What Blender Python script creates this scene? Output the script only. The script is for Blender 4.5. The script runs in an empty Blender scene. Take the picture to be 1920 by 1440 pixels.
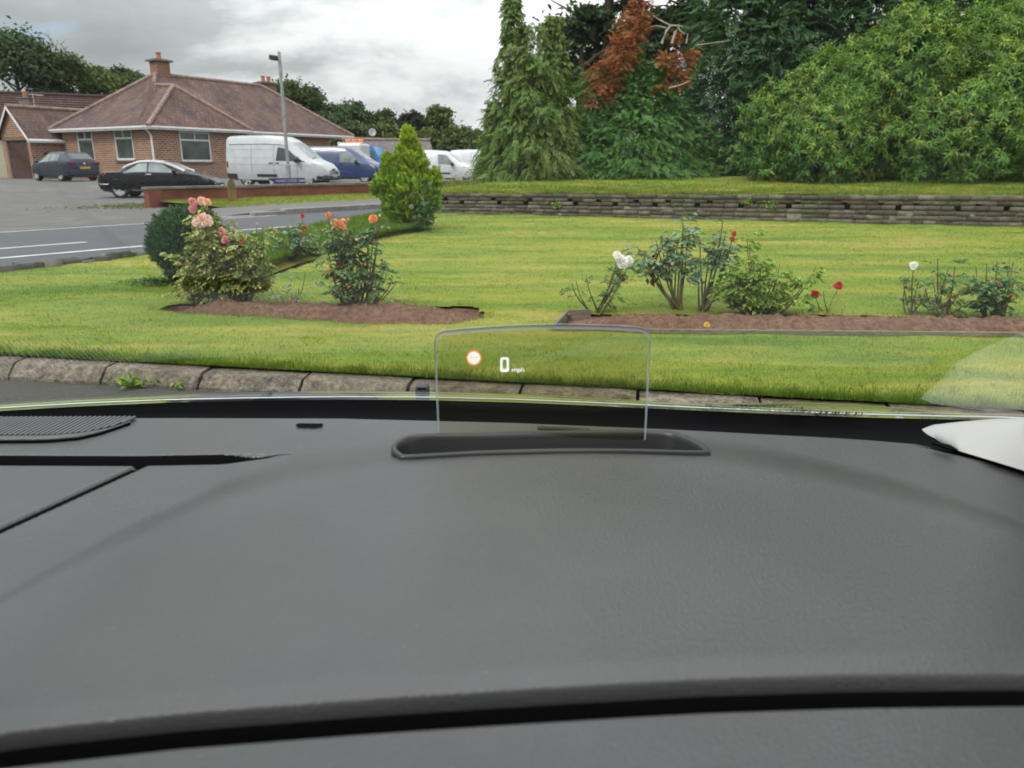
import bpy, bmesh, math, random
import numpy as np
from mathutils import Vector, Matrix, Euler
R = math.radians
random.seed(7)
rng = np.random.default_rng(11)
SC = bpy.context.scene
COL = SC.collection

# ---------------------------------------------------------------- camera, sky, sun, exposure
CAM_H, PITCH, ROLL, FPX = 1.2, 16.3, 0.0, 1400.0
cam_d = bpy.data.cameras.new("camera")
cam = bpy.data.objects.new("camera", cam_d)
COL.objects.link(cam)
cam.location = (0, 0, CAM_H)
cam.rotation_mode = 'XYZ'
CAM_M = Matrix.Rotation(R(90 - PITCH), 3, 'X') @ Matrix.Rotation(R(ROLL), 3, 'Z')
cam.rotation_euler = CAM_M.to_euler()
cam_d.sensor_width = 36.0
cam_d.lens = 36.0 * FPX / 1920.0
cam_d.clip_start = 0.02
cam_d.clip_end = 2000
cam_d.dof.use_dof = True
cam_d.dof.focus_distance = 1.4
cam_d.dof.aperture_fstop = 9.0
SC.camera = cam

SUN_EL, SUN_AZ = 50.0, 215.0          # azimuth clockwise from +Y
world = bpy.data.worlds.new("World")
SC.world = world
world.use_nodes = True
wn, wl = world.node_tree.nodes, world.node_tree.links
wn.clear()
def wnode(t, **kw):
    n = wn.new(t)
    for k, v in kw.items():
        setattr(n, k, v)
    return n
w_out = wnode('ShaderNodeOutputWorld')
w_bg = wnode('ShaderNodeBackground')
w_bg.inputs['Strength'].default_value = 1.0
w_sky = wnode('ShaderNodeTexSky', sky_type='NISHITA', sun_disc=False)
w_sky.sun_elevation = R(SUN_EL)
w_sky.sun_rotation = R(SUN_AZ)
w_tc = wnode('ShaderNodeTexCoord')
w_sep = wnode('ShaderNodeSeparateXYZ')
wl.new(w_tc.outputs['Generated'], w_sep.inputs[0])
def wmath(op, a, b=None, clamp=False):
    n = wnode('ShaderNodeMath', operation=op, use_clamp=clamp)
    for i, s in enumerate((a, b)):
        if s is None: continue
        if isinstance(s, (int, float)): n.inputs[i].default_value = s
        else: wl.new(s, n.inputs[i])
    return n.outputs[0]
w_z = wmath('MAXIMUM', w_sep.outputs['Z'], 0.0)
w_den = wmath('ADD', w_z, 0.32)
w_px = wmath('DIVIDE', w_sep.outputs['X'], w_den)
w_py = wmath('DIVIDE', w_sep.outputs['Y'], w_den)
w_cmb = wnode('ShaderNodeCombineXYZ')
wl.new(w_px, w_cmb.inputs[0]); wl.new(w_py, w_cmb.inputs[1])
def wnoise(scale, detail, rough, off):
    m = wnode('ShaderNodeMapping')
    m.inputs['Location'].default_value = off
    wl.new(w_cmb.outputs[0], m.inputs[0])
    n = wnode('ShaderNodeTexNoise')
    n.inputs['Scale'].default_value = scale
    n.inputs['Detail'].default_value = detail
    n.inputs['Roughness'].default_value = rough
    n.inputs['Distortion'].default_value = 0.25
    wl.new(m.outputs[0], n.inputs['Vector'])
    return n.outputs['Fac']
def wramp(fac, stops):
    n = wnode('ShaderNodeValToRGB')
    e = n.color_ramp.elements
    while len(e) < len(stops): e.new(0.5)
    for i, (p, c) in enumerate(stops):
        e[i].position = p
        e[i].color = (*c, 1)
    wl.new(fac, n.inputs[0])
    return n.outputs['Color']
w_n1 = wnoise(1.5, 9, 0.60, (3.1, 1.7, 0))
w_n1 = wmath('ADD', w_n1, wmath('SUBTRACT', wmath('MULTIPLY', wmath('ADD', w_sep.outputs['X'], 0.30), 0.42), wmath('MULTIPLY', wmath('SUBTRACT', wmath('MINIMUM', w_z, 0.3), 0.07), 0.75)))   # a heavier cloud bank to the left
w_n2 = wnoise(1.9, 6, 0.55, (-4.3, 8.2, 2))
w_cl = wramp(w_n1, [(0.25, (0.34, 0.36, 0.37)), (0.41, (0.44, 0.465, 0.475)), (0.475, (0.61, 0.63, 0.64)), (0.545, (0.78, 0.79, 0.80)), (0.66, (0.88, 0.89, 0.90))])
w_gap = wramp(w_n2, [(0.60, (0, 0, 0)), (0.70, (0.85, 0.85, 0.85))])
w_sk = wnode('ShaderNodeVectorMath', operation='SCALE')
w_sk.inputs['Scale'].default_value = 0.12
wl.new(w_sky.outputs[0], w_sk.inputs[0])
w_mix = wnode('ShaderNodeMix', data_type='RGBA')
wl.new(w_gap, w_mix.inputs['Factor'])
wl.new(w_cl, w_mix.inputs['A'])
wl.new(w_sk.outputs[0], w_mix.inputs['B'])
# an overcast sky is about three times brighter overhead than at the horizon
w_ov = wmath('ADD', wmath('MULTIPLY', wmath('MULTIPLY', wmath('MAXIMUM', wmath('SUBTRACT', w_z, 0.12), 0.0), 3.1), wmath('MAXIMUM', wmath('SUBTRACT', 1.0, wmath('MULTIPLY', w_sep.outputs['X'], 1.3)), 0.15)), 1.0)
w_fin = wnode('ShaderNodeVectorMath', operation='SCALE')
wl.new(w_mix.outputs['Result'], w_fin.inputs[0]); wl.new(w_ov, w_fin.inputs['Scale'])
wl.new(w_fin.outputs[0], w_bg.inputs['Color'])
wl.new(w_bg.outputs[0], w_out.inputs[0])

sun_d = bpy.data.lights.new("sun", 'SUN')
sun_d.energy = 1.5
sun_d.angle = R(14)
sun_d.color = (1.0, 0.95, 0.87)
sun = bpy.data.objects.new("sun", sun_d)
COL.objects.link(sun)
_az, _el = R(SUN_AZ), R(SUN_EL)
_dir = Vector((math.sin(_az) * math.cos(_el), math.cos(_az) * math.cos(_el), math.sin(_el)))
sun.rotation_euler = (-_dir).to_track_quat('-Z', 'Y').to_euler()
SC.view_settings.view_transform = 'Standard'
SC.view_settings.look = 'None'
SC.view_settings.gamma = 1.0
SC.view_settings.use_curve_mapping = False
SC.view_settings.exposure = 0.25
SC.cycles.use_denoising = True
SC.cycles.max_bounces = 8
SC.cycles.transparent_max_bounces = 16
SC.cycles.caustics_reflective = False
SC.cycles.caustics_refractive = False

# ---------------------------------------------------------------- survey: where the photo's points lie in the world
def ray(u, v):
    return CAM_M @ Vector(((u - 960) / FPX, (720 - v) / FPX, -1.0))
def on_z(u, v, z):
    d = ray(u, v); s = (z - CAM_H) / d.z
    return Vector((d.x * s, d.y * s, z))
def on_y(u, v, y):
    d = ray(u, v); s = y / d.y
    return Vector((d.x * s, y, CAM_H + d.z * s))
def on_plane(u, v, p, n):
    d = ray(u, v); o = Vector((0, 0, CAM_H))
    s = (Vector(p) - o).dot(n) / d.dot(n)
    return o + d * s
def lawn_z(y): return 0.13 + 0.024 * (y - 3.7)
def on_lawn(u, v, up=0.0):
    d = ray(u, v)
    s = (0.13 + up - 0.024 * 3.7 - CAM_H) / (d.z - 0.024 * d.y)
    return Vector((d.x * s, d.y * s, CAM_H + d.z * s))
def sst(a, b, x):
    t = np.clip((np.asarray(x, float) - a) / (b - a), 0, 1)
    return t * t * (3 - 2 * t)

# ---------------------------------------------------------------- object helpers
def tag(o, label=None, cat=None, group=None, kind=None):
    if label: o['label'] = label
    if cat: o['category'] = cat
    if group: o['group'] = group
    if kind: o['kind'] = kind
    return o
def link(o, parent=None):
    COL.objects.link(o)
    if parent is not None: o.parent = parent
    return o
def empty(name, loc=(0, 0, 0), rz=0.0):
    o = bpy.data.objects.new(name, None)
    o.empty_display_size = 0.2
    o.location = loc
    o.rotation_euler = (0, 0, rz)
    return link(o)
def thing(name, label, cat, loc=(0, 0, 0), rz=0.0, group=None):
    return tag(empty(name, loc, rz), label, cat, group)
def obj(name, bm, m, parent=None, smooth=False, uv=None):
    me = bpy.data.meshes.new(name)
    bm.to_mesh(me); bm.free()
    if smooth:
        me.polygons.foreach_set('use_smooth', [True] * len(me.polygons))
    for mm in (m if isinstance(m, (list, tuple)) else [m]):
        me.materials.append(mm)
    return link(bpy.data.objects.new(name, me), parent)
def mesh_np(name, V, Fq, m, parent=None, smooth=False, rnd=None, uv=None):
    """numpy mesh: V (n,3), Fq (k,3 or 4)"""
    me = bpy.data.meshes.new(name)
    V = np.asarray(V, np.float32); Fq = np.asarray(Fq, np.int32)
    k = Fq.shape[1]
    me.vertices.add(len(V)); me.vertices.foreach_set('co', V.ravel())
    me.loops.add(Fq.size); me.loops.foreach_set('vertex_index', Fq.ravel())
    me.polygons.add(len(Fq))
    me.polygons.foreach_set('loop_start', np.arange(0, Fq.size, k, dtype=np.int32))
    me.polygons.foreach_set('loop_total', np.full(len(Fq), k, np.int32))
    if smooth: me.polygons.foreach_set('use_smooth', np.ones(len(Fq), bool))
    if uv is not None:
        ul = me.uv_layers.new(name='UVMap')
        ul.data.foreach_set('uv', np.asarray(uv, np.float32)[Fq.ravel()].ravel())
    me.update(calc_edges=True)
    if rnd is not None:
        at = me.attributes.new('rnd', 'FLOAT', 'FACE')
        at.data.foreach_set('value', np.asarray(rnd, np.float32))
    for mm in (m if isinstance(m, (list, tuple)) else [m]):
        me.materials.append(mm)
    return link(bpy.data.objects.new(name, me), parent)
def grid_mesh(name, P, m, parent=None, smooth=True, keep=None, uv=None):
    """P (rows, cols, 3)"""
    r, c = P.shape[:2]
    i = np.arange(r * c).reshape(r, c)
    Fq = np.stack([i[:-1, :-1], i[:-1, 1:], i[1:, 1:], i[1:, :-1]], -1).reshape(-1, 4)
    if keep is not None: Fq = Fq[keep.ravel()]
    return mesh_np(name, P.reshape(-1, 3), Fq, m, parent, smooth, uv=None if uv is None else uv.reshape(-1, 2))

def add_box(bm, c, s, rz=0.0, bev=0.0, M=None):
    mt = Matrix.Translation(c) @ Matrix.Rotation(rz, 4, 'Z') @ Matrix.Diagonal((*s, 1))
    if M is not None: mt = M @ mt
    g = bmesh.ops.create_cube(bm, size=1.0, matrix=mt)
    if bev > 0:
        ed = list({e for v in g['verts'] for e in v.link_edges})
        bmesh.ops.bevel(bm, geom=ed, offset=bev, segments=2, affect='EDGES', profile=0.5)
def add_tube(bm, pts, rad, n=8, cap=True):
    pts = [Vector(p) for p in pts]
    if not isinstance(rad, (list, tuple)): rad = [rad] * len(pts)
    rings = []
    for i, p in enumerate(pts):
        d = (pts[min(i + 1, len(pts) - 1)] - pts[max(i - 1, 0)]).normalized()
        up = Vector((0, 0, 1)) if abs(d.z) < 0.9 else Vector((1, 0, 0))
        a = d.cross(up).normalized(); b = a.cross(d)
        rings.append([bm.verts.new(p + (a * math.cos(t) + b * math.sin(t)) * rad[i])
                      for t in [2 * math.pi * k / n for k in range(n)]])
    for r0, r1 in zip(rings, rings[1:]):
        for k in range(n):
            bm.faces.new((r0[k], r0[(k + 1) % n], r1[(k + 1) % n], r1[k]))
    if cap:
        bm.faces.new(rings[0]); bm.faces.new(rings[-1][::-1])
def add_prism(bm, poly, off):
    """poly: list of 3D points, extruded by vector off"""
    a = [bm.verts.new(p) for p in poly]
    b = [bm.verts.new(Vector(p) + Vector(off)) for p in poly]
    bm.faces.new(a[::-1]); bm.faces.new(b)
    n = len(a)
    for i in range(n):
        bm.faces.new((a[i], a[(i + 1) % n], b[(i + 1) % n], b[i]))
def add_lathe(bm, prof, n=24, M=None):
    """prof: (radius, height along Y) revolved about Y"""
    rings = []
    for r, h in prof:
        ring = []
        for k in range(n):
            t = 2 * math.pi * k / n
            p = Vector((r * math.cos(t), h, r * math.sin(t)))
            ring.append(bm.verts.new(M @ p if M is not None else p))
        rings.append(ring)
    for r0, r1 in zip(rings, rings[1:]):
        for k in range(n):
            bm.faces.new((r0[k], r0[(k + 1) % n], r1[(k + 1) % n], r1[k]))
    return rings
def fix(bm):
    bmesh.ops.recalc_face_normals(bm, faces=bm.faces[:])
    return bm

# ---------------------------------------------------------------- materials
class NT:
    def __init__(s, name):
        s.m = bpy.data.materials.new(name); s.m.use_nodes = True
        s.n, s.l = s.m.node_tree.nodes, s.m.node_tree.links
        s.n.clear()
        s.out = s.n.new('ShaderNodeOutputMaterial')
        s._c = {}
    def new(s, t, ins=None, **kw):
        n = s.n.new(t)
        for k, v in kw.items(): setattr(n, k, v)
        for k, v in (ins or {}).items():
            if isinstance(v, bpy.types.NodeSocket): s.l.new(v, n.inputs[k])
            else:
                if isinstance(v, tuple) and len(v) == 3 and n.inputs[k].type == 'RGBA': v = (*v, 1)
                n.inputs[k].default_value = v
        return n
    def coord(s, kind='Object'):
        if kind not in s._c: s._c[kind] = s.new('ShaderNodeTexCoord').outputs[kind]
        return s._c[kind]
    def map(s, vec, scale=(1, 1, 1), rot=(0, 0, 0), loc=(0, 0, 0)):
        return s.new('ShaderNodeMapping', {0: vec, 'Scale': scale, 'Rotation': rot, 'Location': loc}).outputs[0]
    def noise(s, scale, detail=4, rough=0.55, vec=None, dist=0.0):
        return s.new('ShaderNodeTexNoise', {'Vector': vec if vec is not None else s.coord(), 'Scale': scale, 'Detail': detail, 'Roughness': rough, 'Distortion': dist}).outputs['Fac']
    def ramp(s, fac, stops, interp='LINEAR'):
        n = s.new('ShaderNodeValToRGB', {0: fac})
        n.color_ramp.interpolation = interp
        e = n.color_ramp.elements
        while len(e) < len(stops): e.new(0.5)
        for i, (p, c) in enumerate(stops):
            e[i].position = p
            e[i].color = (*(c if isinstance(c, tuple) else (c, c, c)), 1)
        return n.outputs['Color']
    def mix(s, f, a, b, blend='MIX'):
        return s.new('ShaderNodeMix', {'Factor': f, 'A': a, 'B': b}, data_type='RGBA', blend_type=blend).outputs['Result'] if False else s._mix(f, a, b, blend)
    def _mix(s, f, a, b, blend):
        n = s.n.new('ShaderNodeMix'); n.data_type = 'RGBA'; n.blend_type = blend
        for idx, v in ((0, f), (6, a), (7, b)):
            if isinstance(v, bpy.types.NodeSocket): s.l.new(v, n.inputs[idx])
            else: n.inputs[idx].default_value = (*v, 1) if isinstance(v, tuple) and len(v) == 3 else v
        return n.outputs[2]
    def math(s, op, a, b=0.0, clamp=False):
        return s.new('ShaderNodeMath', {0: a, 1: b}, operation=op, use_clamp=clamp).outputs[0]
    def bump(s, h, strength=0.3, dist=0.01):
        return s.new('ShaderNodeBump', {'Height': h, 'Strength': strength, 'Distance': dist}).outputs[0]
    def pbr(s, col, rough=0.6, metal=0.0, normal=None, **ins):
        d = {'Base Color': col, 'Roughness': rough, 'Metallic': metal}
        if normal is not None: d['Normal'] = normal
        d.update(ins)
        b = s.new('ShaderNodeBsdfPrincipled', d)
        s.l.new(b.outputs[0], s.out.inputs[0])
        return s.m
def plain(name, col, rough=0.5, metal=0.0, var=0.12, scale=6.0, bump=0.0, **ins):
    t = NT(name)
    n = t.noise(scale, 5, 0.6)
    lo = tuple(c * (1 - var) for c in col); hi = tuple(min(1, c * (1 + var)) for c in col)
    c = t.ramp(n, [(0.3, lo), (0.7, hi)])
    nm = t.bump(t.noise(scale * 8, 3), bump) if bump else None
    return t.pbr(c, rough, metal, nm, **ins)
def leafmat(name, stops, rough=0.5, trans=0.3, scale=1.2, hue=0.25, tint=(0.11, 0.12, 0.03)):
    t = NT(name)
    a = t.new('ShaderNodeAttribute', attribute_name='rnd').outputs['Fac']
    c = t.ramp(a, stops)
    big = t.noise(scale, 3, 0.5)
    c = t.mix(t.math('MULTIPLY', t.ramp(big, [(0.45, 0.0), (0.7, 1.0)]), hue), c, tint)
    b = t.new('ShaderNodeBsdfPrincipled', {'Base Color': c, 'Roughness': rough, 'Specular IOR Level': 0.22})
    tr = t.new('ShaderNodeBsdfTranslucent', {'Color': t.mix(1.0, c, (1.0, 1.0, 0.55), 'MULTIPLY')})
    mx = t.new('ShaderNodeMixShader', {0: trans, 1: b.outputs[0], 2: tr.outputs[0]})
    t.l.new(mx.outputs[0], t.out.inputs[0])
    return t.m
def emit(name, col, strength):
    t = NT(name)
    e = t.new('ShaderNodeEmission', {'Color': col, 'Strength': strength})
    t.l.new(e.outputs[0], t.out.inputs[0])
    return t.m

# ---------------------------------------------------------------- foliage helpers (every leaf is a small folded face)
def unit(a): return a / np.maximum(np.linalg.norm(a, axis=-1, keepdims=True), 1e-9)
def leaves(name, C, D, N, L, W, m, parent=None, rnd=None, fold=0.25):
    C = np.asarray(C, float); n = len(C)
    D = unit(np.asarray(D, float)); N = unit(np.asarray(N, float))
    S = unit(np.cross(D, N)); N = np.cross(S, D)
    L = np.broadcast_to(np.asarray(L, float), (n,))[:, None]
    W = np.broadcast_to(np.asarray(W, float), (n,))[:, None]
    b = C - D * L * .5; t = C + D * L * .5 - N * L * .12
    m1 = C + S * W * .5 + N * W * fold - D * L * .05; m2 = C - S * W * .5 + N * W * fold - D * L * .05
    V = np.stack([b, m1, t, m2], 1).reshape(-1, 3)
    Fq = np.arange(4 * n).reshape(n, 4)
    if rnd is None: rnd = rng.random(n)
    return mesh_np(name, V, Fq, m, parent, rnd=rnd)
def rand_dir(n): return unit(rng.normal(size=(n, 3)))
# ================================================================ SETTING: ground, road, lawn, terrace
RD = Vector((0.59, 0.8074)); RN = Vector((0.8074, -0.59))       # the road runs along RD; q counts metres across it
def qa(q, a, z=0.0): 
    p = RD * a - RN * q
    return Vector((p.x, p.y, z))
def q_of(x, y): return -(0.8074 * x - 0.59 * y)
def a_of(x, y): return 0.59 * x + 0.8074 * y
def gz(x, y):
    q = q_of(x, y)
    return 0.005 * sst(16.2, 19.5, q) + 0.395 * sst(28, 44, q) + 0.20 * sst(17.5, 22, a_of(x, y)) * sst(22.6, 27, q) * sst(46, 36, q) + 9.0 * sst(75, 190, q)
def qa_sheet(name, qs, as_, zf, m, kind='structure'):
    Q, A = np.meshgrid(np.asarray(qs, float), np.asarray(as_, float))
    X = 0.59 * A - 0.8074 * Q; Y = 0.8074 * A + 0.59 * Q
    o = grid_mesh(name, np.stack([X, Y, zf(X, Y, Q, A)], -1), m)
    return tag(o, kind=kind)

def asphalt(name, base, dirt, patch=0.5, bumps=0.35):
    t = NT(name)
    fine = t.noise(55, 3, 0.7); mid = t.noise(1.3, 6, 0.65); big = t.noise(0.25, 4, 0.6)
    c = t.ramp(fine, [(0.25, tuple(k * 0.6 for k in base)), (0.5, base), (0.78, tuple(min(1, k * 1.7) for k in base))])
    c = t.mix(t.math('MULTIPLY', t.ramp(mid, [(0.48, 0.0), (0.68, 1.0)]), patch), c, dirt)
    c = t.mix(t.math('MULTIPLY', t.ramp(big, [(0.4, 0.0), (0.65, 1.0)]), 0.4), c, tuple(k * 0.72 for k in base))
    return t.pbr(c, 0.85, 0.0, t.bump(fine, bumps, 0.01))
M_GROUND = plain('soil_and_grass', (0.09, 0.12, 0.035), 0.95, var=0.4, scale=0.4)
M_ROAD = asphalt('road_asphalt', (0.075, 0.077, 0.084), (0.105, 0.105, 0.11), 0.35)
M_FORE = asphalt('forecourt_gravel', (0.10, 0.096, 0.09), (0.16, 0.152, 0.138), 0.8)
M_CARPARK = asphalt('car_park_asphalt', (0.06, 0.058, 0.055), (0.075, 0.058, 0.042), 0.8)
M_PAVE = asphalt('pavement_asphalt', (0.125, 0.117, 0.113), (0.155, 0.147, 0.14), 0.5)
M_PAINT = plain('road_paint', (0.62, 0.62, 0.60), 0.7, var=0.25, scale=4)

def lawn_colour(t, yellow=1.0):
    p = t.coord('Object')
    s1 = t.noise(1.0, 5, 0.62, t.map(p, (0.40, 2.6, 1), (0, 0, R(7))), 0.4)
    s2 = t.noise(1.0, 3, 0.6, t.map(p, (0.22, 0.8, 1), (0, 0, R(7)), (3, 5, 0)))
    s3 = t.noise(9.0, 4, 0.7)
    f = t.math('ADD', t.math('MULTIPLY', s1, 0.62), t.math('MULTIPLY', s2, 0.38))
    g = t.ramp(f, [(0.37, (0.095, 0.182, 0.014)), (0.47, (0.185, 0.262, 0.02)), (0.55, (0.285, 0.308, 0.032)), (0.645, (0.43, 0.355, 0.09))])
    return t.mix(t.math('MULTIPLY', t.ramp(s3, [(0.42, 0.0), (0.75, 1.0)]), 0.3), g, (0.075, 0.13, 0.012))
def lawn_mat(name):
    t = NT(name)
    fine = t.noise(70, 4, 0.75)
    c = lawn_colour(t)
    c = t.mix(t.ramp(fine, [(0.3, 0.45), (0.6, 0.0)]), c, (0.035, 0.06, 0.01))
    return t.pbr(c, 0.9, 0.0, t.bump(fine, 0.6, 0.02))
def blade_mat(name):
    t = NT(name)
    a = t.new('ShaderNodeAttribute', attribute_name='rnd').outputs['Fac']
    c = lawn_colour(t)
    c = t.mix(t.ramp(a, [(0.12, 0.6), (0.5, 0.0)]), c, (0.055, 0.115, 0.010))
    c = t.mix(t.ramp(a, [(0.5, 0.0), (0.9, 0.55)]), c, (0.36, 0.33, 0.085))
    b = t.new('ShaderNodeBsdfPrincipled', {'Base Color': c, 'Roughness': 0.6, 'Specular IOR Level': 0.3})
    tr = t.new('ShaderNodeBsdfTranslucent', {'Color': c})
    mx = t.new('ShaderNodeMixShader', {0: 0.35, 1: b.outputs[0], 2: tr.outputs[0]})
    t.l.new(mx.outputs[0], t.out.inputs[0])
    return t.m
M_LAWN = lawn_mat('mown_lawn')
M_BLADE = blade_mat('grass_blades')
M_BLADEG = leafmat('edge_grass', [(0, (0.05, 0.115, 0.012)), (.5, (0.11, 0.21, 0.018)), (1, (0.22, 0.30, 0.03))], rough=.6, hue=0)
def soil_mat():
    t = NT('bed_soil')
    n = t.noise(28, 8, 0.72); n2 = t.noise(5, 4)
    c = t.ramp(n, [(0.3, (0.07, 0.036, 0.022)), (0.5, (0.18, 0.098, 0.06)), (0.7, (0.30, 0.18, 0.12))])
    c = t.mix(t.ramp(n2, [(0.4, 0.0), (0.7, 0.5)]), c, (0.12, 0.058, 0.035))
    return t.pbr(c, 0.95, 0.0, t.bump(n, 0.8, 0.03))
M_SOIL = soil_mat()

# ground to the horizon, with the hill behind the houses
qs = np.concatenate([[-900, -400, -150, -60, -20, 0, 10], np.linspace(15, 60, 46), np.linspace(65, 200, 28), [260, 400, 700, 1100]])
as_ = np.concatenate([[-900, -500, -250], np.linspace(-150, 200, 36), [260, 400, 800]])
qa_sheet('ground', qs, as_, lambda X, Y, Q, A: gz(X, Y) - 0.16, M_GROUND)
qa_sheet('road', [7.4, 9, 11, 13, 15, 16.25], np.linspace(-60, 120, 40), lambda X, Y, Q, A: 0 * X, M_ROAD)
qa_sheet('forecourt', np.concatenate([[16.25], np.linspace(17, 60, 44)]), np.linspace(-45, 75, 61), lambda X, Y, Q, A: gz(X, Y) + 0.004, M_FORE)
qa_sheet('car_park', [-9, -6, -3, 0, 3, 5.4], np.linspace(-14, 5.5, 10), lambda X, Y, Q, A: 0 * X + 0.030, M_CARPARK)

def ribbon(name, pts, w, z, m, kind='structure', parent=None):
    P = []
    for i, p in enumerate(pts):
        d = (pts[min(i + 1, len(pts) - 1)] - pts[max(i - 1, 0)]); d = Vector((d.x, d.y, 0)).normalized()
        nrm = Vector((-d.y, d.x, 0)) * w / 2
        P.append([[p.x + nrm.x, p.y + nrm.y, z], [p.x - nrm.x, p.y - nrm.y, z]])
    return tag(grid_mesh(name, np.array(P), m, parent), kind=kind)
def marking(q, a0, a1, w=0.12, z=0.005, n=8):
    return ribbon('road_marking', [qa(q, a0 + (a1 - a0) * i / n) for i in range(n + 1)], w, z, M_PAINT)
aq = lambda u, v: (q_of(*on_z(u, v, 0).xy), a_of(*on_z(u, v, 0).xy))
marking(11.55, -12, aq(262, 461)[1])
marking(12.9, -12, aq(170, 455)[1], 0.10)
marking(12.9, aq(445, 433)[1], aq(600, 421)[1], 0.10)
marking(11.7, aq(430, 442)[1], aq(680, 414)[1])
marking(12.9, aq(668, 410)[1], aq(668, 410)[1] + 5, 0.10)
marking(16.1, -14, 12, 0.09)
def paint_poly(px, z=0.005):
    bm = bmesh.new()
    bm.faces.new([bm.verts.new(on_z(u, v, z)) for u, v in px])
    tag(obj('road_marking', bm, M_PAINT), kind='structure')
paint_poly([(503, 441), (516, 428), (524, 430), (522, 440)])
paint_poly([(655, 424), (660, 416), (668, 415.5), (664, 424.5)])

# pavement with its kerb, then the grass verge in front of the red wall
A0 = 10.6
qa_sheet('pavement', np.linspace(16.55, 18.75, 6), np.linspace(A0, 75, 40), lambda X, Y, Q, A: 0.11 * sst(A0, A0 + 2.2, A) + 0.01, M_PAVE)
bm = bmesh.new()
for i in range(60):
    a = A0 + 0.92 * i
    h = float(0.12 * sst(A0, A0 + 2.2, a + .4)) + 0.012
    add_box(bm, qa(16.42, a + 0.45, h / 2 - 0.02), (0.9, 0.22, h + 0.04), math.atan2(RD.y, RD.x), 0.015)
tag(obj('kerb', bm, plain('kerb_stone', (0.24, 0.235, 0.225), 0.85, var=0.25, scale=3, bump=0.2)), kind='structure')
def verge_z(X, Y, Q, A): return 0.125 + 0.05 * sst(18.7, 20.5, Q) + 0.012 * np.sin(A * 2.1) * np.sin(Q * 3)
qa_sheet('grass_verge', np.linspace(18.72, 22.0, 14), np.linspace(12.2, 70, 90), verge_z, M_LAWN)

# ---------------------------------------------------------------- front lawn
def kerb_y(x): return 4.19 - 0.18 * (np.asarray(x, float) + 2.96)
edge = [on_lawn(0, 510), on_lawn(140, 494), on_lawn(280, 478), on_lawn(400, 458, .05), on_lawn(500, 437, .10), on_lawn(600, 417, .1), on_lawn(700, 399, .1), on_lawn(790, 391, .05)]
W0, W1 = on_lawn(815, 399), on_lawn(1900, 425)
wd = (W1 - W0); wd.z = 0; wd.normalize()
ex = [-7.2] + [p.x for p in edge] + [W0.x, 12.0]
ey = [(8.2 + 0.8074 * -7.2) / 0.59] + [p.y for p in edge] + [W0.y, W0.y + wd.y / wd.x * (12 - W0.x)]
def far_y(x): return np.interp(x, ex, ey)

def band(near_px, far_px):
    """a bed outlined in the photo: x -> near edge, far edge on the lawn"""
    n = [on_lawn(*p) for p in near_px]; f = [on_lawn(*p) for p in far_px]
    return ([p.x for p in n], [p.y for p in n]), ([p.x for p in f], [p.y for p in f])
bedL = band([(290, 581), (345, 587), (480, 596), (700, 606), (850, 608), (912, 594)], [(290, 579), (330, 569), (640, 571), (800, 573), (890, 574), (912, 588)])
bedR = band([(1038, 619), (1240, 624), (1600, 627), (2250, 634)], [(1038, 616), (1066, 588), (1400, 590), (1700, 593), (2250, 600)])
bedS = band([(468, 524), (500, 521), (540, 508), (580, 492)], [(468, 505), (500, 497), (540, 487), (580, 478)])
def in_bed(x, y, b, grow=0.0):
    (nx, ny), (fx, fy) = b
    return (x > nx[0] - grow) & (x < nx[-1] + grow) & (y > np.interp(x, nx, ny) - grow) & (y < np.interp(x, fx, fy) + grow)
def lumps(x, y, s, seed=0):
    return (np.sin(x * s * 1.3 + seed) * np.sin(y * s * 1.7 + 1.3 * seed) + .6 * np.sin(x * s * 2.9 + y * s * 2.1 + seed) + .4 * np.sin(x * s * 5.3 - y * s * 4.1))
xs = np.linspace(-7.0, 11.5, 420); vv = np.linspace(0, 1, 300)
X = np.repeat(xs[None, :], 300, 0)
Yk = kerb_y(X) + 0.06; Yf = np.maximum(far_y(X), Yk + 0.01)
Y = Yk + (Yf - Yk) * (vv[:, None] ** 1.15)
Z = lawn_z(Y) + 0.006 * lumps(X, Y, 2.2, 1)
keep = np.ones((299, 419), bool)
xc, yc = X[:-1, :-1] + 0.02, Y[:-1, :-1] + 0.015
for b in (bedL, bedR, bedS): keep &= ~in_bed(xc, yc, b)
tag(grid_mesh('lawn', np.stack([X, Y, Z], -1), M_LAWN, keep=keep), kind='structure')

def soil_bed(name, b, depth, mound, label):
    (nx, ny), (fx, fy) = b
    u = np.linspace(nx[0], nx[-1], 260); v = np.linspace(-0.06, 1.06, 36)
    XX = np.repeat(u[None, :], 36, 0)
    a = np.interp(XX, nx, ny); c = np.interp(XX, fx, fy)
    YY = a + (c - a) * v[:, None]
    e = np.clip(np.minimum(v, 1 - v) * 2, 0, 1)[:, None] * np.ones_like(XX)
    ends = np.clip(np.minimum(XX - nx[0], nx[-1] - XX) / 0.5, 0, 1)
    prof = -depth * sst(-0.1, 0.12, e) + (depth + mound) * sst(0.15, 0.75, e) * sst(0.1, 1, ends)
    r = rng.normal(size=XX.shape)
    for _ in range(1): r = (r + np.roll(r, 1, 0) + np.roll(r, 1, 1)) / 1.7
    ZZ = lawn_z(YY) + prof + (0.008 * lumps(XX, YY, 9, 3) + 0.007 * r) * sst(0, .2, e)
    return tag(grid_mesh(name, np.stack([XX, YY, ZZ], -1), M_SOIL, smooth=False), label, 'flower bed')
soil_bed('flower_bed', bedL, 0.05, 0.05, 'brown soil bed cut into the lawn, under the pink and the orange rose bushes')
soil_bed('flower_bed', bedR, 0.05, 0.04, 'long brown soil bed behind a pale board edging, under the white and red roses')
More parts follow.
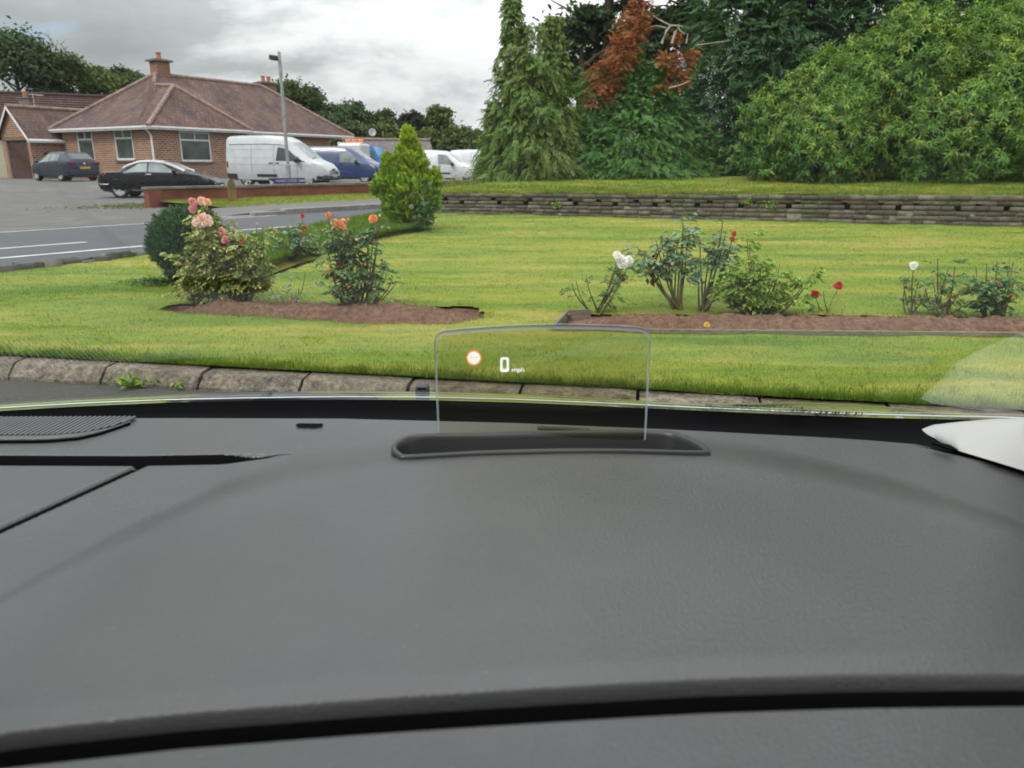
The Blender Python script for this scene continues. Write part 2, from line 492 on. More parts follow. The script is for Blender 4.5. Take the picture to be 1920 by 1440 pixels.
soil_bed('flower_bed', bedS, 0.06, 0.0, 'small dark patch of soil at the foot of the grass bank by the road')

# pale board edging of the right-hand bed
t_ = NT('weathered_board')
bn = t_.noise(14, 6, 0.7, t_.map(t_.coord(), (1, 8, 8)))
M_BOARD = t_.pbr(t_.ramp(bn, [(0.3, (0.08, 0.065, 0.045)), (0.6, (0.23, 0.20, 0.15)), (0.8, (0.34, 0.31, 0.25))]), 0.85, 0, t_.bump(bn, 0.3))
edg = thing('bed_edging', 'thin pale weathered board edging round the right-hand soil bed', 'edging')
def board(p, q, h=0.05, w=0.022):
    bm = bmesh.new()
    d = q - p; L = Vector((d.x, d.y, 0)).length
    c = (p + q) / 2
    add_box(bm, (c.x, c.y, c.z + h / 2 - 0.035), (L, w, h + 0.03), math.atan2(d.y, d.x), 0.004)
    obj('board', bm, M_BOARD, edg)
pz = [on_lawn(*p) for p in [(1036, 620), (1238, 625), (1420, 626.5), (1650, 629), (1880, 631), (2200, 634)]]
for p, q in zip(pz, pz[1:]): board(p, q)
board(on_lawn(1036, 620), on_lawn(1064, 588)); board(on_lawn(1064, 588), on_lawn(1108, 588))

# the raised bank of longer grass between the lawn and the road
bank_n = [on_lawn(455, 520), on_lawn(490, 512), on_lawn(560, 487), on_lawn(640, 466), on_lawn(720, 447), on_lawn(812, 431)]
bank_f = [on_lawn(450, 449, .05), on_lawn(490, 440, .08), on_lawn(560, 425, .1), on_lawn(640, 410, .1), on_lawn(720, 396, .1), on_lawn(800, 388, .1)]
nn = 120; tt = np.linspace(0, 1, nn)
def poly_at(pts, t):
    k = np.linspace(0, 1, len(pts)); A = np.array([list(p) for p in pts])
    return np.stack([np.interp(t, k, A[:, i]) for i in range(3)], -1)
bn_, bf_ = poly_at(bank_n, tt), poly_at(bank_f, tt)
vs = np.array([-0.03, 0.10, 0.12, 0.05, 0.03, 0.10, 0.3, 0.6, 1.0, 1.04]); hs = np.array([-0.03, -0.01, 0.02, 0.05, 0.075, 0.09, 0.095, 0.09, 0.09, -0.1])
B = bn_[None] + (bf_ - bn_)[None] * vs[:, None, None]
fade = np.clip(np.minimum(tt / 0.12, (1 - tt) / 0.06), 0, 1)
B[:, :, 2] = lawn_z(B[:, :, 1]) + hs[:, None] * fade + 0.012 * lumps(B[:, :, 0], B[:, :, 1], 6, 2) * (hs[:, None] > 0)
tag(grid_mesh('grass_bank', B, M_LAWN), kind='structure')

# ---------------------------------------------------------------- terrace behind the retaining wall
TER0 = qa(9.75, 0)
def ter_z(x, y):
    dist = (np.asarray(y, float) - (W0.y + wd.y / wd.x * (np.asarray(x, float) - W0.x)))
    return 0.715 + 0.05 * np.clip(dist, 0, 6) + 0.006 * np.clip((np.asarray(x, float) - W0.x), 0, 9) 
txs = np.linspace(-1.4, 14, 110); tv = np.linspace(0, 1, 40)
X = np.repeat(txs[None, :], 40, 0)
y0 = W0.y + wd.y / wd.x * (X - W0.x) + 0.10
y1 = np.maximum((10.1 + 0.8074 * X) / 0.59, y0 + 0.05)
Y = y0 + (y1 - y0) * tv[:, None] ** 1.4
Z = ter_z(X, Y) + 0.012 * lumps(X, Y, 2, 5)
tag(grid_mesh('terrace_lawn', np.stack([X, Y, Z], -1), M_LAWN), kind='structure')
bm = bmesh.new()   # earth face of the terrace towards the road
pts = [(x, (10.1 + 0.8074 * x) / 0.59) for x in np.linspace(-1.35, 14, 30)]
for (xa, ya), (xb, yb) in zip(pts, pts[1:]):
    bm.faces.new([bm.verts.new(p) for p in ((xa, ya, float(ter_z(xa, ya))), (xb, yb, float(ter_z(xb, yb))), (xb - .35, yb + .3, -.1), (xa - .35, ya + .3, -.1))])
x0, y0_ = -1.4, W0.y + wd.y / wd.x * (-1.4 - W0.x)
bm.faces.new([bm.verts.new(p) for p in ((x0, y0_ + .1, .72), (x0, pts[0][1] + .05, .72), (x0 - .3, pts[0][1] + .3, -.1), (x0 - .3, y0_ + .1, .0))])
tag(obj('terrace_bank', bm, M_LAWN), kind='structure')

# ---------------------------------------------------------------- near kerb of concrete stones
t_ = NT('old_concrete_kerb')
k1 = t_.math('ADD', t_.math('MULTIPLY', t_.noise(9, 6, 0.7), .5), t_.math('MULTIPLY', t_.noise(42, 6, 0.75), .5)); k2 = t_.noise(1.4, 3); k3 = t_.noise(40, 3, .7)
kc = t_.ramp(k1, [(0.38, (0.04, 0.034, 0.028)), (0.47, (0.12, 0.10, 0.078)), (0.54, (0.21, 0.18, 0.135)), (0.64, (0.36, 0.31, 0.20))])
kc = t_.mix(t_.ramp(k2, [(0.42, 0.0), (0.66, 0.75)]), kc, (0.10, 0.085, 0.06))
M_KERB = t_.pbr(kc, 0.9, 0, t_.bump(t_.math('ADD', k1, k3), 0.5, 0.02))
bm = bmesh.new()
x = -6.9; rr = random.Random(4)
while x < 9.5:
    L = 0.575
    xm = x + L / 2; ym = float(kerb_y(xm)); z = 0.112 + 0.0045 * (-xm) + rr.uniform(-.006, .006)
    prof = [(-0.092, -0.05), (-0.088, 0.048), (-0.082, 0.056), (-0.034, z - 0.014), (-0.020, z - 0.006), (0.08, z + 0.002), (0.08, -0.05)]
    ang = math.atan(-0.18) + rr.uniform(-.008, .008)
    M = Matrix.Translation((xm, ym, 0)) @ Matrix.Rotation(ang, 4, 'Z')
    cuts = [-L / 2 + .002] + [(-0.5 + i / 6) * L for i in range(1, 6)] + [L / 2 - .002]
    rings = []
    for ci, cx in enumerate(cuts):
        endc = 0.002 if ci in (0, 6) else 0
        rings.append([bm.verts.new(M @ Vector((cx, py + endc + rr.uniform(-.0015, .0015), pz_ - endc + rr.uniform(-.0015, .0015)))) for py, pz_ in prof])
    for r0, r1 in zip(rings, rings[1:]):
        for i in range(len(prof) - 1): bm.faces.new((r0[i], r1[i], r1[i + 1], r0[i + 1]))
    bm.faces.new(rings[0]); bm.faces.new(rings[-1][::-1])
    x += L + 0.004
tag(obj('kerb', fix(bm), M_KERB), kind='structure')

# ---------------------------------------------------------------- numpy boxes for rubble and bricks
CUBE = np.array([[x, y, z] for x in (-.5, .5) for y in (-.5, .5) for z in (-.5, .5)])
CF = np.array([[0, 1, 3, 2], [4, 6, 7, 5], [0, 4, 5, 1], [2, 3, 7, 6], [0, 2, 6, 4], [1, 5, 7, 3]])
def boxes(name, C, S, A, m, parent=None, jit=0.0):
    C, S, A = np.asarray(C, float), np.asarray(S, float), np.asarray(A, float)
    n = len(C)
    V = CUBE[None] * S[:, None, :]
    if jit: V = V + rng.normal(size=V.shape) * jit
    c, s = np.cos(A)[:, None], np.sin(A)[:, None]
    V = np.stack([V[..., 0] * c - V[..., 1] * s, V[..., 0] * s + V[..., 1] * c, V[..., 2]], -1) + C[:, None, :]
    Fq = (CF[None] + 8 * np.arange(n)[:, None, None]).reshape(-1, 4)
    return mesh_np(name, V.reshape(-1, 3), Fq, m, parent, rnd=np.repeat(rng.random(n), 6))

# dark rubble edging between lawn and road
t_ = NT('mossy_rubble')
a_ = t_.new('ShaderNodeAttribute', attribute_name='rnd').outputs['Fac']
rc = t_.ramp(a_, [(0.0, (0.035, 0.033, 0.028)), (0.6, (0.085, 0.078, 0.068)), (1.0, (0.20, 0.19, 0.17))])
rc = t_.mix(t_.ramp(t_.noise(5, 4), [(0.5, 0.0), (0.7, 0.6)]), rc, (0.05, 0.075, 0.02))
M_RUBBLE = t_.pbr(rc, 0.95, 0, t_.bump(t_.noise(25, 5), 0.5))
C, S, A = [], [], []
lead = [Vector((ex[0], ey[0], 0.2))] + edge
for p, q in zip(lead, lead[1:]):
    d = q - p; L = d.length; n = max(2, int(L / 0.11))
    for k in range(n):
        for row in range(3):
            c = p + d * ((k + rng.random()) / n)
            nrm = Vector((-d.y, d.x, 0)).normalized() * (0.05 + 0.11 * row + rng.uniform(-.02, .02))
            C.append((c.x + nrm.x, c.y + nrm.y, float(lawn_z(c.y)) - 0.05 - 0.03 * row + rng.uniform(-.02, .03)))
            S.append((rng.uniform(.08, .2), rng.uniform(.08, .16), rng.uniform(.12, .2))); A.append(math.atan2(d.y, d.x) + rng.uniform(-.3, .3))
tag(boxes('stone_edging', C, S, A, M_RUBBLE, jit=0.012), 'dark mossy rubble edging along the road side of the lawn', 'edging')

# retaining wall of old bricks with open slots
t_ = NT('weathered_wall_brick')
a_ = t_.new('ShaderNodeAttribute', attribute_name='rnd').outputs['Fac']
bc = t_.ramp(a_, [(0.0, (0.07, 0.053, 0.042)), (0.35, (0.11, 0.086, 0.068)), (0.7, (0.155, 0.125, 0.10)), (1.0, (0.24, 0.205, 0.165))])
g1 = t_.noise(7, 7, 0.7); g2 = t_.noise(1.6, 4)
bc = t_.mix(t_.ramp(g1, [(0.42, 0.0), (0.7, 0.7)]), bc, (0.055, 0.05, 0.042))
bc = t_.mix(t_.ramp(g2, [(0.48, 0.0), (0.7, 0.6)]), bc, (0.075, 0.09, 0.04))
bc = t_.mix(t_.ramp(t_.noise(17, 6, .75), [(0.60, 0.0), (0.68, 0.8)]), bc, (0.34, 0.31, 0.26))
M_WALLB = t_.pbr(bc, 0.95, 0, t_.bump(g1, 0.6, 0.02))
M_DARKGAP = plain('wall_slot_shade', (0.02, 0.018, 0.015), 0.95)  # near-black backing paints the darkness inside the open slots
M_MORTAR = plain('lime_mortar', (0.20, 0.175, 0.145), 0.95, var=0.5, scale=5)
wall = thing('retaining_wall', 'low brown brick retaining wall with open slots between lawn and terrace', 'wall', group=None)
wang = math.atan2(wd.y, wd.x); wn_ = Vector((-wd.y, wd.x, 0))
WL = 13.2
C, S, A = [], [], []; MC, MS, MA = [], [], []
for row in range(6):
    h0 = 0.066
    x = -0.25 + (0.11 if row % 2 else 0); nslot = 0.1 if row == 4 else 0.36
    while x < WL:
        L = 0.20 * rng.uniform(.85, 1.1) * (1.25 if row == 5 else 1)
        base = W0 + wd * (x + L / 2)
        zb = float(lawn_z(base.y)) - 0.02
        top = 0.715 + 0.006 * max(0, min(9, base.x - W0.x))
        step = (top - zb) / 6.0
        zz = zb + step * (row + 0.5)
        if row in (3, 4) and x >= nslot:
            x += 0.085; nslot = x + rng.choice([.40, .46, .60]); continue
        dep = rng.normal() * 0.005 - (0.012 if row == 5 else 0)
        c = base + wn_ * (0.05 + dep)
        C.append((c.x, c.y, zz + rng.normal() * .003)); S.append((L, 0.10, step - rng.uniform(.003, .008))); A.append(wang + rng.normal() * .02)
        x += L + rng.uniform(.005, .010)
boxes('brickwork', C, S, A, M_WALLB, wall, jit=0.0015)
bm = bmesh.new()
c = W0 + wd * (WL / 2 - .25) + wn_ * 0.17
P = []
for s in np.linspace(-.25, WL, 30):
    b0 = W0 + wd * s + wn_ * 0.14
    P.append([(b0.x, b0.y, float(lawn_z(b0.y)) - .1), (b0.x, b0.y, 0.70)])
grid_mesh('backing', np.array(P), M_DARKGAP, wall)
P, P2 = [], []
for s in np.linspace(-.25, WL, 60):
    b0 = W0 + wd * s + wn_ * 0.009
    zb = float(lawn_z(b0.y)) - 0.02
    P.append([(b0.x, b0.y, zb - .05), (b0.x, b0.y, zb + (0.715 - zb) * 0.5)])
    P2.append([(b0.x, b0.y, zb + (0.715 - zb) * 0.832), (b0.x, b0.y, 0.70)])
grid_mesh('mortar', np.array(P), M_MORTAR, wall); grid_mesh('mortar', np.array(P2), M_MORTAR, wall)

# ---------------------------------------------------------------- grass blades (uncountable)
def cell(x, y, s, seed):
    i = np.floor(x / s + .35 * np.sin(y * 9 / s * .1)).astype(np.int64); j = np.floor(y / s).astype(np.int64)
    h = (i * 73856093) ^ (j * 19349663) ^ seed
    h = (h * 2654435761) & 0xffffffff
    return ((h >> 8) & 0xffff) / 65535.0
def blades(name, n, sampler, zf, hgt, wid, taller=None, kind='stuff', m=None):
    x, y = sampler(n)
    d = ray_uv(x, y, zf(x, y)); ok = (d[0] > -60) & (d[0] < 1990) & (d[1] < 800)
    x, y = x[ok], y[ok]
    n = len(x); z = zf(x, y)
    dist = np.hypot(x, y)
    h = hgt * rng.uniform(.55, 1.35, n)
    if taller is not None: h = h * taller(x, y)
    jx, jy = x + rng.normal(size=n) * .012, y + rng.normal(size=n) * .02
    cl = .5 * cell(jx, jy, .045, 5) + .5 * cell(jx, jy, .11, 9)
    h = h * (.6 + .8 * cl)
    w = wid * rng.uniform(.7, 1.3, n) * np.maximum(1, dist / 5.5)
    az = rng.uniform(0, 2 * np.pi, n); lean = rng.uniform(0.1, 0.9, n) * h
    s = np.stack([np.cos(az), np.sin(az), 0 * az], -1); p = np.stack([x, y, z - 0.004], -1)
    az2 = az + rng.uniform(.8, 2.3, n)
    tip = p + np.stack([np.cos(az2) * lean, np.sin(az2) * lean, h], -1)
    V = np.stack([p - s * w[:, None] / 2, p + s * w[:, None] / 2, tip], 1).reshape(-1, 3)
    o = mesh_np(name, V, np.arange(3 * n).reshape(n, 3), m or M_BLADE, rnd=np.clip(.55 * (1 - cl) + .5 * rng.random(n) - .02, 0, 1))
    return tag(o, kind=kind)
CMI = np.array(CAM_M.inverted())
def ray_uv(x, y, z):
    P = np.stack([x, y, z - CAM_H], -1) @ CMI.T
    dep = np.maximum(-P[:, 2], 1e-3)
    return 960 + FPX * P[:, 0] / dep, 720 - FPX * P[:, 1] / dep
def lawn_sampler(n):
    t = rng.random(n) ** 1.5
    y = 2.6 + t * 11.6
    x = rng.uniform(-0.78, 0.78, n) * (y + 0.2)
    ok = (y > kerb_y(x) + 0.05) & (y < far_y(x) - 0.02)
    for b in (bedL, bedR, bedS): ok &= ~in_bed(x, y, b, -0.01)
    return x[ok], y[ok]
def edge_tall(x, y):
    e = np.exp(-((y - kerb_y(x) - 0.06) / 0.09))
    for b in (bedL, bedR):
        e = np.maximum(e, 0.9 * (in_bed(x, y, b, 0.05)))
    e = np.maximum(e, 0.8 * np.exp(-np.abs(far_y(x) - y) / 0.08))
    return 1 + 1.2 * np.clip(e, 0, 1)
blades('grass', 520000, lawn_sampler, lambda x, y: lawn_z(y) + 0.006 * lumps(x, y, 2.2, 1), 0.0145, 0.0032, edge_tall)
def kerb_sampler(n):
    x = rng.uniform(-6, 7, n); y = kerb_y(x) + 0.05 + rng.exponential(0.05, n)
    return x, y
blades('grass', 60000, kerb_sampler, lambda x, y: lawn_z(y), 0.027, 0.0030, m=M_BLADEG)
def bank_sampler(n):
    t = rng.random(n); v = rng.random(n) ** 1.6
    a, b = poly_at(bank_n, t), poly_at(bank_f, t)
    p = a + (b - a) * v[:, None]
    return p[:, 0], p[:, 1]
blades('grass', 60000, bank_sampler, lambda x, y: lawn_z(y) + 0.075, 0.055, 0.0045, m=M_BLADEG)
def verge_sampler(n):
    q = rng.uniform(18.8, 21.9, n); a = RA_V0 + rng.random(n) ** 1.6 * 26
    return 0.59 * a - 0.8074 * q, 0.8074 * a + 0.59 * q
RA_V0 = 12.3
blades('grass', 30000, verge_sampler, lambda x, y: verge_z(x, y, q_of(x, y), a_of(x, y)), 0.05, 0.004)
def ter_sampler(n):
    x = rng.uniform(-1.4, 10.5, n); f = W0.y + wd.y / wd.x * (x - W0.x) + 0.08
    y = f + rng.exponential(1.1, n)
    return x, y
blades('grass', 60000, ter_sampler, lambda x, y: ter_z(x, y), 0.04, 0.004)
# ================================================================ BUILDINGS
def brick_mat(name, c1, c2, mortar, bw=0.34, bh=0.125):
    t = NT(name)
    uv = t.coord('UV')
    b = t.new('ShaderNodeTexBrick', {'Vector': uv, 'Color1': c1, 'Color2': c2, 'Mortar': mortar, 'Scale': 1.0, 'Mortar Size': 0.016,
                                     'Brick Width': bw, 'Row Height': bh, 'Bias': 0.0, 'Mortar Smooth': 0.2})
    c = t.mix(t.ramp(t.noise(0.8, 6, 0.65), [(0.4, 0.0), (0.75, 0.45)]), b.outputs['Color'], tuple(k * .55 for k in c1))
    return t.pbr(c, 0.9, 0, t.bump(b.outputs['Fac'], -0.3, 0.01))
def tile_mat(name, a, b, c, row=0.26):
    t = NT(name)
    uv = t.coord('UV')
    br = t.new('ShaderNodeTexBrick', {'Vector': uv, 'Color1': (1, 1, 1), 'Color2': (0.62, 0.62, 0.62), 'Mortar': (0.28, 0.28, 0.28), 'Scale': 1.0,
                                      'Mortar Size': 0.018, 'Brick Width': 0.30, 'Row Height': row, 'Mortar Smooth': 0.3})
    n1 = t.noise(0.75, 7, 0.7, t.map(t.coord('UV'), (1, .55, 1))); n2 = t.noise(5, 6, 0.7)
    col = t.ramp(n1, [(0.32, a), (0.5, b), (0.66, c)])
    col = t.mix(t.ramp(n2, [(0.58, 0.0), (0.70, 0.85)]), col, (0.30, 0.25, 0.225))
    col = t.mix(0.75, col, br.outputs['Color'], 'MULTIPLY')
    return t.pbr(col, 0.9, 0, t.bump(br.outputs['Fac'], -0.5, 0.02))
M_BRICK = brick_mat('house_brick', (0.33, 0.155, 0.085), (0.17, 0.075, 0.048), (0.50, 0.42, 0.33))
M_CHIM = brick_mat('chimney_brick', (0.27, 0.11, 0.07), (0.17, 0.07, 0.05), (0.30, 0.24, 0.19))
M_TILE = tile_mat('roof_tile', (0.052, 0.034, 0.034), (0.12, 0.07, 0.062), (0.19, 0.108, 0.088))
M_TILE2 = tile_mat('dark_roof_tile', (0.085, 0.045, 0.038), (0.11, 0.058, 0.048), (0.14, 0.072, 0.06), 0.30)
M_RIDGE = plain('ridge_tile', (0.24, 0.165, 0.14), 0.9, var=0.4, scale=4)
M_WHITE = plain('white_upvc', (0.72, 0.73, 0.73), 0.45, var=0.06)
M_FASCIA = plain('grey_white_fascia', (0.50, 0.50, 0.49), 0.6, var=0.15, scale=3)
M_POT = plain('clay_pot', (0.40, 0.14, 0.07), 0.8, var=0.3)
M_STONE = plain('stone_cap', (0.16, 0.145, 0.135), 0.9, var=0.3)
M_SILL = plain('sill_stone', (0.15, 0.12, 0.10), 0.8, var=0.3)
def glass_dark(name, col=(0.045, 0.06, 0.058), rough=0.08):
    t = NT(name)
    n = t.noise(1.1, 3, 0.5)
    return t.pbr(t.ramp(n, [(0.3, tuple(c * .6 for c in col)), (0.7, tuple(c * 1.9 for c in col))]), rough, 0, None, **{'Specular IOR Level': 0.6})
M_PANE = glass_dark('window_glass')
M_DOORW = None
t_ = NT('peeling_brown_door')
dn = t_.noise(3, 7, 0.7, t_.map(t_.coord('UV'), (6, 0.8, 1)))
M_DOORW = t_.pbr(t_.ramp(dn, [(0.35, (0.035, 0.018, 0.016)), (0.55, (0.075, 0.036, 0.031)), (0.68, (0.11, 0.06, 0.05)), (0.74, (0.32, 0.25, 0.22))]), 0.85)

class UVM:
    """polygons with metric UVs"""
    def __init__(s): s.V, s.F, s.U = [], [], []
    def poly(s, pts, o=None, e=None):
        pts = [Vector(p) for p in pts]
        o = Vector(o) if o is not None else pts[0]
        e = Vector(e) if e is not None else (pts[1] - pts[0])
        e = e.normalized()
        n = (pts[1] - pts[0]).cross(pts[2] - pts[0]).normalized()
        f = n.cross(e)
        i = len(s.V)
        s.V += pts; s.U += [((p - o).dot(e), (p - o).dot(f)) for p in pts]
        s.F.append(list(range(i, i + len(pts))))
    def wall(s, p0, p1, z0, z1, holes=(), rev=0.10, inward=None):
        """vertical wall from p0 to p1 (xy) with rectangular holes [(s0,s1,za,zb)]"""
        p0, p1 = Vector((p0[0], p0[1], 0)), Vector((p1[0], p1[1], 0))
        e = (p1 - p0); L = e.length; e.normalize()
        P = lambda a, z: p0 + e * a + Vector((0, 0, z))
        xs = sorted({0, L, *[h[0] for h in holes], *[h[1] for h in holes]})
        zs = sorted({z0, z1, *[h[2] for h in holes], *[h[3] for h in holes]})
        for a, b in zip(xs, xs[1:]):
            for c, d in zip(zs, zs[1:]):
                if any(h[0] <= (a + b) / 2 <= h[1] and h[2] <= (c + d) / 2 <= h[3] for h in holes): continue
                s.poly([P(a, c), P(b, c), P(b, d), P(a, d)], p0, e)
        if inward is not None:
            iv = Vector(inward).normalized() * rev
            for a, b, c, d in holes:
                cs = [P(a, c), P(b, c), P(b, d), P(a, d)]
                for i in range(4):
                    q, r = cs[i], cs[(i + 1) % 4]
                    s.poly([q, r, r + iv, q + iv], p0, e)
    def build(s, name, m, parent=None):
        me = bpy.data.meshes.new(name)
        me.from_pydata([tuple(v) for v in s.V], [], s.F)
        ul = me.uv_layers.new(name='UVMap')
        for p in me.polygons:
            for li in p.loop_indices: ul.data[li].uv = s.U[me.loops[li].vertex_index]
        me.materials.append(m)
        return link(bpy.data.objects.new(name, me), parent)

def window(parent, p0, e, inward, s0, s1, z0, z1, top=0.28, split=0.5, sill=True):
    """frame with a row of top lights; p0/e give the wall line"""
    e = Vector(e).normalized(); inw = Vector(inward).normalized(); p0 = Vector((p0[0], p0[1], 0))
    ang = math.atan2(e.y, e.x)
    w, h = s1 - s0, z1 - z0
    wo = empty('window'); wo.parent = parent
    def bar(bm, a, b, c, d, depth=0.07, off=0.045):
        ctr = p0 + e * ((a + b) / 2) + inw * off
        add_box(bm, (ctr.x, ctr.y, (c + d) / 2), (b - a, depth, d - c), ang)
    f = 0.075
    bm = bmesh.new()
    bar(bm, s0, s0 + f, z0, z1); bar(bm, s1 - f, s1, z0, z1)
    bar(bm, s0 + f, s1 - f, z1 - f, z1); bar(bm, s0 + f, s1 - f, z0, z0 + f * 1.4)
    zt = z1 - h * top
    bar(bm, s0 + f, s1 - f, zt - f * .6, zt + f * .6, 0.066)
    sm = s0 + w * split
    bar(bm, sm - f * .5, sm + f * .5, zt + f * .6, z1 - f, 0.062)
    obj('frame', bm, M_WHITE, wo)
    bm = bmesh.new()
    ctr = p0 + e * ((s0 + s1) / 2) + inw * 0.06
    add_box(bm, (ctr.x, ctr.y, (z0 + z1) / 2), (w - .02, 0.012, h - .02), ang)
    obj('pane', bm, M_PANE, wo)
    if sill:
        bm = bmesh.new()
        ctr = p0 + e * ((s0 + s1) / 2) - inw * 0.03
        add_box(bm, (ctr.x, ctr.y, z0 - 0.06), (w + .2, 0.2, 0.1), ang, 0.01)
        obj('sill', bm, M_SILL, wo)
    return wo

# ---------------------------------------------------------------- the brick bungalow
ZB, ZE = 0.36, 3.42
O = Vector((-21.05, 45.9, 0)); HA = Vector((0.5, 0.866, 0)); HB = Vector((-0.866, 0.5, 0))
def H(a, b, z=0): 
    p = O + HA * a + HB * b
    return Vector((p.x, p.y, z))
house = thing('brick_bungalow', 'brick bungalow with a hipped red tiled roof and two chimneys across the road', 'house', H(0, 0, ZB))
hx = house.location.copy()
def rel(o):   # parts were built in world space; keep them there
    o.parent = None
    o.parent = house; o.matrix_parent_inverse = Matrix.Translation(-hx)
    return o
LA, LB, WA = 17.6, 9.0, 6.6
def proj_hole(px, base, e, n):
    (u0, v0, u1, v1) = px
    P0 = on_plane(u0, v0, base, n); P1 = on_plane(u1, v1, base, n); P2 = on_plane(u1, v0, base, n)
    sa, sb = (P0 - base).dot(e), (P1 - base).dot(e)
    return (min(sa, sb), max(sa, sb), P1.z, P0.z)
left_h = [proj_hole(p, H(0, 0), HB, HA) for p in ((212, 243.5, 253, 300), (142, 246, 179, 302))]
right_h = [proj_hole((335, 246, 398, 303), H(0, 0), HA, HB)]
far_h = [proj_hole((569, 262, 603, 296), H(0, 1.0), HA, HB)]
u = UVM()
u.wall(H(0, 0), H(0, LB), ZB - .3, ZE, left_h, inward=HA)
u.wall(H(0, 0), H(WA, 0), ZB - .3, ZE, right_h, inward=HB)
u.wall(H(WA, 0), H(WA, 1.0), ZB - .3, ZE)
u.wall(H(WA, 1.0), H(LA, 1.0), ZB - .3, ZE, far_h, inward=HB)
u.wall(H(LA, 1.0), H(LA, LB), ZB - .3, ZE); u.wall(H(LA, LB), H(0, LB), ZB - .3, ZE)
rel(u.build('wall', M_BRICK))
OV = 0.5; ZR0 = ZE - 0.02
# roof planes
TP = 0.78
def zr(d): return ZR0 + TP * d
apM0 = H(4.4, (1 + LB) / 2 + 0.0); rise = (LB - 1) / 2 + OV
apM0.z = zr(rise); apM1 = H(LA - 4.4, (1 + LB) / 2, zr(rise))
apW = H(WA / 2 + 0.35, 2.35, 0); apW.z = zr(WA / 2 + OV) - 0.35
c00 = H(-OV, -OV, ZR0); c0B = H(-OV, LB + OV, ZR0); cW = H(WA + OV, -OV, ZR0); cWm = H(WA + OV, 1 - OV, ZR0)
cL = H(LA + OV, 1 - OV, ZR0); cLB = H(LA + OV, LB + OV, ZR0)
meet = apM0 + (apM1 - apM0) * 0.0 + Vector((0, 0, -0.0))
mW = apW + HB * 1.9; mW.z = apW.z + 0.1
u = UVM()
u.poly([c00, c0B, apM0, mW, apW], c00, HB * -1)
u.poly([cW, c00, apW], c00, HA * -1)
u.poly([cWm, cW, apW, mW], cW, HB)
u.poly([cL, H(-OV, 1 - OV, ZR0), apM0, apM1], cL, HA * -1)
u.poly([cLB, cL, apM1], cL, HB); u.poly([c0B, cLB, apM1, apM0], c0B, HA)
roof = rel(u.build('roof', M_TILE))
def ridge(pts, r=0.13):
    bm = bmesh.new()
    P = []
    for p, q in zip(pts, pts[1:]):
        n = max(2, int((q - p).length / 0.45))
        P = [p + (q - p) * (i / n) + Vector((0, 0, 0.02)) for i in range(n + 1)]
        for i in range(n):
            add_tube(bm, [P[i], P[i + 1]], [r * 1.06, r * .96], 8)
    o = obj('ridge_tile', bm, M_RIDGE); o.parent = roof; o.matrix_parent_inverse = Matrix.Identity(4)
    return o
for pts in ([c00, apW], [apW, mW, apM0], [cW, apW], [apM0, c0B], [apM0, apM1], [apM1, cL]): ridge(pts)
# gutters with fascia
bm = bmesh.new()
def gutter(bm, p, q, dz=-0.1):
    d = q - p; L = d.length
    c = (p + q) / 2
    add_box(bm, (c.x, c.y, c.z + dz), (L, 0.09, 0.17), math.atan2(d.y, d.x))
    add_tube(bm, [p + Vector((0, 0, dz + .03)), q + Vector((0, 0, dz + .03))], 0.085, 8)
gutter(bm, c00, c0B); gutter(bm, c00, cW); gutter(bm, cW, cWm); gutter(bm, cWm, cL); gutter(bm, cL, cLB)
rel(obj('gutter', bm, M_FASCIA))
bm = bmesh.new()   # soffit
for poly in ([c00, c0B, H(0, LB, ZR0), H(0, 0, ZR0)], [c00, cW, H(WA, 0, ZR0), H(0, 0, ZR0)], [cWm, cL, H(LA, 1, ZR0), H(WA, 1, ZR0)]):
    bm.faces.new([bm.verts.new(p + Vector((0, 0, -.10))) for p in poly])
rel(obj('soffit', bm, M_FASCIA))
bm = bmesh.new()   # downpipe at the corner
add_tube(bm, [H(-OV + .05, -.1, ZE - .15), H(-.25, -.08, ZE - .3), H(-.08, -.08, ZE - .55), H(-.08, -.08, ZB)], 0.055, 8)
rel(obj('downpipe', bm, M_WHITE))
for hh, e, iv in ([(h, HB, HA) for h in left_h] + [(h, HA, HB) for h in right_h]):
    rel(window(None, O, e, iv, *hh))
rel(window(None, H(0, 1.0), HA, HB, *far_h[0]))
def chimney(base, w, d, h, pots, cap=0.12):
    ch = empty('chimney')
    u = UVM()
    P = lambda a, b: base + HA * a + HB * b
    cs = [P(-w / 2, -d / 2), P(w / 2, -d / 2), P(w / 2, d / 2), P(-w / 2, d / 2)]
    for p, q in zip(cs, cs[1:] + cs[:1]): u.wall(p, q, base.z, base.z + h)
    s = u.build('stack', M_CHIM, ch)
    bm = bmesh.new()
    ang = math.atan2(HA.y, HA.x)
    add_box(bm, (base.x, base.y, base.z + h + cap / 2), (w + .36, d + .36, cap), ang, .02)
    add_box(bm, (base.x, base.y, base.z + h + cap + .03), (w - .1, d - .1, .08), ang, .02)
    obj('cap', bm, M_STONE, ch)
    for k in range(pots):
        bm = bmesh.new()
        c = base + HA * ((k - (pots - 1) / 2) * 0.55)
        add_lathe(bm, [(0.15, 0), (0.17, .05), (0.15, .1), (0.14, .38), (0.17, .4), (0.17, .46), (0.10, .46), (0.10, .2)], 14,
                  Matrix.Translation((c.x, c.y, base.z + h + cap)) @ Matrix.Rotation(R(90), 4, 'X'))
        obj('chimney_pot', bm, M_POT, ch)
    return rel(ch)
cp = on_y(304, 160, (apM0 + HA * .7).y); chimney(Vector((cp.x, cp.y, apM0.z - 0.75)), 0.95, 0.75, 1.55, 1)
cp2 = on_y(501, 180, 62.5); chimney(Vector((cp2.x, cp2.y, cp2.z - 1.2)), 1.3, 0.8, on_y(501, 158, 62.5).z - cp2.z + 1.2, 2)

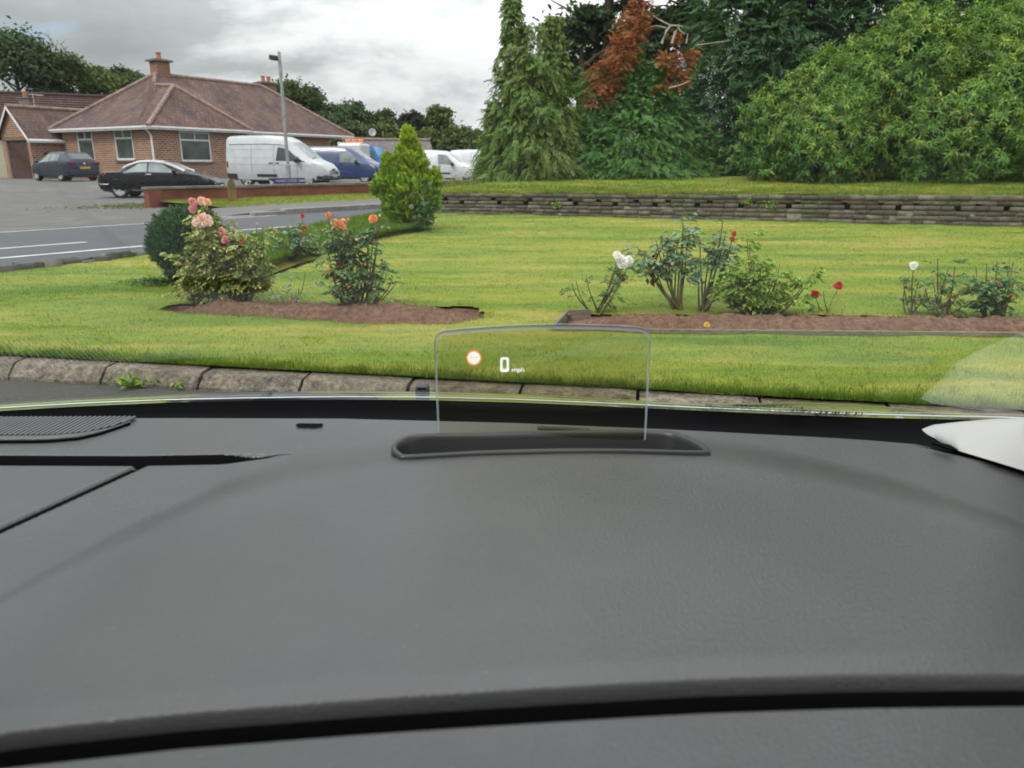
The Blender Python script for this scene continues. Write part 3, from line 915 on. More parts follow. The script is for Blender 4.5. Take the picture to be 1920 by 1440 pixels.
# ---------------------------------------------------------------- the brick garage
garage = thing('garage', 'small brick garage with a gabled tile roof and peeling brown door', 'garage', (0, 0, 0))
GA = HA.copy(); GB = HB.copy()
gp = on_plane(54, 300, H(0, 6.1), HA)
def gpx(u, v): return on_plane(u, v, G0, GA)
G0 = H(0, 9.15) - HA * 2.0
GW, GL, GZ = 3.2, 6.6, 3.02
def G(a, b, z=0):
    p = G0 + GA * a + GB * b
    return Vector((p.x, p.y, z))
u = UVM()
zb = 0.3
u.wall(G(0, 0), G(0, GW), zb, GZ, [(0.3, 2.75, zb, 2.72)], inward=GA)
u.wall(G(0, 0), G(GL, 0), zb, GZ, [(0.75, 1.9, 0.9, 2.0)], inward=GB)
u.wall(G(0, GW), G(GL, GW), zb, GZ)
gr = 4.70
u.poly([G(0, 0, GZ), G(0, GW, GZ), G(0, GW / 2, gr - .05)], G(0, 0), GB)
u.build('wall', M_BRICK, garage)
u = UVM()
rz = GZ - .08; sl = (gr - GZ) / (GW / 2)
for b0 in (-0.3, GW + .3):
    zz = GZ - 0.3 * sl
    u.poly([G(-.22, b0, zz + .05), G(GL, b0, zz + .05), G(GL, GW / 2, gr + .05), G(-.22, GW / 2, gr + .05)], G(0, b0, zz), GA)
groof = u.build('roof', M_TILE, garage)
bm = bmesh.new(); n = 14
for i in range(n):
    add_tube(bm, [G(-.22 + i * GL / n, GW / 2, gr + .07), G(-.22 + (i + 1) * GL / n, GW / 2, gr + .07)], [.13, .12], 8)
obj('ridge_tile', bm, M_RIDGE, groof)
bm = bmesh.new()
for b0 in (-0.3, GW + .3):
    add_prism(bm, [G(-.25, b0, GZ - .3 * sl - .12), G(-.25, GW / 2, gr - .12), G(-.25, GW / 2, gr + .06), G(-.25, b0, GZ - .3 * sl + .06)], GA * 0.03)
gutter(bm, G(-.2, -.32, GZ - .3 * sl + .06), G(GL, -.32, GZ - .3 * sl + .06))
obj('bargeboard', bm, M_WHITE, garage)
u = UVM()
u.wall(tuple(G(0.09, .3).xy), tuple(G(0.09, 2.75).xy), zb, 2.72)
obj_d = u.build('door', M_DOORW, garage)
bm = bmesh.new()
add_box(bm, tuple(G(0.0, 1.52, 2.85)), (2.9, 0.05, 0.24), math.atan2(GB.y, GB.x))
obj('lintel', bm, plain('rendered_lintel', (0.19, 0.12, 0.09), .9), garage)
bm = bmesh.new()
c = G(1.32, .09, 1.45); add_box(bm, tuple(c), (1.14, .03, 1.09), math.atan2(GA.y, GA.x))
obj('hatch', bm, plain('dark_red_board', (0.03, 0.014, 0.013), .8), garage)

# ---------------------------------------------------------------- neighbour behind the garage: brown ribbed roof, cream gable
nb = thing('neighbour_house', 'cream house with a long dark brown tiled roof behind the garage', 'house')
NA = Vector((0.86, 0.51, 0)); NBv = Vector((-0.51, 0.86, 0))
N0 = on_y(-16, 262, 56.0); N0.z = 0
def Nn(a, b, z): 
    p = N0 + NA * a + NBv * b
    return Vector((p.x, p.y, z))
ne = on_y(3, 228, 56).z; nr = on_y(0, 174, 59.5).z
u = UVM()
u.wall(Nn(0, 0, 0), Nn(0, 8, 0), .3, ne); u.wall(Nn(0, 0, 0), Nn(15, 0, 0), .3, ne); u.wall(Nn(15, 0, 0), Nn(15, 8, 0), .3, ne)
u.poly([Nn(0, 0, ne), Nn(0, 8, ne), Nn(0, 4, nr - .1)])
u.build('wall', plain('cream_render', (0.52, 0.48, 0.36), .9), nb)
u = UVM()
for b0 in (-.5, 8.5):
    u.poly([Nn(-.4, b0, ne - .2), Nn(15.4, b0, ne - .2), Nn(15.4, 4, nr), Nn(-.4, 4, nr)], Nn(0, b0, ne), NA)
nroof = u.build('roof', M_TILE2, nb)
bm = bmesh.new()   # the roof's raised tile courses
for k in range(1, 13):
    f = k / 13
    p = Nn(-.4, -.5 + 4.5 * f, ne - .2 + (nr - ne + .2) * f + .03); q = Nn(15.4, -.5 + 4.5 * f, ne - .2 + (nr - ne + .2) * f + .03)
    add_tube(bm, [p, q], .05, 5)
add_tube(bm, [Nn(-.4, 4, nr + .05), Nn(15.4, 4, nr + .05)], .14, 8)
obj('tile_course', bm, M_TILE2, nroof)
bm = bmesh.new()
add_prism(bm, [Nn(-.42, -.55, ne - .4), Nn(-.42, 4, nr - .25), Nn(-.42, 4, nr + .02), Nn(-.42, -.55, ne - .12)], NA * .04)
add_prism(bm, [Nn(-.42, 8.55, ne - .4), Nn(-.42, 4, nr - .25), Nn(-.42, 4, nr + .02), Nn(-.42, 8.55, ne - .12)], NA * .04)
obj('bargeboard', bm, M_WHITE, nb)
chp = on_y(47, 181, 58.5)
bm = bmesh.new()
add_box(bm, (chp.x, chp.y, chp.z - .62), (.75, .55, 1.0)); add_box(bm, (chp.x, chp.y, chp.z - .10), (.9, .7, .08))
nch = obj('chimney', bm, M_STONE, nb)
bm = bmesh.new()
add_lathe(bm, [(0.15, 0), (0.13, .38), (0.16, .40), (0.08, .40)], 12, Matrix.Translation((chp.x, chp.y, chp.z - .06)) @ Matrix.Rotation(R(90), 4, 'X'))
obj('chimney_pot', bm, M_POT, nch)
# tv aerial
bm = bmesh.new()
ap = on_y(62, 182, 58.5)
add_tube(bm, [ap + Vector((0, 0, -1.2)), ap + Vector((0, 0, 0.25))], .025, 6)
add_tube(bm, [ap + Vector((-.3, 0, .2)), ap + Vector((.75, 0, .12))], .025, 6)
for k in range(7):
    c = ap + Vector((-.25 + k * .15, 0, .2 - .015 * k)); add_tube(bm, [c + Vector((0, -.2, 0)), c + Vector((0, .2, 0))], .015, 5)
obj('aerial', bm, M_FASCIA, nb)

# ---------------------------------------------------------------- long grey shed behind the parked vans
shed = thing('long_shed', 'long low grey shed with a lichen covered roof behind the parked vans', 'shed')
s0, s1 = on_y(640, 262, 58), on_y(806, 263, 60)
e = (s1 - s0); e.z = 0; e.normalize(); bk = Vector((-e.y, e.x, 0))
t_ = NT('lichen_slate')
ln = t_.noise(2.2, 7, 0.7, t_.map(t_.coord(), (2.5, 2.5, .6)))
M_LICH = t_.pbr(t_.ramp(ln, [(0.35, (0.095, 0.088, 0.085)), (0.55, (0.16, 0.145, 0.14)), (0.72, (0.27, 0.25, 0.23))]), .95)
bm = bmesh.new()
fl = s0 - bk * 1.8; fr = s1 - bk * 1.8
bm.faces.new([bm.verts.new(p) for p in (Vector((fl.x, fl.y, s0.z - 1.5)), Vector((fr.x, fr.y, s0.z - 1.5)), s1, s0)])
bl = s0 + bk * 1.8; br = s1 + bk * 1.8
bm.faces.new([bm.verts.new(p) for p in (Vector((bl.x, bl.y, s0.z - 1.5)), Vector((br.x, br.y, s0.z - 1.5)), s1, s0)])
obj('roof', bm, M_LICH, shed)
u = UVM()
u.wall(fl, fr, .3, s0.z - 1.45); u.poly([Vector((fr.x, fr.y, .3)), Vector((br.x, br.y, .3)), Vector((br.x, br.y, s0.z - 1.5)), s1, Vector((fr.x, fr.y, s0.z - 1.5))])
u.build('wall', plain('grey_render', (0.22, 0.21, 0.20), .95, var=.3), shed)
bm = bmesh.new()
add_tube(bm, [s0 + Vector((0, 0, .03)), s1 + Vector((0, 0, .03))], .11, 7)
obj('ridge_tile', bm, M_RIDGE, shed)
# satellite dish on the shed ridge
dish = thing('satellite_dish', 'small round pale satellite dish above the shed roof', 'satellite dish', tuple(on_y(699, 263, 57.5)))
dc = Vector((0, 0, .55))
bm = bmesh.new()
add_lathe(bm, [(0.001, 0.07), (0.1, .06), (0.19, .03), (0.27, -.02), (0.275, -.005), (0.19, .045), (0.001, .085)], 20, Matrix.Translation(dc))
obj('reflector', fix(bm), M_FASCIA, dish, True)
bm = bmesh.new()
add_tube(bm, [(0, .05, 0), dc + Vector((0, .1, 0))], .03, 6); add_tube(bm, [dc + Vector((0, 0, -.35)), dc + Vector((0, -.45, -.05))], .02, 6)
add_box(bm, tuple(dc + Vector((0, -.45, -.03))), (.1, .1, .12))
obj('arm', bm, plain('dish_arm', (.2, .2, .2), .5), dish)

# ---------------------------------------------------------------- red wall along the far verge
t_ = NT('red_render')
rn = t_.noise(1.6, 7, .68, t_.map(t_.coord(), (1, 1, 2.5)))
M_RED = t_.pbr(t_.ramp(rn, [(0.3, (0.10, 0.030, 0.022)), (0.5, (0.19, 0.055, 0.038)), (0.7, (0.26, 0.09, 0.06)), (0.82, (.36, .22, .17))]), .9, 0, t_.bump(rn, .3))
rw = thing('garden_wall', 'long low red painted wall with a grey coping across the road', 'wall')
QW, RA0, RA1, RT = 22.05, a_of(*on_z(275, 382, .12).xy), 62.0, 0.555
ang = math.atan2(RD.y, RD.x)
bm = bmesh.new()
n = 24
for i in range(n):
    a = RA0 + (RA1 - RA0) * (i + .5) / n
    p = qa(QW, a); add_box(bm, (p.x, p.y, (RT - .06) / 2), ((RA1 - RA0) / n - .006, .2, RT - .06 + .02), ang)
p = qa(QW, RA0 + .2); add_box(bm, (p.x, p.y, RT / 2), (.42, .30, RT), ang, .01)
obj('wall_face', bm, M_RED, rw)
bm = bmesh.new()
n = 40
for i in range(n):
    a = RA0 - .05 + (RA1 - RA0) * (i + .5) / n
    p = qa(QW, a); add_box(bm, (p.x, p.y, RT + .005), ((RA1 - RA0) / n - .012, .34, .075), ang, .012)
obj('coping', bm, plain('coping_stone', (0.17, 0.155, 0.14), .9, var=.35, scale=3), rw)

# wooden marker post on the verge
pp = on_z(437, 379, .165)
post = thing('wooden_post', 'short weathered wooden post with a rounded top on the grass verge', 'post', (pp.x, pp.y, .12), R(20))
t_ = NT('mossy_wood')
wn2 = t_.noise(5, 6, .7, t_.map(t_.coord(), (3, 3, .8)))
M_POST = t_.pbr(t_.ramp(wn2, [(0.3, (0.05, 0.04, 0.02)), (0.5, (0.16, 0.11, 0.04)), (0.7, (0.28, 0.19, 0.06))]), .9)
bm = bmesh.new()
pr = [(-.12, 0), (.12, 0), (.115, .5), (.10, .6), (.06, .68), (0, .71), (-.06, .68), (-.10, .6), (-.115, .5)]
add_prism(bm, [(x, -.09, z) for x, z in pr], (0, .18, 0))
bmesh.ops.bevel(bm, geom=bm.edges[:], offset=.012, segments=2, affect='EDGES')
obj('shaft', bm, M_POST, post)
bm = bmesh.new(); add_box(bm, (0, -.094, .5), (.12, .012, .16), 0, .004)
obj('plate', bm, plain('post_plate', (.09, .075, .05), .7), post)

# floodlight post
lp = qa(23.6, 0); lpx = on_y(541.5, 333, 28.6)
lamp = thing('lamp_post', 'thin grey metal post with a small black floodlight at its top', 'lamp post', (lpx.x, lpx.y, float(gz(lpx.x, lpx.y))))
ztop = on_y(524.5, 97, 28.6).z - lamp.location.z
dxl = on_y(524.5, 97, 28.6).x - lpx.x
M_GALV = plain('galvanised_steel', (0.30, 0.31, 0.31), .5, .3, var=.25)
bm = bmesh.new()
L3 = lambda f: Vector((dxl * f * .35, 0, ztop * f))
add_tube(bm, [L3(0), L3(.24), L3(.245), L3(.85), L3(.855), L3(1)], [.095, .085, .06, .055, .07, .05], 10)
obj('pole', bm, M_GALV, lamp, False)
tp = L3(.955)
bm = bmesh.new(); add_box(bm, (tp.x - .20, -.02, tp.z), (.28, .26, .16), 0, .03, Matrix.Translation((tp.x, 0, tp.z)) @ Matrix.Rotation(R(8), 4, 'Y') @ Matrix.Translation((-tp.x, 0, -tp.z)))
obj('floodlight', bm, plain('black_housing', (.02, .02, .022), .5), lamp)
bm = bmesh.new(); add_tube(bm, [(tp.x, 0, tp.z + .02), (tp.x - .1, 0, tp.z + .01)], .03, 6)
obj('bracket', bm, M_GALV, lamp)

# blue banner behind the wall
b0, b1 = on_y(503.5, 334, 27.0), on_y(572, 333.5, 27.6)
bd = (b1 - b0); bd.z = 0; BL = bd.length; bang = math.atan2(bd.y, bd.x)
ban = thing('banner_sign', 'dark blue banner with white lettering low behind the red wall', 'sign', (b0.x, b0.y, b0.z), bang)
bm = bmesh.new(); add_box(bm, (BL / 2, 0, -.28), (BL, .02, .56), 0, .004)
obj('panel', bm, plain('banner_blue', (0.022, 0.032, 0.13), .6), ban)
M_SIGNW = plain('banner_white', (.55, .52, .55), .6)
def text(name, body, loc, size, m, parent, rot=(R(90), 0, 0), ext=.002, align='LEFT', sx=1.0):
    cu = bpy.data.curves.new(name, 'FONT'); cu.body = body; cu.size = size; cu.extrude = ext; cu.align_x = align
    cu.materials.append(m)
    tmp = bpy.data.objects.new(name, cu); COL.objects.link(tmp)
    bpy.context.view_layer.update()
    me = bpy.data.meshes.new_from_object(tmp.evaluated_get(bpy.context.evaluated_depsgraph_get()))
    bpy.data.objects.remove(tmp); bpy.data.curves.remove(cu)
    me.name = name
    o = bpy.data.objects.new(name, me); o.location = loc; o.rotation_euler = rot; o.scale = (sx, 1, 1)
    return link(o, parent)
text('lettering', 'MAKE OVER ONS', (.24, -.013, -.135), .125, M_SIGNW, ban, sx=1.08)
text('lettering', "'AOTZO", (.20, -.013, -.36), .21, plain('banner_cream', (.62, .60, .50), .6), ban, sx=1.25)
bm = bmesh.new()
add_prism(bm, [(.03, -.0135, -.05), (.16, -.0135, -.15), (.05, -.0135, -.23)], (0, -.002, 0))
obj('arrow', bm, M_SIGNW, ban)
bm = bmesh.new()
add_prism(bm, [(1.30 * BL / 1.4, -.0135, -.07), (1.25 * BL / 1.4, -.0135, -.10), (1.30 * BL / 1.4, -.0135, -.13)], (0, -.002, 0))
obj('arrow', bm, M_SIGNW, ban)
# ================================================================ VEHICLES
def paint(name, col, rough=0.28, metal=0.0, coat=0.6, spec=.5):
    t = NT(name)
    n = t.noise(3.0, 4, .6)
    c = t.ramp(n, [(0.3, tuple(k * .88 for k in col)), (0.7, tuple(min(1, k * 1.08) for k in col))])
    d = t.noise(9, 5, .7)
    return t.pbr(c, t.ramp(d, [(0.3, rough * .8), (0.7, rough * 1.5)]), metal, None, **{'Coat Weight': coat, 'Coat Roughness': 0.12, 'Specular IOR Level': spec})
M_BLACKP = paint('black_paint', (0.007, 0.007, 0.009), .22, coat=.15, spec=.25)
M_NAVYP = paint('slate_blue_paint', (0.020, 0.027, 0.047), .3, .1, coat=.25, spec=.35)
M_SILVP = paint('white_silver_paint', (0.45, 0.465, 0.485), .35, 0.0)
M_WHITEP = paint('white_van_paint', (0.56, 0.57, 0.59), .35)
M_BLUEP = paint('dark_blue_van_paint', (0.022, 0.042, 0.135), .3)
M_SKYP = paint('sky_blue_paint', (0.03, 0.22, 0.60), .35)
M_SOFTSIL = paint('silver_roof_paint', (0.55, 0.56, 0.58), .35, .0)
M_PLAST = plain('black_plastic', (0.022, 0.022, 0.024), .6, var=.25)
M_TYRE = plain('tyre_rubber', (0.016, 0.016, 0.017), .85, var=.3)
M_ALLOY = plain('wheel_alloy', (0.55, 0.56, 0.57), .35, .55, var=.08)
M_CGLASS = glass_dark('car_glass', (0.035, 0.045, 0.048), .05)
M_CGLASS2 = glass_dark('pale_car_glass', (0.16, 0.19, 0.19), .05)
M_LAMP = plain('headlamp_glass', (0.55, 0.56, 0.55), .15, .2, var=.25, scale=18)
M_TAIL = plain('red_lamp', (0.45, 0.02, 0.02), .2, var=.25, scale=9)
M_TAILD = plain('dark_red_lamp', (0.16, 0.015, 0.025), .2, var=.25, scale=9)
M_YPLATE = plain('yellow_plate', (0.72, 0.42, 0.02), .5, var=.06)
M_WPLATE = plain('white_plate', (0.6, 0.6, 0.57), .5, var=.06)
M_INK = plain('plate_ink', (0.03, 0.025, 0.02), .6)
M_SEAM = plain('panel_gap', (0.01, 0.01, 0.011), .8)

class Loft:
    """car body from stations (x, zbottom, zbelt, zroof, wbelt, wroof); x forward, rear at 0"""
    V = [0, .10, .22, .36, .50, .62, .74, .86, .96, 1.04, 1.0]
    def __init__(s, st):
        st = np.array(st, float); s.st = st
        s.x0, s.x1 = st[0, 0], st[-1, 0]
    def at(s, x):
        st = s.st
        r = [np.interp(x, st[:, 0], st[:, k]) for k in range(1, 6)]
        # light smoothing between stations
        e = 0.05
        for k in range(5):
            r[k] = (r[k] * 2 + np.interp(x - e, st[:, 0], st[:, k + 1]) + np.interp(x + e, st[:, 0], st[:, k + 1])) / 4
        return r
    def sec(s, x):
        zb, zt, zr, wb, wr = s.at(x)
        h = zt - zb
        d = zr - zt
        return np.array([(0, zb), (wb * .86, zb), (wb * .955, zb + .05), (wb * .985, zb + h * .28), (wb * 1.0, zb + h * .60), (wb * .985, zb + h * .88), (wb * .965, zt),
                         (wb * .965 * .55 + wr * .45, zt + d * .45), (wr * 1.01, zt + d * .86), (wr * .93, zt + d * .955), (wr * .70, zt + d * .992), (0, zr)])
    def side(s, x, v, out=0.0):
        """point on the side glass band: v=0 belt, v=1 roof edge"""
        p = s.sec(x)
        a = np.array([p[6], p[7], p[8]])
        t = v * 2
        q = a[0] + (a[1] - a[0]) * t if t < 1 else a[1] + (a[2] - a[1]) * (t - 1)
        return np.array([x, q[0] + out, q[1]])
    def low(s, x, f, out=0.0):
        """point on the lower side: f=0 sill, 1 belt"""
        p = s.sec(x)[2:7]
        k = np.linspace(0, 1, 5)
        return np.array([x, np.interp(f, k, p[:, 0]) + out, np.interp(f, k, p[:, 1])])
    def top(s, x, w, out=0.0):
        """point on the top surface, w -1..1 across"""
        p = s.sec(x)[8:]
        y = abs(w) * p[0][0] * .97
        z = np.interp(y, p[::-1, 0], p[::-1, 1])
        return np.array([x, math.copysign(y, w), z + out])
    def body(s, n=64):
        xs = np.linspace(s.x0, s.x1, n)
        bm = bmesh.new(); rings = []
        for x in xs:
            p = s.sec(x)
            full = [(y, z) for y, z in p] + [(-y, z) for y, z in p[-2:0:-1]]
            rings.append([bm.verts.new((x, y, z)) for y, z in full])
        m = len(rings[0])
        for r0, r1 in zip(rings, rings[1:]):
            for k in range(m): bm.faces.new((r0[k], r1[k], r1[(k + 1) % m], r0[(k + 1) % m]))
        bm.faces.new(rings[0]); bm.faces.new(rings[-1][::-1])
        return fix(bm)
def cut_arches(o, cuts):
    """carve round wheel arches out of a closed body"""
    tmp = []
    for (x, z, r, y0, y1) in cuts:
        bm = bmesh.new()
        bmesh.ops.create_cone(bm, cap_ends=True, segments=28, radius1=r, radius2=r, depth=y1 - y0,
                              matrix=Matrix.Translation((x, (y0 + y1) / 2, z)) @ Matrix.Rotation(R(90), 4, 'X'))
        c = bpy.data.objects.new('cut', bpy.data.meshes.new('cut')); bm.to_mesh(c.data); bm.free(); COL.objects.link(c); tmp.append(c)
        md = o.modifiers.new('b', 'BOOLEAN'); md.operation = 'DIFFERENCE'; md.object = c; md.solver = 'EXACT'
    bpy.context.view_layer.update()
    me = bpy.data.meshes.new_from_object(o.evaluated_get(bpy.context.evaluated_depsgraph_get()))
    o.modifiers.clear(); o.data = me
    for c in tmp: bpy.data.objects.remove(c)
    for p in me.polygons: p.use_smooth = True
    me.set_sharp_from_angle(angle=R(38))
def strip(name, pts_a, pts_b, m, parent, both=True, smooth=True, off=None):
    P = np.array([pts_a, pts_b])
    r = [grid_mesh(name, P, m, parent, smooth)]
    if both:
        Q = P.copy(); Q[..., 1] *= -1
        r.append(grid_mesh(name, Q[::-1], m, parent, smooth))
    return r
def side_window(L, name, xa0, xa1, xb0, xb1, m, parent, v0=.10, v1=.9, out=.012, n=10, k=5):
    """xa0/xa1 rear edge at belt / roof, xb0/xb1 front edge"""
    for sg in (1, -1):
        P = np.zeros((k, n, 3))
        for i, v in enumerate(np.linspace(0, 1, k)):
            for j, s_ in enumerate(np.linspace(0, 1, n)):
                x = (xa0 + (xa1 - xa0) * v) * (1 - s_) + (xb0 + (xb1 - xb0) * v) * s_
                p = L.side(x, v0 + (v1 - v0) * v, out); p[1] *= sg; P[i, j] = p
        grid_mesh(name, P if sg > 0 else P[::-1], m, parent)
def top_window(L, name, x0, x1, m, parent, w=.9, w1=None, out=.012, n=9, k=9):
    P = np.zeros((k, n, 3))
    w1 = w1 or w
    for i, f in enumerate(np.linspace(0, 1, k)):
        for j, s_ in enumerate(np.linspace(-1, 1, n)):
            p = L.top(x0 + (x1 - x0) * f, s_ * (w + (w1 - w) * f), out); P[i, j] = p
    return grid_mesh(name, P, m, parent)
def low_patch(L, name, x0, x1, f0, f1, m, parent, out=.01, n=12, k=3, both=True):
    for sg in ((1, -1) if both else (-1,)):
        P = np.zeros((k, n, 3))
        for i, f in enumerate(np.linspace(f0, f1, k)):
            for j, x in enumerate(np.linspace(x0, x1, n)):
                p = L.low(x, f, out); p[1] *= sg; P[i, j] = p
        grid_mesh(name, P if sg > 0 else P[::-1], m, parent)
def wheel(parent, x, y, r, wid, spokes=7, steel=False):
    for sg in (1, -1):
        w = empty('wheel', (x, sg * y, r)); w.parent = parent
        if sg < 0: w.rotation_euler = (0, 0, math.pi)
        # outer side is +y
        bm = bmesh.new()
        h = wid / 2
        add_lathe(bm, [(r * .66, -h), (r * .9, -h), (r * .985, -h * .75), (r, -h * .3), (r, h * .3), (r * .985, h * .75), (r * .93, h * .97), (r * .70, h), (r * .66, h * .9)], 32)
        obj('tyre', fix(bm), M_TYRE, w, True)
        bm = bmesh.new()
        add_lathe(bm, [(r * .68, h * .93), (r * .645, h * .98), (r * .61, h * .8), (r * .60, -h * .2)], 32)
        ro = r * .63
        for k in range(spokes):
            a = 2 * math.pi * k / spokes
            M = Matrix.Rotation(a, 4, 'Y')
            wd0, wd1 = (.10, .085) if spokes < 10 else (.05, .05)
            pts = [(r * .12, -wd0 * r * 1.3), (ro, -wd1 * r * 2.0), (ro, wd1 * r * 2.0), (r * .12, wd0 * r * 1.3)]
            add_prism(bm, [M @ Vector((px, h * .72, pz)) for px, pz in pts], M @ Vector((0, h * .16, 0)))
        add_lathe(bm, [(0.001, h * .95), (r * .14, h * .93), (r * .17, h * .7)], 16)
        obj('rim', fix(bm), M_ALLOY, w)
        bm = bmesh.new()
        add_lathe(bm, [(0.001, h * .25), (r * .3, h * .25), (r * .62, h * .1)], 20)
        obj('brake_disc', fix(bm), M_PLAST, w)
def mirror_pair(parent, x, y, z, m, s=1.0):
    for sg in (1, -1):
        bm = bmesh.new()
        bmesh.ops.create_uvsphere(bm, u_segments=14, v_segments=8, radius=1, matrix=Matrix.Translation((x, sg * (y + .09 * s), z)) @ Matrix.Diagonal((.07 * s, .11 * s, .085 * s, 1)))
        obj('door_mirror', bm, m, parent, True)
def plate(parent, x, z, front, m, y=0.0, w=.52):
    bm = bmesh.new()
    add_box(bm, (x, y, z), (.015, w, .11), 0, .004)
    p = obj('number_plate', bm, m, parent)
    sg = 1 if front else -1
    rr_ = random.Random(3)
    for k in range(7):
        yy = y - w * .36 + k * w * .12 + (.03 if k > 3 else 0)
        bm = bmesh.new()
        add_box(bm, (x + sg * .009, yy, z), (.004, .014, .07)); add_box(bm, (x + sg * .0092, yy + .012, z + (.028 if k % 2 else -.028)), (.004, .028, .014))
        obj('plate_character', bm, M_INK, p)
def line(parent, L, name, xs, f, rad=.006, m=None, both=True, fn=None):
    for sg in ((1, -1) if both else (-1,)):
        bm = bmesh.new()
        pts = []
        for x in xs:
            p = L.low(x, f(x) if callable(f) else f, .002); pts.append((p[0], p[1] * sg, p[2]))
        add_tube(bm, pts, rad, 5); obj(name, bm, m or M_SEAM, parent)
def vline(parent, L, x, f0=0.05, f1=1.0, v1=None, rad=.006, both=True, lean=0.0):
    for sg in ((1, -1) if both else (-1,)):
        bm = bmesh.new(); pts = []
        for f in np.linspace(f0, f1, 6):
            p = L.low(x, f, .002); pts.append((p[0], p[1] * sg, p[2]))
        if v1:
            for v in np.linspace(.2, v1, 5):
                p = L.side(x + lean * v, v, .002); pts.append((p[0], p[1] * sg, p[2]))
        add_tube(bm, pts, rad, 5); obj('door_gap', bm, M_SEAM, parent)
def handle(parent, L, x, f, m, s=.2):
    for sg in (1, -1):
        p = L.low(x, f, .015)
        bm = bmesh.new(); add_box(bm, (x, p[1] * sg, p[2]), (s, .04, .035), 0, .012)
        obj('door_handle', bm, m, parent)
def lens(parent, L, name, pts, m):
    """lamp laid on the skin: pts of (x, f) on the lower side"""
    for sg in (1, -1):
        bm = bmesh.new()
        a = []
        for x, f in pts:
            p = L.low(x, f, .012); a.append(Vector((p[0], p[1] * sg, p[2])))
        c = sum(a, Vector()) / len(a) + Vector((0, sg * .012, 0))
        cv = bm.verts.new(c); vs = [bm.verts.new(p) for p in a]
        for i in range(len(vs)): bm.faces.new((cv, vs[i], vs[(i + 1) % len(vs)]))
        obj(name, fix(bm), m, parent)
def end_patch(parent, name, x, pts, m, depth=.03):
    """flat shaped piece on the front or rear end: pts (y,z)"""
    bm = bmesh.new(); add_prism(bm, [(x, y, z) for y, z in pts], (depth, 0, 0))
    return obj(name, fix(bm), m, parent)
def shell(root, L, m, arches):
    b = obj('body', L.body(), m, root)
    cut_arches(b, arches)
    bm = bmesh.new()   # dark inner floor so the arches are not see-through
    xs = [a[0] for a in arches]
    add_box(bm, ((min(xs) + max(xs)) / 2, 0, .42), (max(xs) - min(xs) + .9, 1.15, .42))
    obj('underbody', bm, M_PLAST, root)
    return b
def vroot(name, label, u, v, depth, heading, cx, group=None):
    """stand the vehicle so that its middle is seen at photo column u, at optical depth `depth`"""
    d = ray(u, v); p = d * depth
    x, y = p.x, p.y
    z = float(gz(x, y)) + .004
    t = thing(name, label, 'van' if 'van' in name else ('lorry' if 'lorry' in name or 'truck' in name else 'car'), (x, y, z), R(heading), group)
    # children are built with x from the rear bumper: shift by -cx through an offset stored on the root
    return t
def shift(root, cx):
    for o in root.children:
        o.location.x -= cx

# --- black coupe cabriolet beside the red wall end
L = Loft([(0.0, .40, .74, .80, .60, .50), (.05, .32, .86, .90, .74, .60), (.25, .24, .93, .97, .84, .64), (.62, .22, .95, .985, .87, .62), (.80, .22, .95, 1.02, .875, .60), (1.15, .22, .945, 1.24, .88, .56), (1.55, .21, .94, 1.385, .885, .56),
          (2.0, .21, .93, 1.40, .885, .57), (2.45, .21, .92, 1.35, .885, .57), (2.75, .21, .915, 1.22, .885, .60), (3.12, .21, .91, 1.02, .88, .66), (3.3, .21, .895, .955, .875, .70), (3.75, .22, .82, .86, .86, .68), (4.08, .24, .70, .745, .80, .62), (4.26, .28, .58, .62, .68, .50), (4.34, .34, .50, .53, .52, .40)])
car = vroot('parked_car', 'black coupe with a silver roof parked beside the end of the red wall', 307, 345, 29.2, 8.0, 2.17)
shell(car, L, M_BLACKP, [(.80, .31, .365, .45, 1.2), (.80, .31, .365, -1.2, -.45), (3.42, .31, .365, .45, 1.2), (3.42, .31, .365, -1.2, -.45)])
top_window(L, 'roof_panel', 1.42, 2.42, M_SOFTSIL, car, 1.0, out=.008)
top_window(L, 'windscreen', 2.50, 3.12, M_CGLASS2, car, .93)
top_window(L, 'rear_window', .92, 1.36, M_CGLASS, car, .8)
side_window(L, 'window', 1.02, 1.52, 1.86, 1.86, M_CGLASS2, car, .05, .86)
side_window(L, 'window', 1.92, 1.92, 3.02, 2.38, M_CGLASS2, car, .05, .88)
for sg in (1, -1):   # bright roof rail arch
    bm = bmesh.new(); pts = []
    for x in np.linspace(.95, 3.2, 22):
        p = L.side(x, 1.0, .012); pts.append((p[0], p[1] * sg, p[2]))
    add_tube(bm, pts, .05, 6); obj('roof_rail', bm, M_SOFTSIL, car, True)
for x in (.80, 3.42): wheel(car, x, .745, .315, .21, 8)
for wx in (.80, 3.42):   # flared arch lips
    for sg in (1, -1):
        bm = bmesh.new()
        add_tube(bm, [(wx + .385 * math.cos(t), sg * (.885), .31 + .385 * math.sin(t)) for t in np.linspace(-.15, math.pi + .15, 18)], .018, 6)
        obj('arch_lip', bm, M_BLACKP, car, True)
lens(car, L, 'tail_light', [(.03, .98), (.07, .70), (.30, .74), (.40, .98), (.2, 1.02)], M_TAIL)
lens(car, L, 'headlight', [(3.78, .93), (4.02, .96), (4.28, .86), (4.27, .70), (4.05, .72)], M_LAMP)
mirror_pair(car, 2.86, .86, .98, M_BLACKP, 1.05)
handle(car, L, 1.92, .83, M_ALLOY, .2)
vline(car, L, 1.72, .06, 1.0); vline(car, L, 3.02, .06, .9)
line(car, L, 'trim_line', np.linspace(.1, .45, 6), .34, .012, M_ALLOY)
line(car, L, 'sill', np.linspace(1.25, 2.98, 10), .02, .04, M_PLAST)
end_patch(car, 'grille', 4.27, [(-.42, .42), (.42, .42), (.36, .54), (-.36, .54)], M_PLAST)
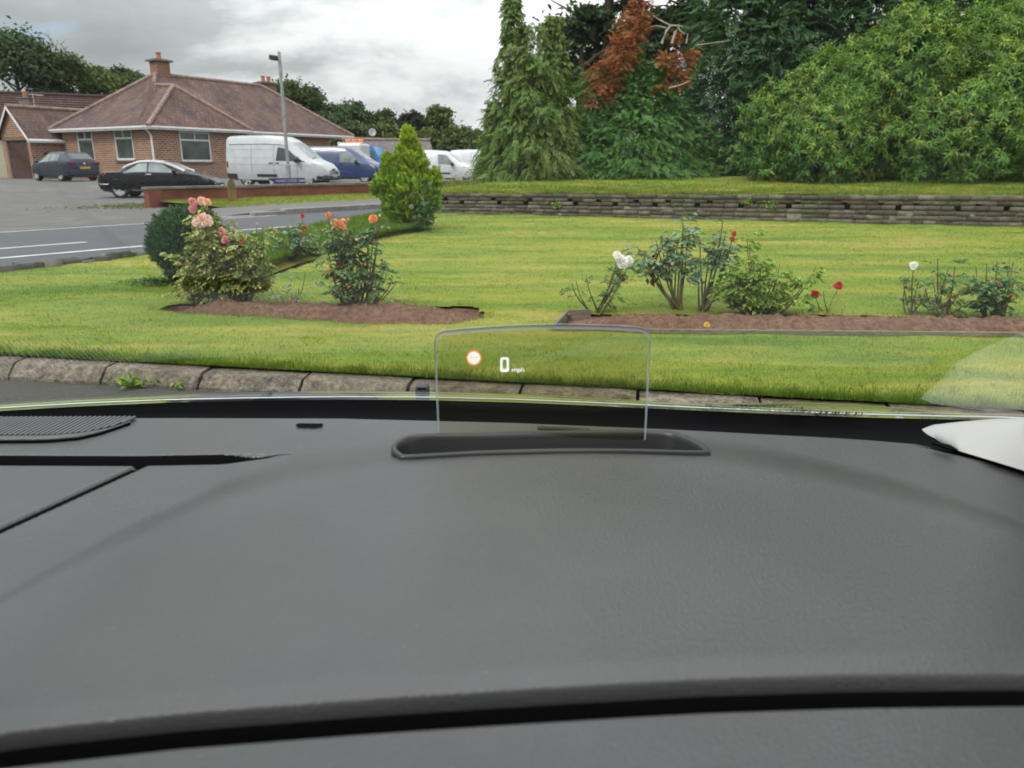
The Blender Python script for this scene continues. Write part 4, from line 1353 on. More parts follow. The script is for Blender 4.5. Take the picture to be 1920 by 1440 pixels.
plate(car, -.01, .56, False, M_YPLATE); plate(car, 4.36, .42, True, M_WPLATE)
shift(car, 2.17)

# --- slate blue hatchback, seen from the rear quarter
L = Loft([(0.0, .36, .86, .90, .66, .50), (.05, .28, .98, 1.03, .78, .58), (.16, .25, 1.01, 1.13, .85, .58), (.38, .24, 1.01, 1.30, .88, .56), (.66, .22, 1.0, 1.43, .895, .57), (.95, .21, .99, 1.475, .90, .58), (1.7, .2, .965, 1.51, .905, .60),
          (2.2, .2, .945, 1.495, .905, .60), (2.7, .2, .925, 1.38, .90, .60), (3.1, .2, .91, 1.18, .895, .62), (3.42, .2, .90, 1.00, .885, .66), (3.6, .2, .88, .94, .88, .66), (4.0, .22, .80, .85, .85, .62), (4.25, .26, .66, .70, .74, .52), (4.40, .32, .54, .57, .56, .42)])
car = vroot('parked_car', 'slate blue hatchback parked against the bungalow, its tail towards the road', 121, 320, 40.3, 145.0, 2.2)
shell(car, L, M_NAVYP, [(.86, .33, .385, .45, 1.2), (.86, .33, .385, -1.2, -.45), (3.52, .33, .385, .45, 1.2), (3.52, .33, .385, -1.2, -.45)])
top_window(L, 'rear_window', .10, .60, M_CGLASS, car, .95, .95, out=.02)
top_window(L, 'spoiler', .60, .80, M_PLAST, car, 1.0, out=.03)
top_window(L, 'windscreen', 2.45, 3.3, M_CGLASS, car, .93)
side_window(L, 'window', .95, 1.05, 1.88, 1.88, M_CGLASS2, car, .12, .9)
side_window(L, 'window', 1.94, 1.94, 3.12, 2.35, M_CGLASS2, car, .1, .9)
for x in (.86, 3.52): wheel(car, x, .765, .33, .215, 5)
for sg in (1, -1):
    bm = bmesh.new(); add_prism(bm, [(-.035, sg * .40, .90), (-.035, sg * .80, .97), (-.0, sg * .80, .83), (-.03, sg * .44, .82)], (.09, 0, 0)); obj('tail_light', fix(bm), M_TAILD, car)
lens(car, L, 'tail_light', [(.03, .99), (.05, .80), (.22, .80), (.34, .99)], M_TAILD)
bm = bmesh.new(); add_box(bm, (.03, 0, .44), (.14, 1.5, .28), 0, .05); obj('bumper', bm, M_NAVYP, car)
bm = bmesh.new(); add_box(bm, (.06, 0, .27), (.14, 1.2, .14), 0, .03); obj('diffuser', bm, M_PLAST, car)
plate(car, -.05, .68, False, M_YPLATE)
bm = bmesh.new(); add_lathe(bm, [(.001, .0), (.055, .0), (.06, .012), (.048, .016), (.001, .01)], 14, Matrix.Translation((-.035, 0, .90)) @ Matrix.Rotation(R(90), 4, 'Z')); obj('badge', fix(bm), M_ALLOY, car)
mirror_pair(car, 3.05, .88, 1.0, M_NAVYP)
handle(car, L, 2.1, .85, M_NAVYP); handle(car, L, 1.25, .88, M_NAVYP)
vline(car, L, 1.91, .05, 1.0); vline(car, L, 3.1, .05, .95); vline(car, L, 1.05, .45, 1.0)
line(car, L, 'crease', np.linspace(1.2, 3.0, 8), lambda x: .78 - .05 * (x - 1.2), .006, M_NAVYP)
shift(car, 2.2)

# --- high-roofed white van
L = Loft([(0.0, .42, 1.15, 2.14, .86, .66), (.04, .36, 1.17, 2.24, .92, .70), (.12, .32, 1.18, 2.29, .95, .72), (.6, .30, 1.18, 2.32, .97, .73), (2.0, .28, 1.17, 2.33, .975, .73), (2.75, .28, 1.16, 2.28, .975, .72), (3.1, .28, 1.15, 2.14, .97, .71), (3.5, .28, 1.14, 1.85, .965, .71),
          (3.95, .28, 1.12, 1.45, .955, .74), (4.15, .28, 1.10, 1.26, .95, .76), (4.35, .28, 1.06, 1.17, .93, .74), (4.68, .30, .96, 1.06, .88, .68), (4.86, .34, .80, .88, .80, .58), (4.96, .38, .66, .70, .66, .46)])
van = vroot('parked_van', 'white high roofed van parked behind the red wall and the lamp post', 533, 310, 35.6, -9.0, 2.48)
shell(van, L, M_SILVP, [(.98, .34, .42, .5, 1.2), (.98, .34, .42, -1.2, -.5), (4.02, .34, .42, .5, 1.2), (4.02, .34, .42, -1.2, -.5)])
top_window(L, 'windscreen', 3.28, 4.12, M_CGLASS2, van, .94)
side_window(L, 'window', 2.52, 2.62, 3.98, 3.12, M_CGLASS, van, .02, .62)
for sg in (1, -1):
    bm = bmesh.new(); pts = []
    for x in np.linspace(.2, 3.0, 20):
        p = L.side(x, .74, .003); pts.append((p[0], p[1] * sg, p[2]))
    add_tube(bm, pts, .014, 5); obj('roof_seam', bm, M_SEAM, van)
line(van, L, 'crease', np.linspace(.3, 4.2, 14), lambda x: .72 - .03 * x / 4, .012, plain('grey_crease', (.35, .36, .38), .4))
low_patch(L, 'rub_strip', 1.55, 2.55, .16, .30, M_PLAST, van, .018)
low_patch(L, 'bumper', .02, .56, .0, .30, M_PLAST, van, .02)
for x in (.98, 4.02): wheel(van, x, .80, .335, .22, 5)
lens(van, L, 'tail_light', [(.03, .55), (.03, .98), (.13, .98), (.15, .55)], M_TAILD)
lens(van, L, 'headlight', [(4.22, .98), (4.50, .97), (4.86, .90), (4.87, .72), (4.62, .68)], M_LAMP)
end_patch(van, 'grille', 4.90, [(-.56, .55), (.56, .55), (.5, .74), (-.5, .74)], M_PLAST, .06)
end_patch(van, 'badge', 4.93, [(-.16, .76), (.16, .76), (.16, .83), (-.16, .83)], M_PLAST, .04)
bm = bmesh.new(); add_box(bm, (4.83, 0, .42), (.30, 1.72, .24), 0, .07); obj('bumper', bm, M_PLAST, van)
low_patch(L, 'bumper', 4.46, 4.9, .0, .26, M_PLAST, van, .025)
plate(van, 5.0, .50, True, M_WPLATE)
mirror_pair(van, 3.62, .96, 1.22, M_PLAST, 1.7)
vline(van, L, 2.42, .05, 1.0, .7); vline(van, L, 3.55, .05, .98); vline(van, L, 1.30, .35, 1.0, .7)
handle(van, L, 2.58, .80, M_PLAST); handle(van, L, 2.28, .80, M_PLAST)
for z_ in (1.35, 1.75):
    for sg in (1, -1):
        bm = bmesh.new(); pts = []
        for x in np.linspace(.25, 2.3, 14):
            p = L.side(x, (z_ - 1.17) / 1.13, .004); pts.append((p[0], p[1] * sg, p[2]))
        add_tube(bm, pts, .008, 5); obj('panel_rib', bm, M_SILVP, van)
bm = bmesh.new()   # wipers
add_tube(bm, [(4.18, -.6, 1.27), (4.08, .05, 1.36)], .012, 5)
obj('wiper', bm, M_PLAST, van)
shift(van, 2.48)

def panel_van(name, label, m, u, v, depth, heading, scale=1.0, length=4.95, height=1.92, black_strip=True, pale=True):
    k = length / 4.95; hz = height / 1.92
    L = Loft([(x * k, zb, zt * hz, z * hz, wb, wr) for x, zb, zt, z, wb, wr in
         [(0.0, .40, 1.05, 1.74, .84, .62), (.05, .32, 1.08, 1.84, .91, .68), (.16, .28, 1.09, 1.88, .94, .70), (.7, .26, 1.09, 1.91, .955, .71), (2.2, .25, 1.08, 1.92, .96, .71), (3.0, .25, 1.07, 1.87, .96, .70), (3.35, .25, 1.06, 1.76, .955, .70),
          (3.8, .25, 1.05, 1.45, .95, .72), (4.12, .25, 1.03, 1.20, .94, .74), (4.3, .25, 1.0, 1.12, .92, .72), (4.65, .27, .90, 1.0, .87, .66), (4.85, .32, .74, .80, .78, .54), (4.94, .38, .60, .64, .62, .44)]])
    v_ = vroot(name, label, u, v, depth, heading, length / 2)
    xr, xf = .92 * k, 4.02 * k
    shell(v_, L, m, [(xr, .32, .40, .5, 1.2), (xr, .32, .40, -1.2, -.5), (xf, .32, .40, .5, 1.2), (xf, .32, .40, -1.2, -.5)])
    top_window(L, 'windscreen', 3.40 * k, 4.1 * k, M_CGLASS2, v_, .94)
    side_window(L, 'window', 2.72 * k, 2.66 * k, 3.86 * k, 3.28 * k, M_CGLASS2 if pale else M_CGLASS, v_, .02, .84)
    for x in (xr, xf): wheel(v_, x, .79, .32, .21, 9)
    if black_strip: low_patch(L, 'rub_strip', 1.4 * k, 3.5 * k, .30, .38, M_PLAST, v_, .018)
    else: line(v_, L, 'crease', np.linspace(1.3 * k, 3.4 * k, 10), lambda x: .30 + .10 * math.sin((x / k - 1.3) / 2.1 * math.pi), .012, plain('pale_blue_crease', (.07, .10, .22), .3))
    for sg in (1, -1):   # pressed frame of the load panel
        bm = bmesh.new(); pts = []
        for x, f in [(.35, .1), (.3, .5), (.5, .86), (1.7, .9), (2.5, .88), (2.55, .4), (2.5, .06)]:
            p = L.side(x * k, f, .004); pts.append((p[0], p[1] * sg, p[2]))
        add_tube(bm, pts, .010, 5); obj('panel_rib', bm, m, v_)
    vline(v_, L, 2.62 * k, .05, 1.0, .9); vline(v_, L, 3.62 * k, .05, .98); vline(v_, L, 1.55 * k, .4, 1.0, .9)
    handle(v_, L, 2.80 * k, .80, M_PLAST); handle(v_, L, 2.42 * k, .80, M_PLAST)
    mirror_pair(v_, 3.66 * k, .95, 1.10 * hz, M_PLAST, 1.4)
    lens(v_, L, 'headlight', [(4.25 * k, .98), (4.55 * k, .96), (4.82 * k, .88), (4.82 * k, .66), (4.55 * k, .70)], M_LAMP)
    lens(v_, L, 'tail_light', [(.03, .60), (.03, 1.0), (.12, 1.0), (.13, .60)], M_TAILD)
    end_patch(v_, 'grille', 4.88 * k, [(-.5, .48), (.5, .48), (.45, .62), (-.45, .62)], M_PLAST, .06)
    plate(v_, 4.97 * k, .44, True, M_WPLATE)
    shift(v_, length / 2)
    return v_
panel_van('parked_van', 'dark blue panel van half hidden behind the golden conifer', M_BLUEP, 640, 313, 41.0, -6.0, black_strip=False)
panel_van('parked_van', 'small white panel van with a black side strip, right of the golden conifer', M_WHITEP, 822, 313, 43.5, -8.0, length=4.4, height=1.84)
panel_van('parked_van', 'white van farthest right, its front hidden behind the drooping cypress', M_WHITEP, 912, 314, 48.5, -6.0, length=4.6, height=1.95, black_strip=True)

# --- recovery lorry and a blue cab behind the blue van
tr = thing('recovery_lorry', 'white lorry with an orange light bar on its cab behind the blue van', 'lorry', tuple(on_y(668, 300, 50)), R(-8))
tr.location.z = .4
zt = on_y(668, 269.5, 50).z - .4
bm = bmesh.new()
add_box(bm, (-.1, 0, zt - .85), (1.5, 1.9, 1.7), 0, .12)
obj('cab', bm, M_WHITEP, tr)
bm = bmesh.new(); add_box(bm, (-.15, -.95, zt - .62), (1.0, .04, .5), 0, .01); obj('window', bm, M_CGLASS, tr)
bm = bmesh.new(); add_box(bm, (-.1, 0, zt - 2.1), (1.6, 1.95, .9), 0, .1); obj('chassis', bm, M_PLAST, tr)
bm = bmesh.new()
add_box(bm, (0, -.1, zt + .05), (1.15, .3, .08), 0, .02)
obj('light_bar', bm, M_FASCIA, tr)
M_ORANGE = plain('orange_beacon', (.75, .16, .03), .3, var=.3, scale=8)
for k in (-.42, 0, .42):
    bm = bmesh.new(); add_box(bm, (k, -.1, zt + .17), (.34, .28, .17), 0, .04); obj('beacon', bm, M_ORANGE, tr)
bm = bmesh.new(); add_tube(bm, [(-.95, -.5, 0), (-.95, -.5, zt + .1)], .04, 6); add_tube(bm, [(-.95, .5, 0), (-.95, .5, zt + .1)], .04, 6); add_tube(bm, [(-.95, -.5, zt + .05), (-.95, .5, zt + .05)], .04, 6)
obj('headboard', bm, M_WHITE, tr)
for x in (-.3,): 
    wheel(tr, x, .85, .4, .25, 6)
bl = thing('blue_lorry', 'bright blue lorry cab just visible above the dark blue van', 'lorry', tuple(on_y(702, 300, 52)), R(-8))
bl.location.z = .4
zt = on_y(702, 274.5, 52).z - .4
bm = bmesh.new()
pf = [(-.55, .6), (-.55, zt - .05), (-.4, zt), (.25, zt - .03), (.5, zt - .55), (.62, zt - 1.0), (.62, .6)]
add_prism(bm, [(x, -.9, z) for x, z in pf], (0, 1.8, 0)); bmesh.ops.bevel(bm, geom=bm.edges[:], offset=.04, segments=2, affect='EDGES')
obj('cab', fix(bm), M_SKYP, bl)
bm = bmesh.new(); add_prism(bm, [(-.1, -.915, zt - .75), (.42, -.915, zt - .75), (.22, -.915, zt - .25), (-.1, -.915, zt - .25)], (0, .01, 0)); obj('window', fix(bm), M_CGLASS2, bl)
wheel(bl, 0, .82, .4, .25, 6)
# ================================================================ TREES AND PLANTS
M_BARK = plain('bark', (0.085, 0.065, 0.048), .95, var=.4, scale=5, bump=.4)
M_DEADWOOD = plain('bleached_wood', (0.36, 0.31, 0.27), .9, var=.25)
M_LF_FAR = leafmat('far_foliage', [(0, (0.0379, 0.0621, 0.0242)), (.5, (0.0776, 0.1138, 0.0414)), (1, (0.1294, 0.1690, 0.0621))], scale=.15, hue=.5, tint=(0.1121, 0.1466, 0.0552))
M_LF_DARK = leafmat('dark_foliage', [(0, (0.0350, 0.0661, 0.0311)), (.6, (0.0622, 0.1088, 0.0505)), (1, (0.1010, 0.1555, 0.0700))], scale=.3)
M_LF_GREY = leafmat('copper_dark_foliage', [(0, (0.022, 0.025, 0.022)), (.6, (0.036, 0.042, 0.036)), (1, (0.055, 0.062, 0.05))], hue=0)
M_LF_LIGHT = leafmat('light_foliage', [(0, (0.0675, 0.1013, 0.0338)), (.6, (0.1148, 0.1553, 0.0540)), (1, (0.1890, 0.2295, 0.0810))], scale=.3)
M_CYP = leafmat('cypress_foliage', [(0, (0.0784, 0.1409, 0.0383)), (.5, (0.1478, 0.2348, 0.0610)), (1, (0.2610, 0.3476, 0.1044))], scale=.9, hue=.35, tint=(0.2262, 0.2631, 0.0870))
M_CYP2 = leafmat('green_cypress_foliage', [(0, (0.0601, 0.1437, 0.0472)), (.5, (0.1180, 0.2595, 0.0751)), (1, (0.2145, 0.3938, 0.1073))], scale=.9, hue=.2)
M_LEYL = leafmat('dark_cypress_foliage', [(0, (0.0375, 0.0910, 0.0413)), (.5, (0.0750, 0.1660, 0.0713)), (1, (0.1408, 0.2632, 0.1087))], scale=.7, hue=.15)
M_BROWN = leafmat('dead_foliage', [(0, (0.2040, 0.0660, 0.0264)), (.5, (0.3480, 0.1200, 0.0456)), (1, (0.5040, 0.2040, 0.0780))], trans=.15, hue=0)
M_LAUREL = leafmat('laurel_foliage', [(0, (0.035, 0.105, 0.020)), (.35, (0.085, 0.20, 0.034)), (.7, (0.175, 0.31, 0.052)), (1, (0.36, 0.43, 0.085))], rough=.36, scale=.9, hue=.28, tint=(0.30, 0.32, 0.06), trans=.25)
M_GOLD = leafmat('golden_foliage', [(0, (0.1323, 0.2363, 0.0226)), (.5, (0.3119, 0.4725, 0.0302)), (1, (0.6237, 0.7278, 0.0530))], scale=2, hue=.25, tint=(0.0945, 0.1891, 0.0379))
M_IVY = leafmat('glaucous_leaves', [(0, (0.06, 0.11, 0.06)), (1, (0.16, 0.22, 0.15))], hue=0)
M_BOX = leafmat('dwarf_conifer_foliage', [(0, (0.0297, 0.0810, 0.0378)), (.5, (0.0607, 0.1350, 0.0567)), (1, (0.1148, 0.2093, 0.0878))], scale=3, hue=.15)
M_ROSELF = leafmat('rose_leaves', [(0, (0.0731, 0.1585, 0.0610)), (.5, (0.1341, 0.2560, 0.1098)), (.85, (0.2438, 0.3656, 0.1463)), (.97, (0.3900, 0.1219, 0.0731)), (1, (0.4875, 0.1463, 0.0731))], rough=.4, hue=0)
M_ROSEOL = leafmat('olive_rose_leaves', [(0, (0.1519, 0.2025, 0.0633)), (.5, (0.3037, 0.3670, 0.1266)), (.85, (0.4809, 0.5063, 0.1899)), (1, (0.7594, 0.5569, 0.1773))], rough=.45, hue=0)
M_ROSELT = leafmat('bright_rose_leaves', [(0, (0.1087, 0.2018, 0.0310)), (.5, (0.2173, 0.3571, 0.0544)), (1, (0.4192, 0.5589, 0.0931))], rough=.4, hue=0)
M_ROSEBL = leafmat('blue_green_rose_leaves', [(0, (0.1201, 0.2184, 0.1310)), (.6, (0.2184, 0.3385, 0.2184)), (.93, (0.3494, 0.4368, 0.2839)), (1, (0.3494, 0.1310, 0.0874))], rough=.4, hue=0)
M_STEM = plain('rose_stem', (0.13, 0.105, 0.04), .7, var=.4, scale=20)
M_STEMR = plain('red_rose_stem', (0.13, 0.055, 0.035), .7, var=.4, scale=20)

def tree_trunk(parent, h, r, limbs, spread, seed, m=None, lean=(0, 0)):
    rr_ = random.Random(seed)
    bm = bmesh.new()
    tops = []
    add_tube(bm, [(lean[0] * f, lean[1] * f, h * f) for f in (0, .3, .6, 1)], [r * 1.25, r, r * .75, r * .25], 8)
    for k in range(limbs):
        f = rr_.uniform(.3, .85); a = rr_.uniform(0, 6.28); l = spread * rr_.uniform(.5, 1)
        p0 = Vector((lean[0] * f, lean[1] * f, h * f)); p1 = p0 + Vector((math.cos(a) * l * .5, math.sin(a) * l * .5, l * .35)); p2 = p0 + Vector((math.cos(a) * l, math.sin(a) * l, l * .55))
        add_tube(bm, [p0, p1, p2], [r * .4, r * .22, r * .07], 6, False)
    return obj('trunk', bm, m or M_BARK, parent)

def crown_broad(parent, name, m, centres, radii, n_clump, per, leaf, seed, clump_r=.28, squash=.85, flat=.25):
    """leaf clumps spread through lobes; clumps leave gaps between them"""
    g = np.random.default_rng(seed)
    C, N, Rn = [], [], []
    centres = np.array(centres, float); radii = np.array(radii, float)
    wgt = radii ** 2 / np.sum(radii ** 2)
    for li, (c, r) in enumerate(zip(centres, radii)):
        k = max(4, int(n_clump * wgt[li]))
        d = unit(g.normal(size=(k, 3))); d[:, 2] = np.where(d[:, 2] < -.55, -d[:, 2], d[:, 2])
        rad = r * (0.55 + 0.47 * g.random(k) ** .5)
        cc = c + d * rad[:, None] * np.array([1, 1, squash])
        for q, dd in zip(cc, d):
            s = r * clump_r * g.uniform(.55, 1.25)
            pts = q + g.normal(size=(per, 3)) * s * np.array([.62, .62, .42])
            C.append(pts); N.append(np.repeat(dd[None], per, 0)); Rn.append(np.clip(g.normal(.5, .12) + g.normal(size=per) * .2, 0, 1))
    C = np.concatenate(C); N = np.concatenate(N); Rn = np.concatenate(Rn)
    nn_ = unit(N * .5 + g.normal(size=N.shape) * .7 + np.array([0, 0, .5]))
    D = np.cross(nn_, g.normal(size=N.shape))
    n = len(C)
    return leaves(name, C, D, nn_, leaf * g.uniform(.7, 1.4, n), leaf * .55 * g.uniform(.8, 1.2, n), m, parent, Rn)

def crown_spray(parent, name, m, axes, n_spray, per, slen, leaf, seed, droop=.6, flat=.35, inner=.35):
    """conifer crown: flat sprays of scale leaves set along boughs; axes: list of (x, y, z0, z1, r0, r1, weight, profile exponent)"""
    g = np.random.default_rng(seed)
    C, D, N, Rn = [], [], [], []
    W = np.array([a[6] for a in axes], float); W /= W.sum()
    for a, w in zip(axes, W):
        x0, y0_, z0, z1, r0, r1, _, ex_ = a[:8]
        tx, ty = (a[8], a[9]) if len(a) > 8 else (0, 0)
        k = int(n_spray * w)
        f = g.random(k) ** 1.25
        az = g.uniform(0, 2 * np.pi, k)
        # boughs in uneven tiers
        lob = 1 + .22 * np.sin(az * 3 + f * 17 + seed) + .16 * np.sin(az * 5 - f * 31)
        Rr = (r0 + (r1 - r0) * f ** ex_) * lob
        rad = Rr * (inner + (1 - inner) * g.random(k) ** .45)
        out = np.stack([np.cos(az), np.sin(az), 0 * az], -1)
        z = z0 + (z1 - z0) * f
        base = np.stack([x0 + tx * f + out[:, 0] * rad, y0_ + ty * f + out[:, 1] * rad, z], -1)
        dr = droop * g.uniform(.5, 1.4, k)
        ax = unit(out * 1.0 + np.stack([0 * az, 0 * az, .35 - dr], -1) + g.normal(size=(k, 3)) * .42)
        sl = slen * g.uniform(.55, 1.25, k) * np.clip(Rr / max(r0, .1), .35, 1)
        sn = unit(np.cross(ax, np.cross(np.array([0, 0, 1.0]), ax)) + g.normal(size=(k, 3)) * flat)
        sd = unit(np.cross(ax, sn))
        shade = np.clip(g.normal(.5, .16, k), 0, 1)
        t = np.linspace(.05, 1, per)
        for j, tt_ in enumerate(t):
            sgn = 1 if j % 2 else -1
            p = base + ax * (sl * tt_)[:, None] + sd * (sgn * leaf * .45 * (1.15 - tt_ * .6)) - np.array([0, 0, 1.0]) * (sl * tt_ ** 2 * .25 * droop)[:, None]
            d = unit(ax * .8 + sd * sgn * .75 * (1.05 - tt_ * .5) - np.array([0, 0, .35 * droop]))
            C.append(p); D.append(d); N.append(sn); Rn.append(np.clip(shade + g.normal(size=k) * .12 + (tt_ - .5) * .25, 0, 1))
    C, D, N, Rn = map(np.concatenate, (C, D, N, Rn))
    n = len(C)
    return leaves(name, C, D, N, leaf * g.uniform(.75, 1.35, n), leaf * .46 * g.uniform(.8, 1.2, n), m, parent, Rn, fold=.15)

# ---------------------------------------------------------------- distant trees: (u centre, v top, v base, half width px, distance, material, label)
def far_tree(u, vt, hw, dist, m, label, seed, group='trees on the hill beyond the houses', lobes=7, leaf=.5, dens=1.0, tall=False, bare=False):
    top = on_y(u, vt, dist); w = hw * 1.3 / FPX * dist; dens = dens * 1.7
    gx = float(gz(top.x, top.y))
    h = max(top.z - gx, 2.5)
    t = thing('tree', label, 'tree', (top.x, top.y, gx), 0, group)
    g = random.Random(seed)
    cs, rs = [], []
    r0 = min(w * .62, h * .42)
    cs.append((0, 0, h - r0 * .95)); rs.append(r0)
    for k in range(lobes):
        a = 6.28 * k / lobes + g.uniform(-.3, .3)
        rr_ = w * g.uniform(.34, .52)
        z_ = g.uniform(.30, .80) * h if not tall else g.uniform(.2, .85) * h
        cs.append((math.cos(a) * (w - rr_) * g.uniform(.6, 1), math.sin(a) * (w - rr_) * .8, min(z_, h - rr_ * .9))); rs.append(rr_)
    tree_trunk(t, h * .8, max(.16, h * .022), 9, w * .7, seed)
    crown_broad(t, 'crown', m, cs, rs, int(95 * dens), 36, leaf * .85, seed, clump_r=.36)
    if bare:
        bm = bmesh.new()
        for k in range(9):
            a = g.uniform(-1.2, 1.2); l = h * g.uniform(.10, .25)
            p = Vector((w * g.uniform(-.5, .8), g.uniform(-.5, .5), h * g.uniform(.75, .95)))
            q = p + Vector((math.sin(a) * l * .6, 0, l)); add_tube(bm, [p, (p + q) / 2 + Vector((.1, 0, 0)), q], [.07, .05, .015], 5, False)
            for j in range(3):
                b_ = p + (q - p) * g.uniform(.3, .9); add_tube(bm, [b_, b_ + Vector((g.uniform(-.8, .8), 0, g.uniform(.2, .9)))], [.03, .01], 4, False)
        obj('bare_branches', bm, M_BARK, t)
    return t
FT = [
    (15, 52, 72, 78, M_LF_DARK, 'tall dark tree at the left edge, high above the brown roof', .55, 1.5, True),
    (85, 92, 52, 80, M_LF_FAR, 'tree with bare twigs on top, right of the tallest dark tree', .5, 1.2, True),
    (128, 118, 40, 84, M_LF_FAR, 'mid green tree behind the brown ribbed roof', .5, 1.0, False),
    (176, 124, 34, 88, M_LF_LIGHT, 'paler olive tree left of the round dark tree', .5, 1.0, False),
    (216, 126, 32, 92, M_LF_DARK, 'round dark tree just left of the bungalow roof', .5, 1.0, False),
    (232, 142, 26, 82, M_LF_LIGHT, 'small lighter green tree in front of the round dark tree', .45, .8, False),
    (252, 136, 18, 98, M_LF_DARK, 'small dark tree top touching the bungalow roof slope', .5, .6, False),
    (545, 150, 44, 88, M_LF_FAR, 'tall tree behind the far chimney of the bungalow', .5, 1.3, False),
    (600, 196, 46, 92, M_LF_FAR, 'broad tree on the slope right of the far chimney', .5, 1.1, False),
    (618, 214, 40, 84, M_LF_DARK, 'dark tree low behind the right end of the bungalow roof', .5, 1.0, False),
    (660, 192, 28, 100, M_LF_DARK, 'rounded dark tree standing out on the skyline above the blue lorry', .55, .9, False),
    (668, 228, 34, 84, M_LF_FAR, 'low green tree below the rounded skyline tree', .5, .9, False),
    (718, 206, 25, 104, M_LF_FAR, 'dome shaped tree between the two darkest skyline trees', .55, .9, False),
    (722, 232, 30, 86, M_LF_LIGHT, 'low light green tree left of the golden conifer top', .5, .8, False),
    (773, 211, 26, 96, M_LF_GREY, 'almost black round tree right of the golden conifer top', .5, 1.2, False),
    (822, 199, 26, 64, M_LF_LIGHT, 'airy light green tree with a gappy crown left of the cypress', .36, .8, True),
    (862, 236, 34, 60, M_LF_LIGHT, 'low bushy light green tree next to the cypress', .36, 1.0, False),
    (800, 246, 26, 62, M_LF_LIGHT, 'light green bush over the right end of the shed', .34, .7, False),
    (632, 262, 14, 56, M_LF_LIGHT, 'small green bush between the bungalow and the shed', .3, .5, False),
]
for i, (u_, v_, hw, dist, m, lab, lf, dens, tall) in enumerate(FT):
    far_tree(u_, v_, hw, dist, m, lab, 100 + i, leaf=lf, dens=dens, tall=tall, bare=(i == 1))
# far hedge line closing the gaps between trunks (reads as one mass)
hx_ = np.concatenate([np.linspace(-40, 330, 40), np.linspace(520, 910, 46)])
C = []
for u_ in hx_:
    D_ = 94 + rng.uniform(-4, 4)
    if u_ > 780: D_ = 66
    p = on_y(u_, 262, D_); z0 = float(gz(p.x, p.y))
    top = on_y(u_, (212 if u_ < 400 else 246) + rng.uniform(-8, 10), D_).z
    n = 260
    C.append(np.stack([p.x + rng.normal(size=n) * .9, p.y + rng.normal(size=n) * .9, z0 + (top - z0) * rng.random(n) ** .8], -1))
C = np.concatenate(C); n = len(C)
o = leaves('far_hedge', C, rand_dir(n), unit(rand_dir(n) + np.array([0, -.5, .6])), .55 * rng.uniform(.6, 1.3, n), .34, M_LF_FAR)
tag(o, kind='stuff')

# ---------------------------------------------------------------- right-hand trees on the terrace
def tz(x, y): return float(ter_z(x, y))
def at(u, v, Y):
    p = on_y(u, v, Y); return p
# drooping two-spired cypress
Y = 17.4; b = at(1000, 337, Y); base = Vector((b.x, Y, tz(b.x, Y)))
t = thing('conifer_tree', 'drooping pale green conifer with two spires at the left end of the terrace', 'tree', base, 0, 'trees on the terrace')
px = lambda u, v, y=Y: at(u, v, y) - base
def spire(u, vt, w0, w1, v0, wt, ub, ex_=1.0, y=Y):
    tp = px(u, vt); bs = px(ub, v0)
    return (bs.x, y - Y, max(bs.z, .02), tp.z, w0, w1, wt, ex_, tp.x - bs.x, 0)
tree_trunk(t, px(965, 150).z, .10, 10, .6, 5)
crown_spray(t, 'crown', M_CYP, [spire(960, -30, .85, .10, 330, 1.1, 972, .75), spire(1040, 30, .72, .12, 330, .9, 1032, .75), spire(1000, 110, 1.12, .45, 337, 1.5, 998, 1.0), spire(998, 45, .55, .30, 250, .5, 1000, 1.0),
                                spire(925, 190, .32, .12, 337, .4, 928, 1.0), spire(1065, 200, .5, .2, 337, .5, 1062, 1.0)], 9800, 10, .27, .064, 21, droop=1.05, inner=.35, flat=.5)
# green cypress with the dead brown top
Y = 17.7; b = at(1195, 335, Y); base = Vector((b.x, Y, tz(b.x, Y)))
t = thing('conifer_tree', 'green conifer with large dead rust brown branches and bleached bare twigs near its top', 'tree', base, 0, 'trees on the terrace')
tree_trunk(t, px(1195, 150).z, .10, 10, .8, 6)
crown_spray(t, 'crown', M_CYP2, [spire(1196, 84, 1.0, .04, 334, 1.1, 1190, .95), spire(1130, 200, .75, .25, 335, .8, 1128, 1.0), spire(1270, 190, .8, .25, 335, .8, 1270, 1.0),
                                 spire(1190, 215, 1.35, .6, 337, 1.3, 1190, 1.0), spire(1320, 230, .55, .2, 335, .5, 1325, 1.0), spire(1095, 235, .4, .2, 335, .4, 1090, 1.0), spire(1120, 130, .35, .25, 250, .35, 1110, 1.0), spire(1235, 110, .45, .25, 240, .5, 1235, 1.0), spire(1160, 120, .4, .2, 240, .4, 1160, 1.0)], 14500, 10, .27, .050, 22, droop=.55, inner=.35, flat=.5)
fr = -.55
def blob(u0, v0, u1, v1, r0, r1, wt, yo=fr, ex_=1.0):
    a, c = px(u0, v0), px(u1, v1)
    return (a.x, yo, a.z, c.z, r0, r1, wt, ex_, c.x - a.x, 0)
crown_spray(t, 'dead_branch', M_BROWN, [blob(1108, 200, 1128, 165, .16, .22, .6), blob(1130, 172, 1140, 118, .26, .20, 1.0), blob(1112, 150, 1122, 120, .12, .16, .3), blob(1152, 140, 1160, 92, .18, .24, .7, -.6), blob(1168, 112, 1176, 70, .22, .16, .7), blob(1150, 92, 1160, 66, .10, .14, .25),
                                        blob(1182, 76, 1188, 34, .16, .20, .6, -.6), blob(1196, 60, 1204, 6, .14, .10, .55), blob(1172, 48, 1182, 22, .08, .10, .2), blob(1188, 20, 1202, -30, .12, .07, .4), blob(1146, 185, 1160, 160, .10, .08, .15)], 1150, 11, .24, .044, 23, droop=.45, inner=.0, flat=.8)
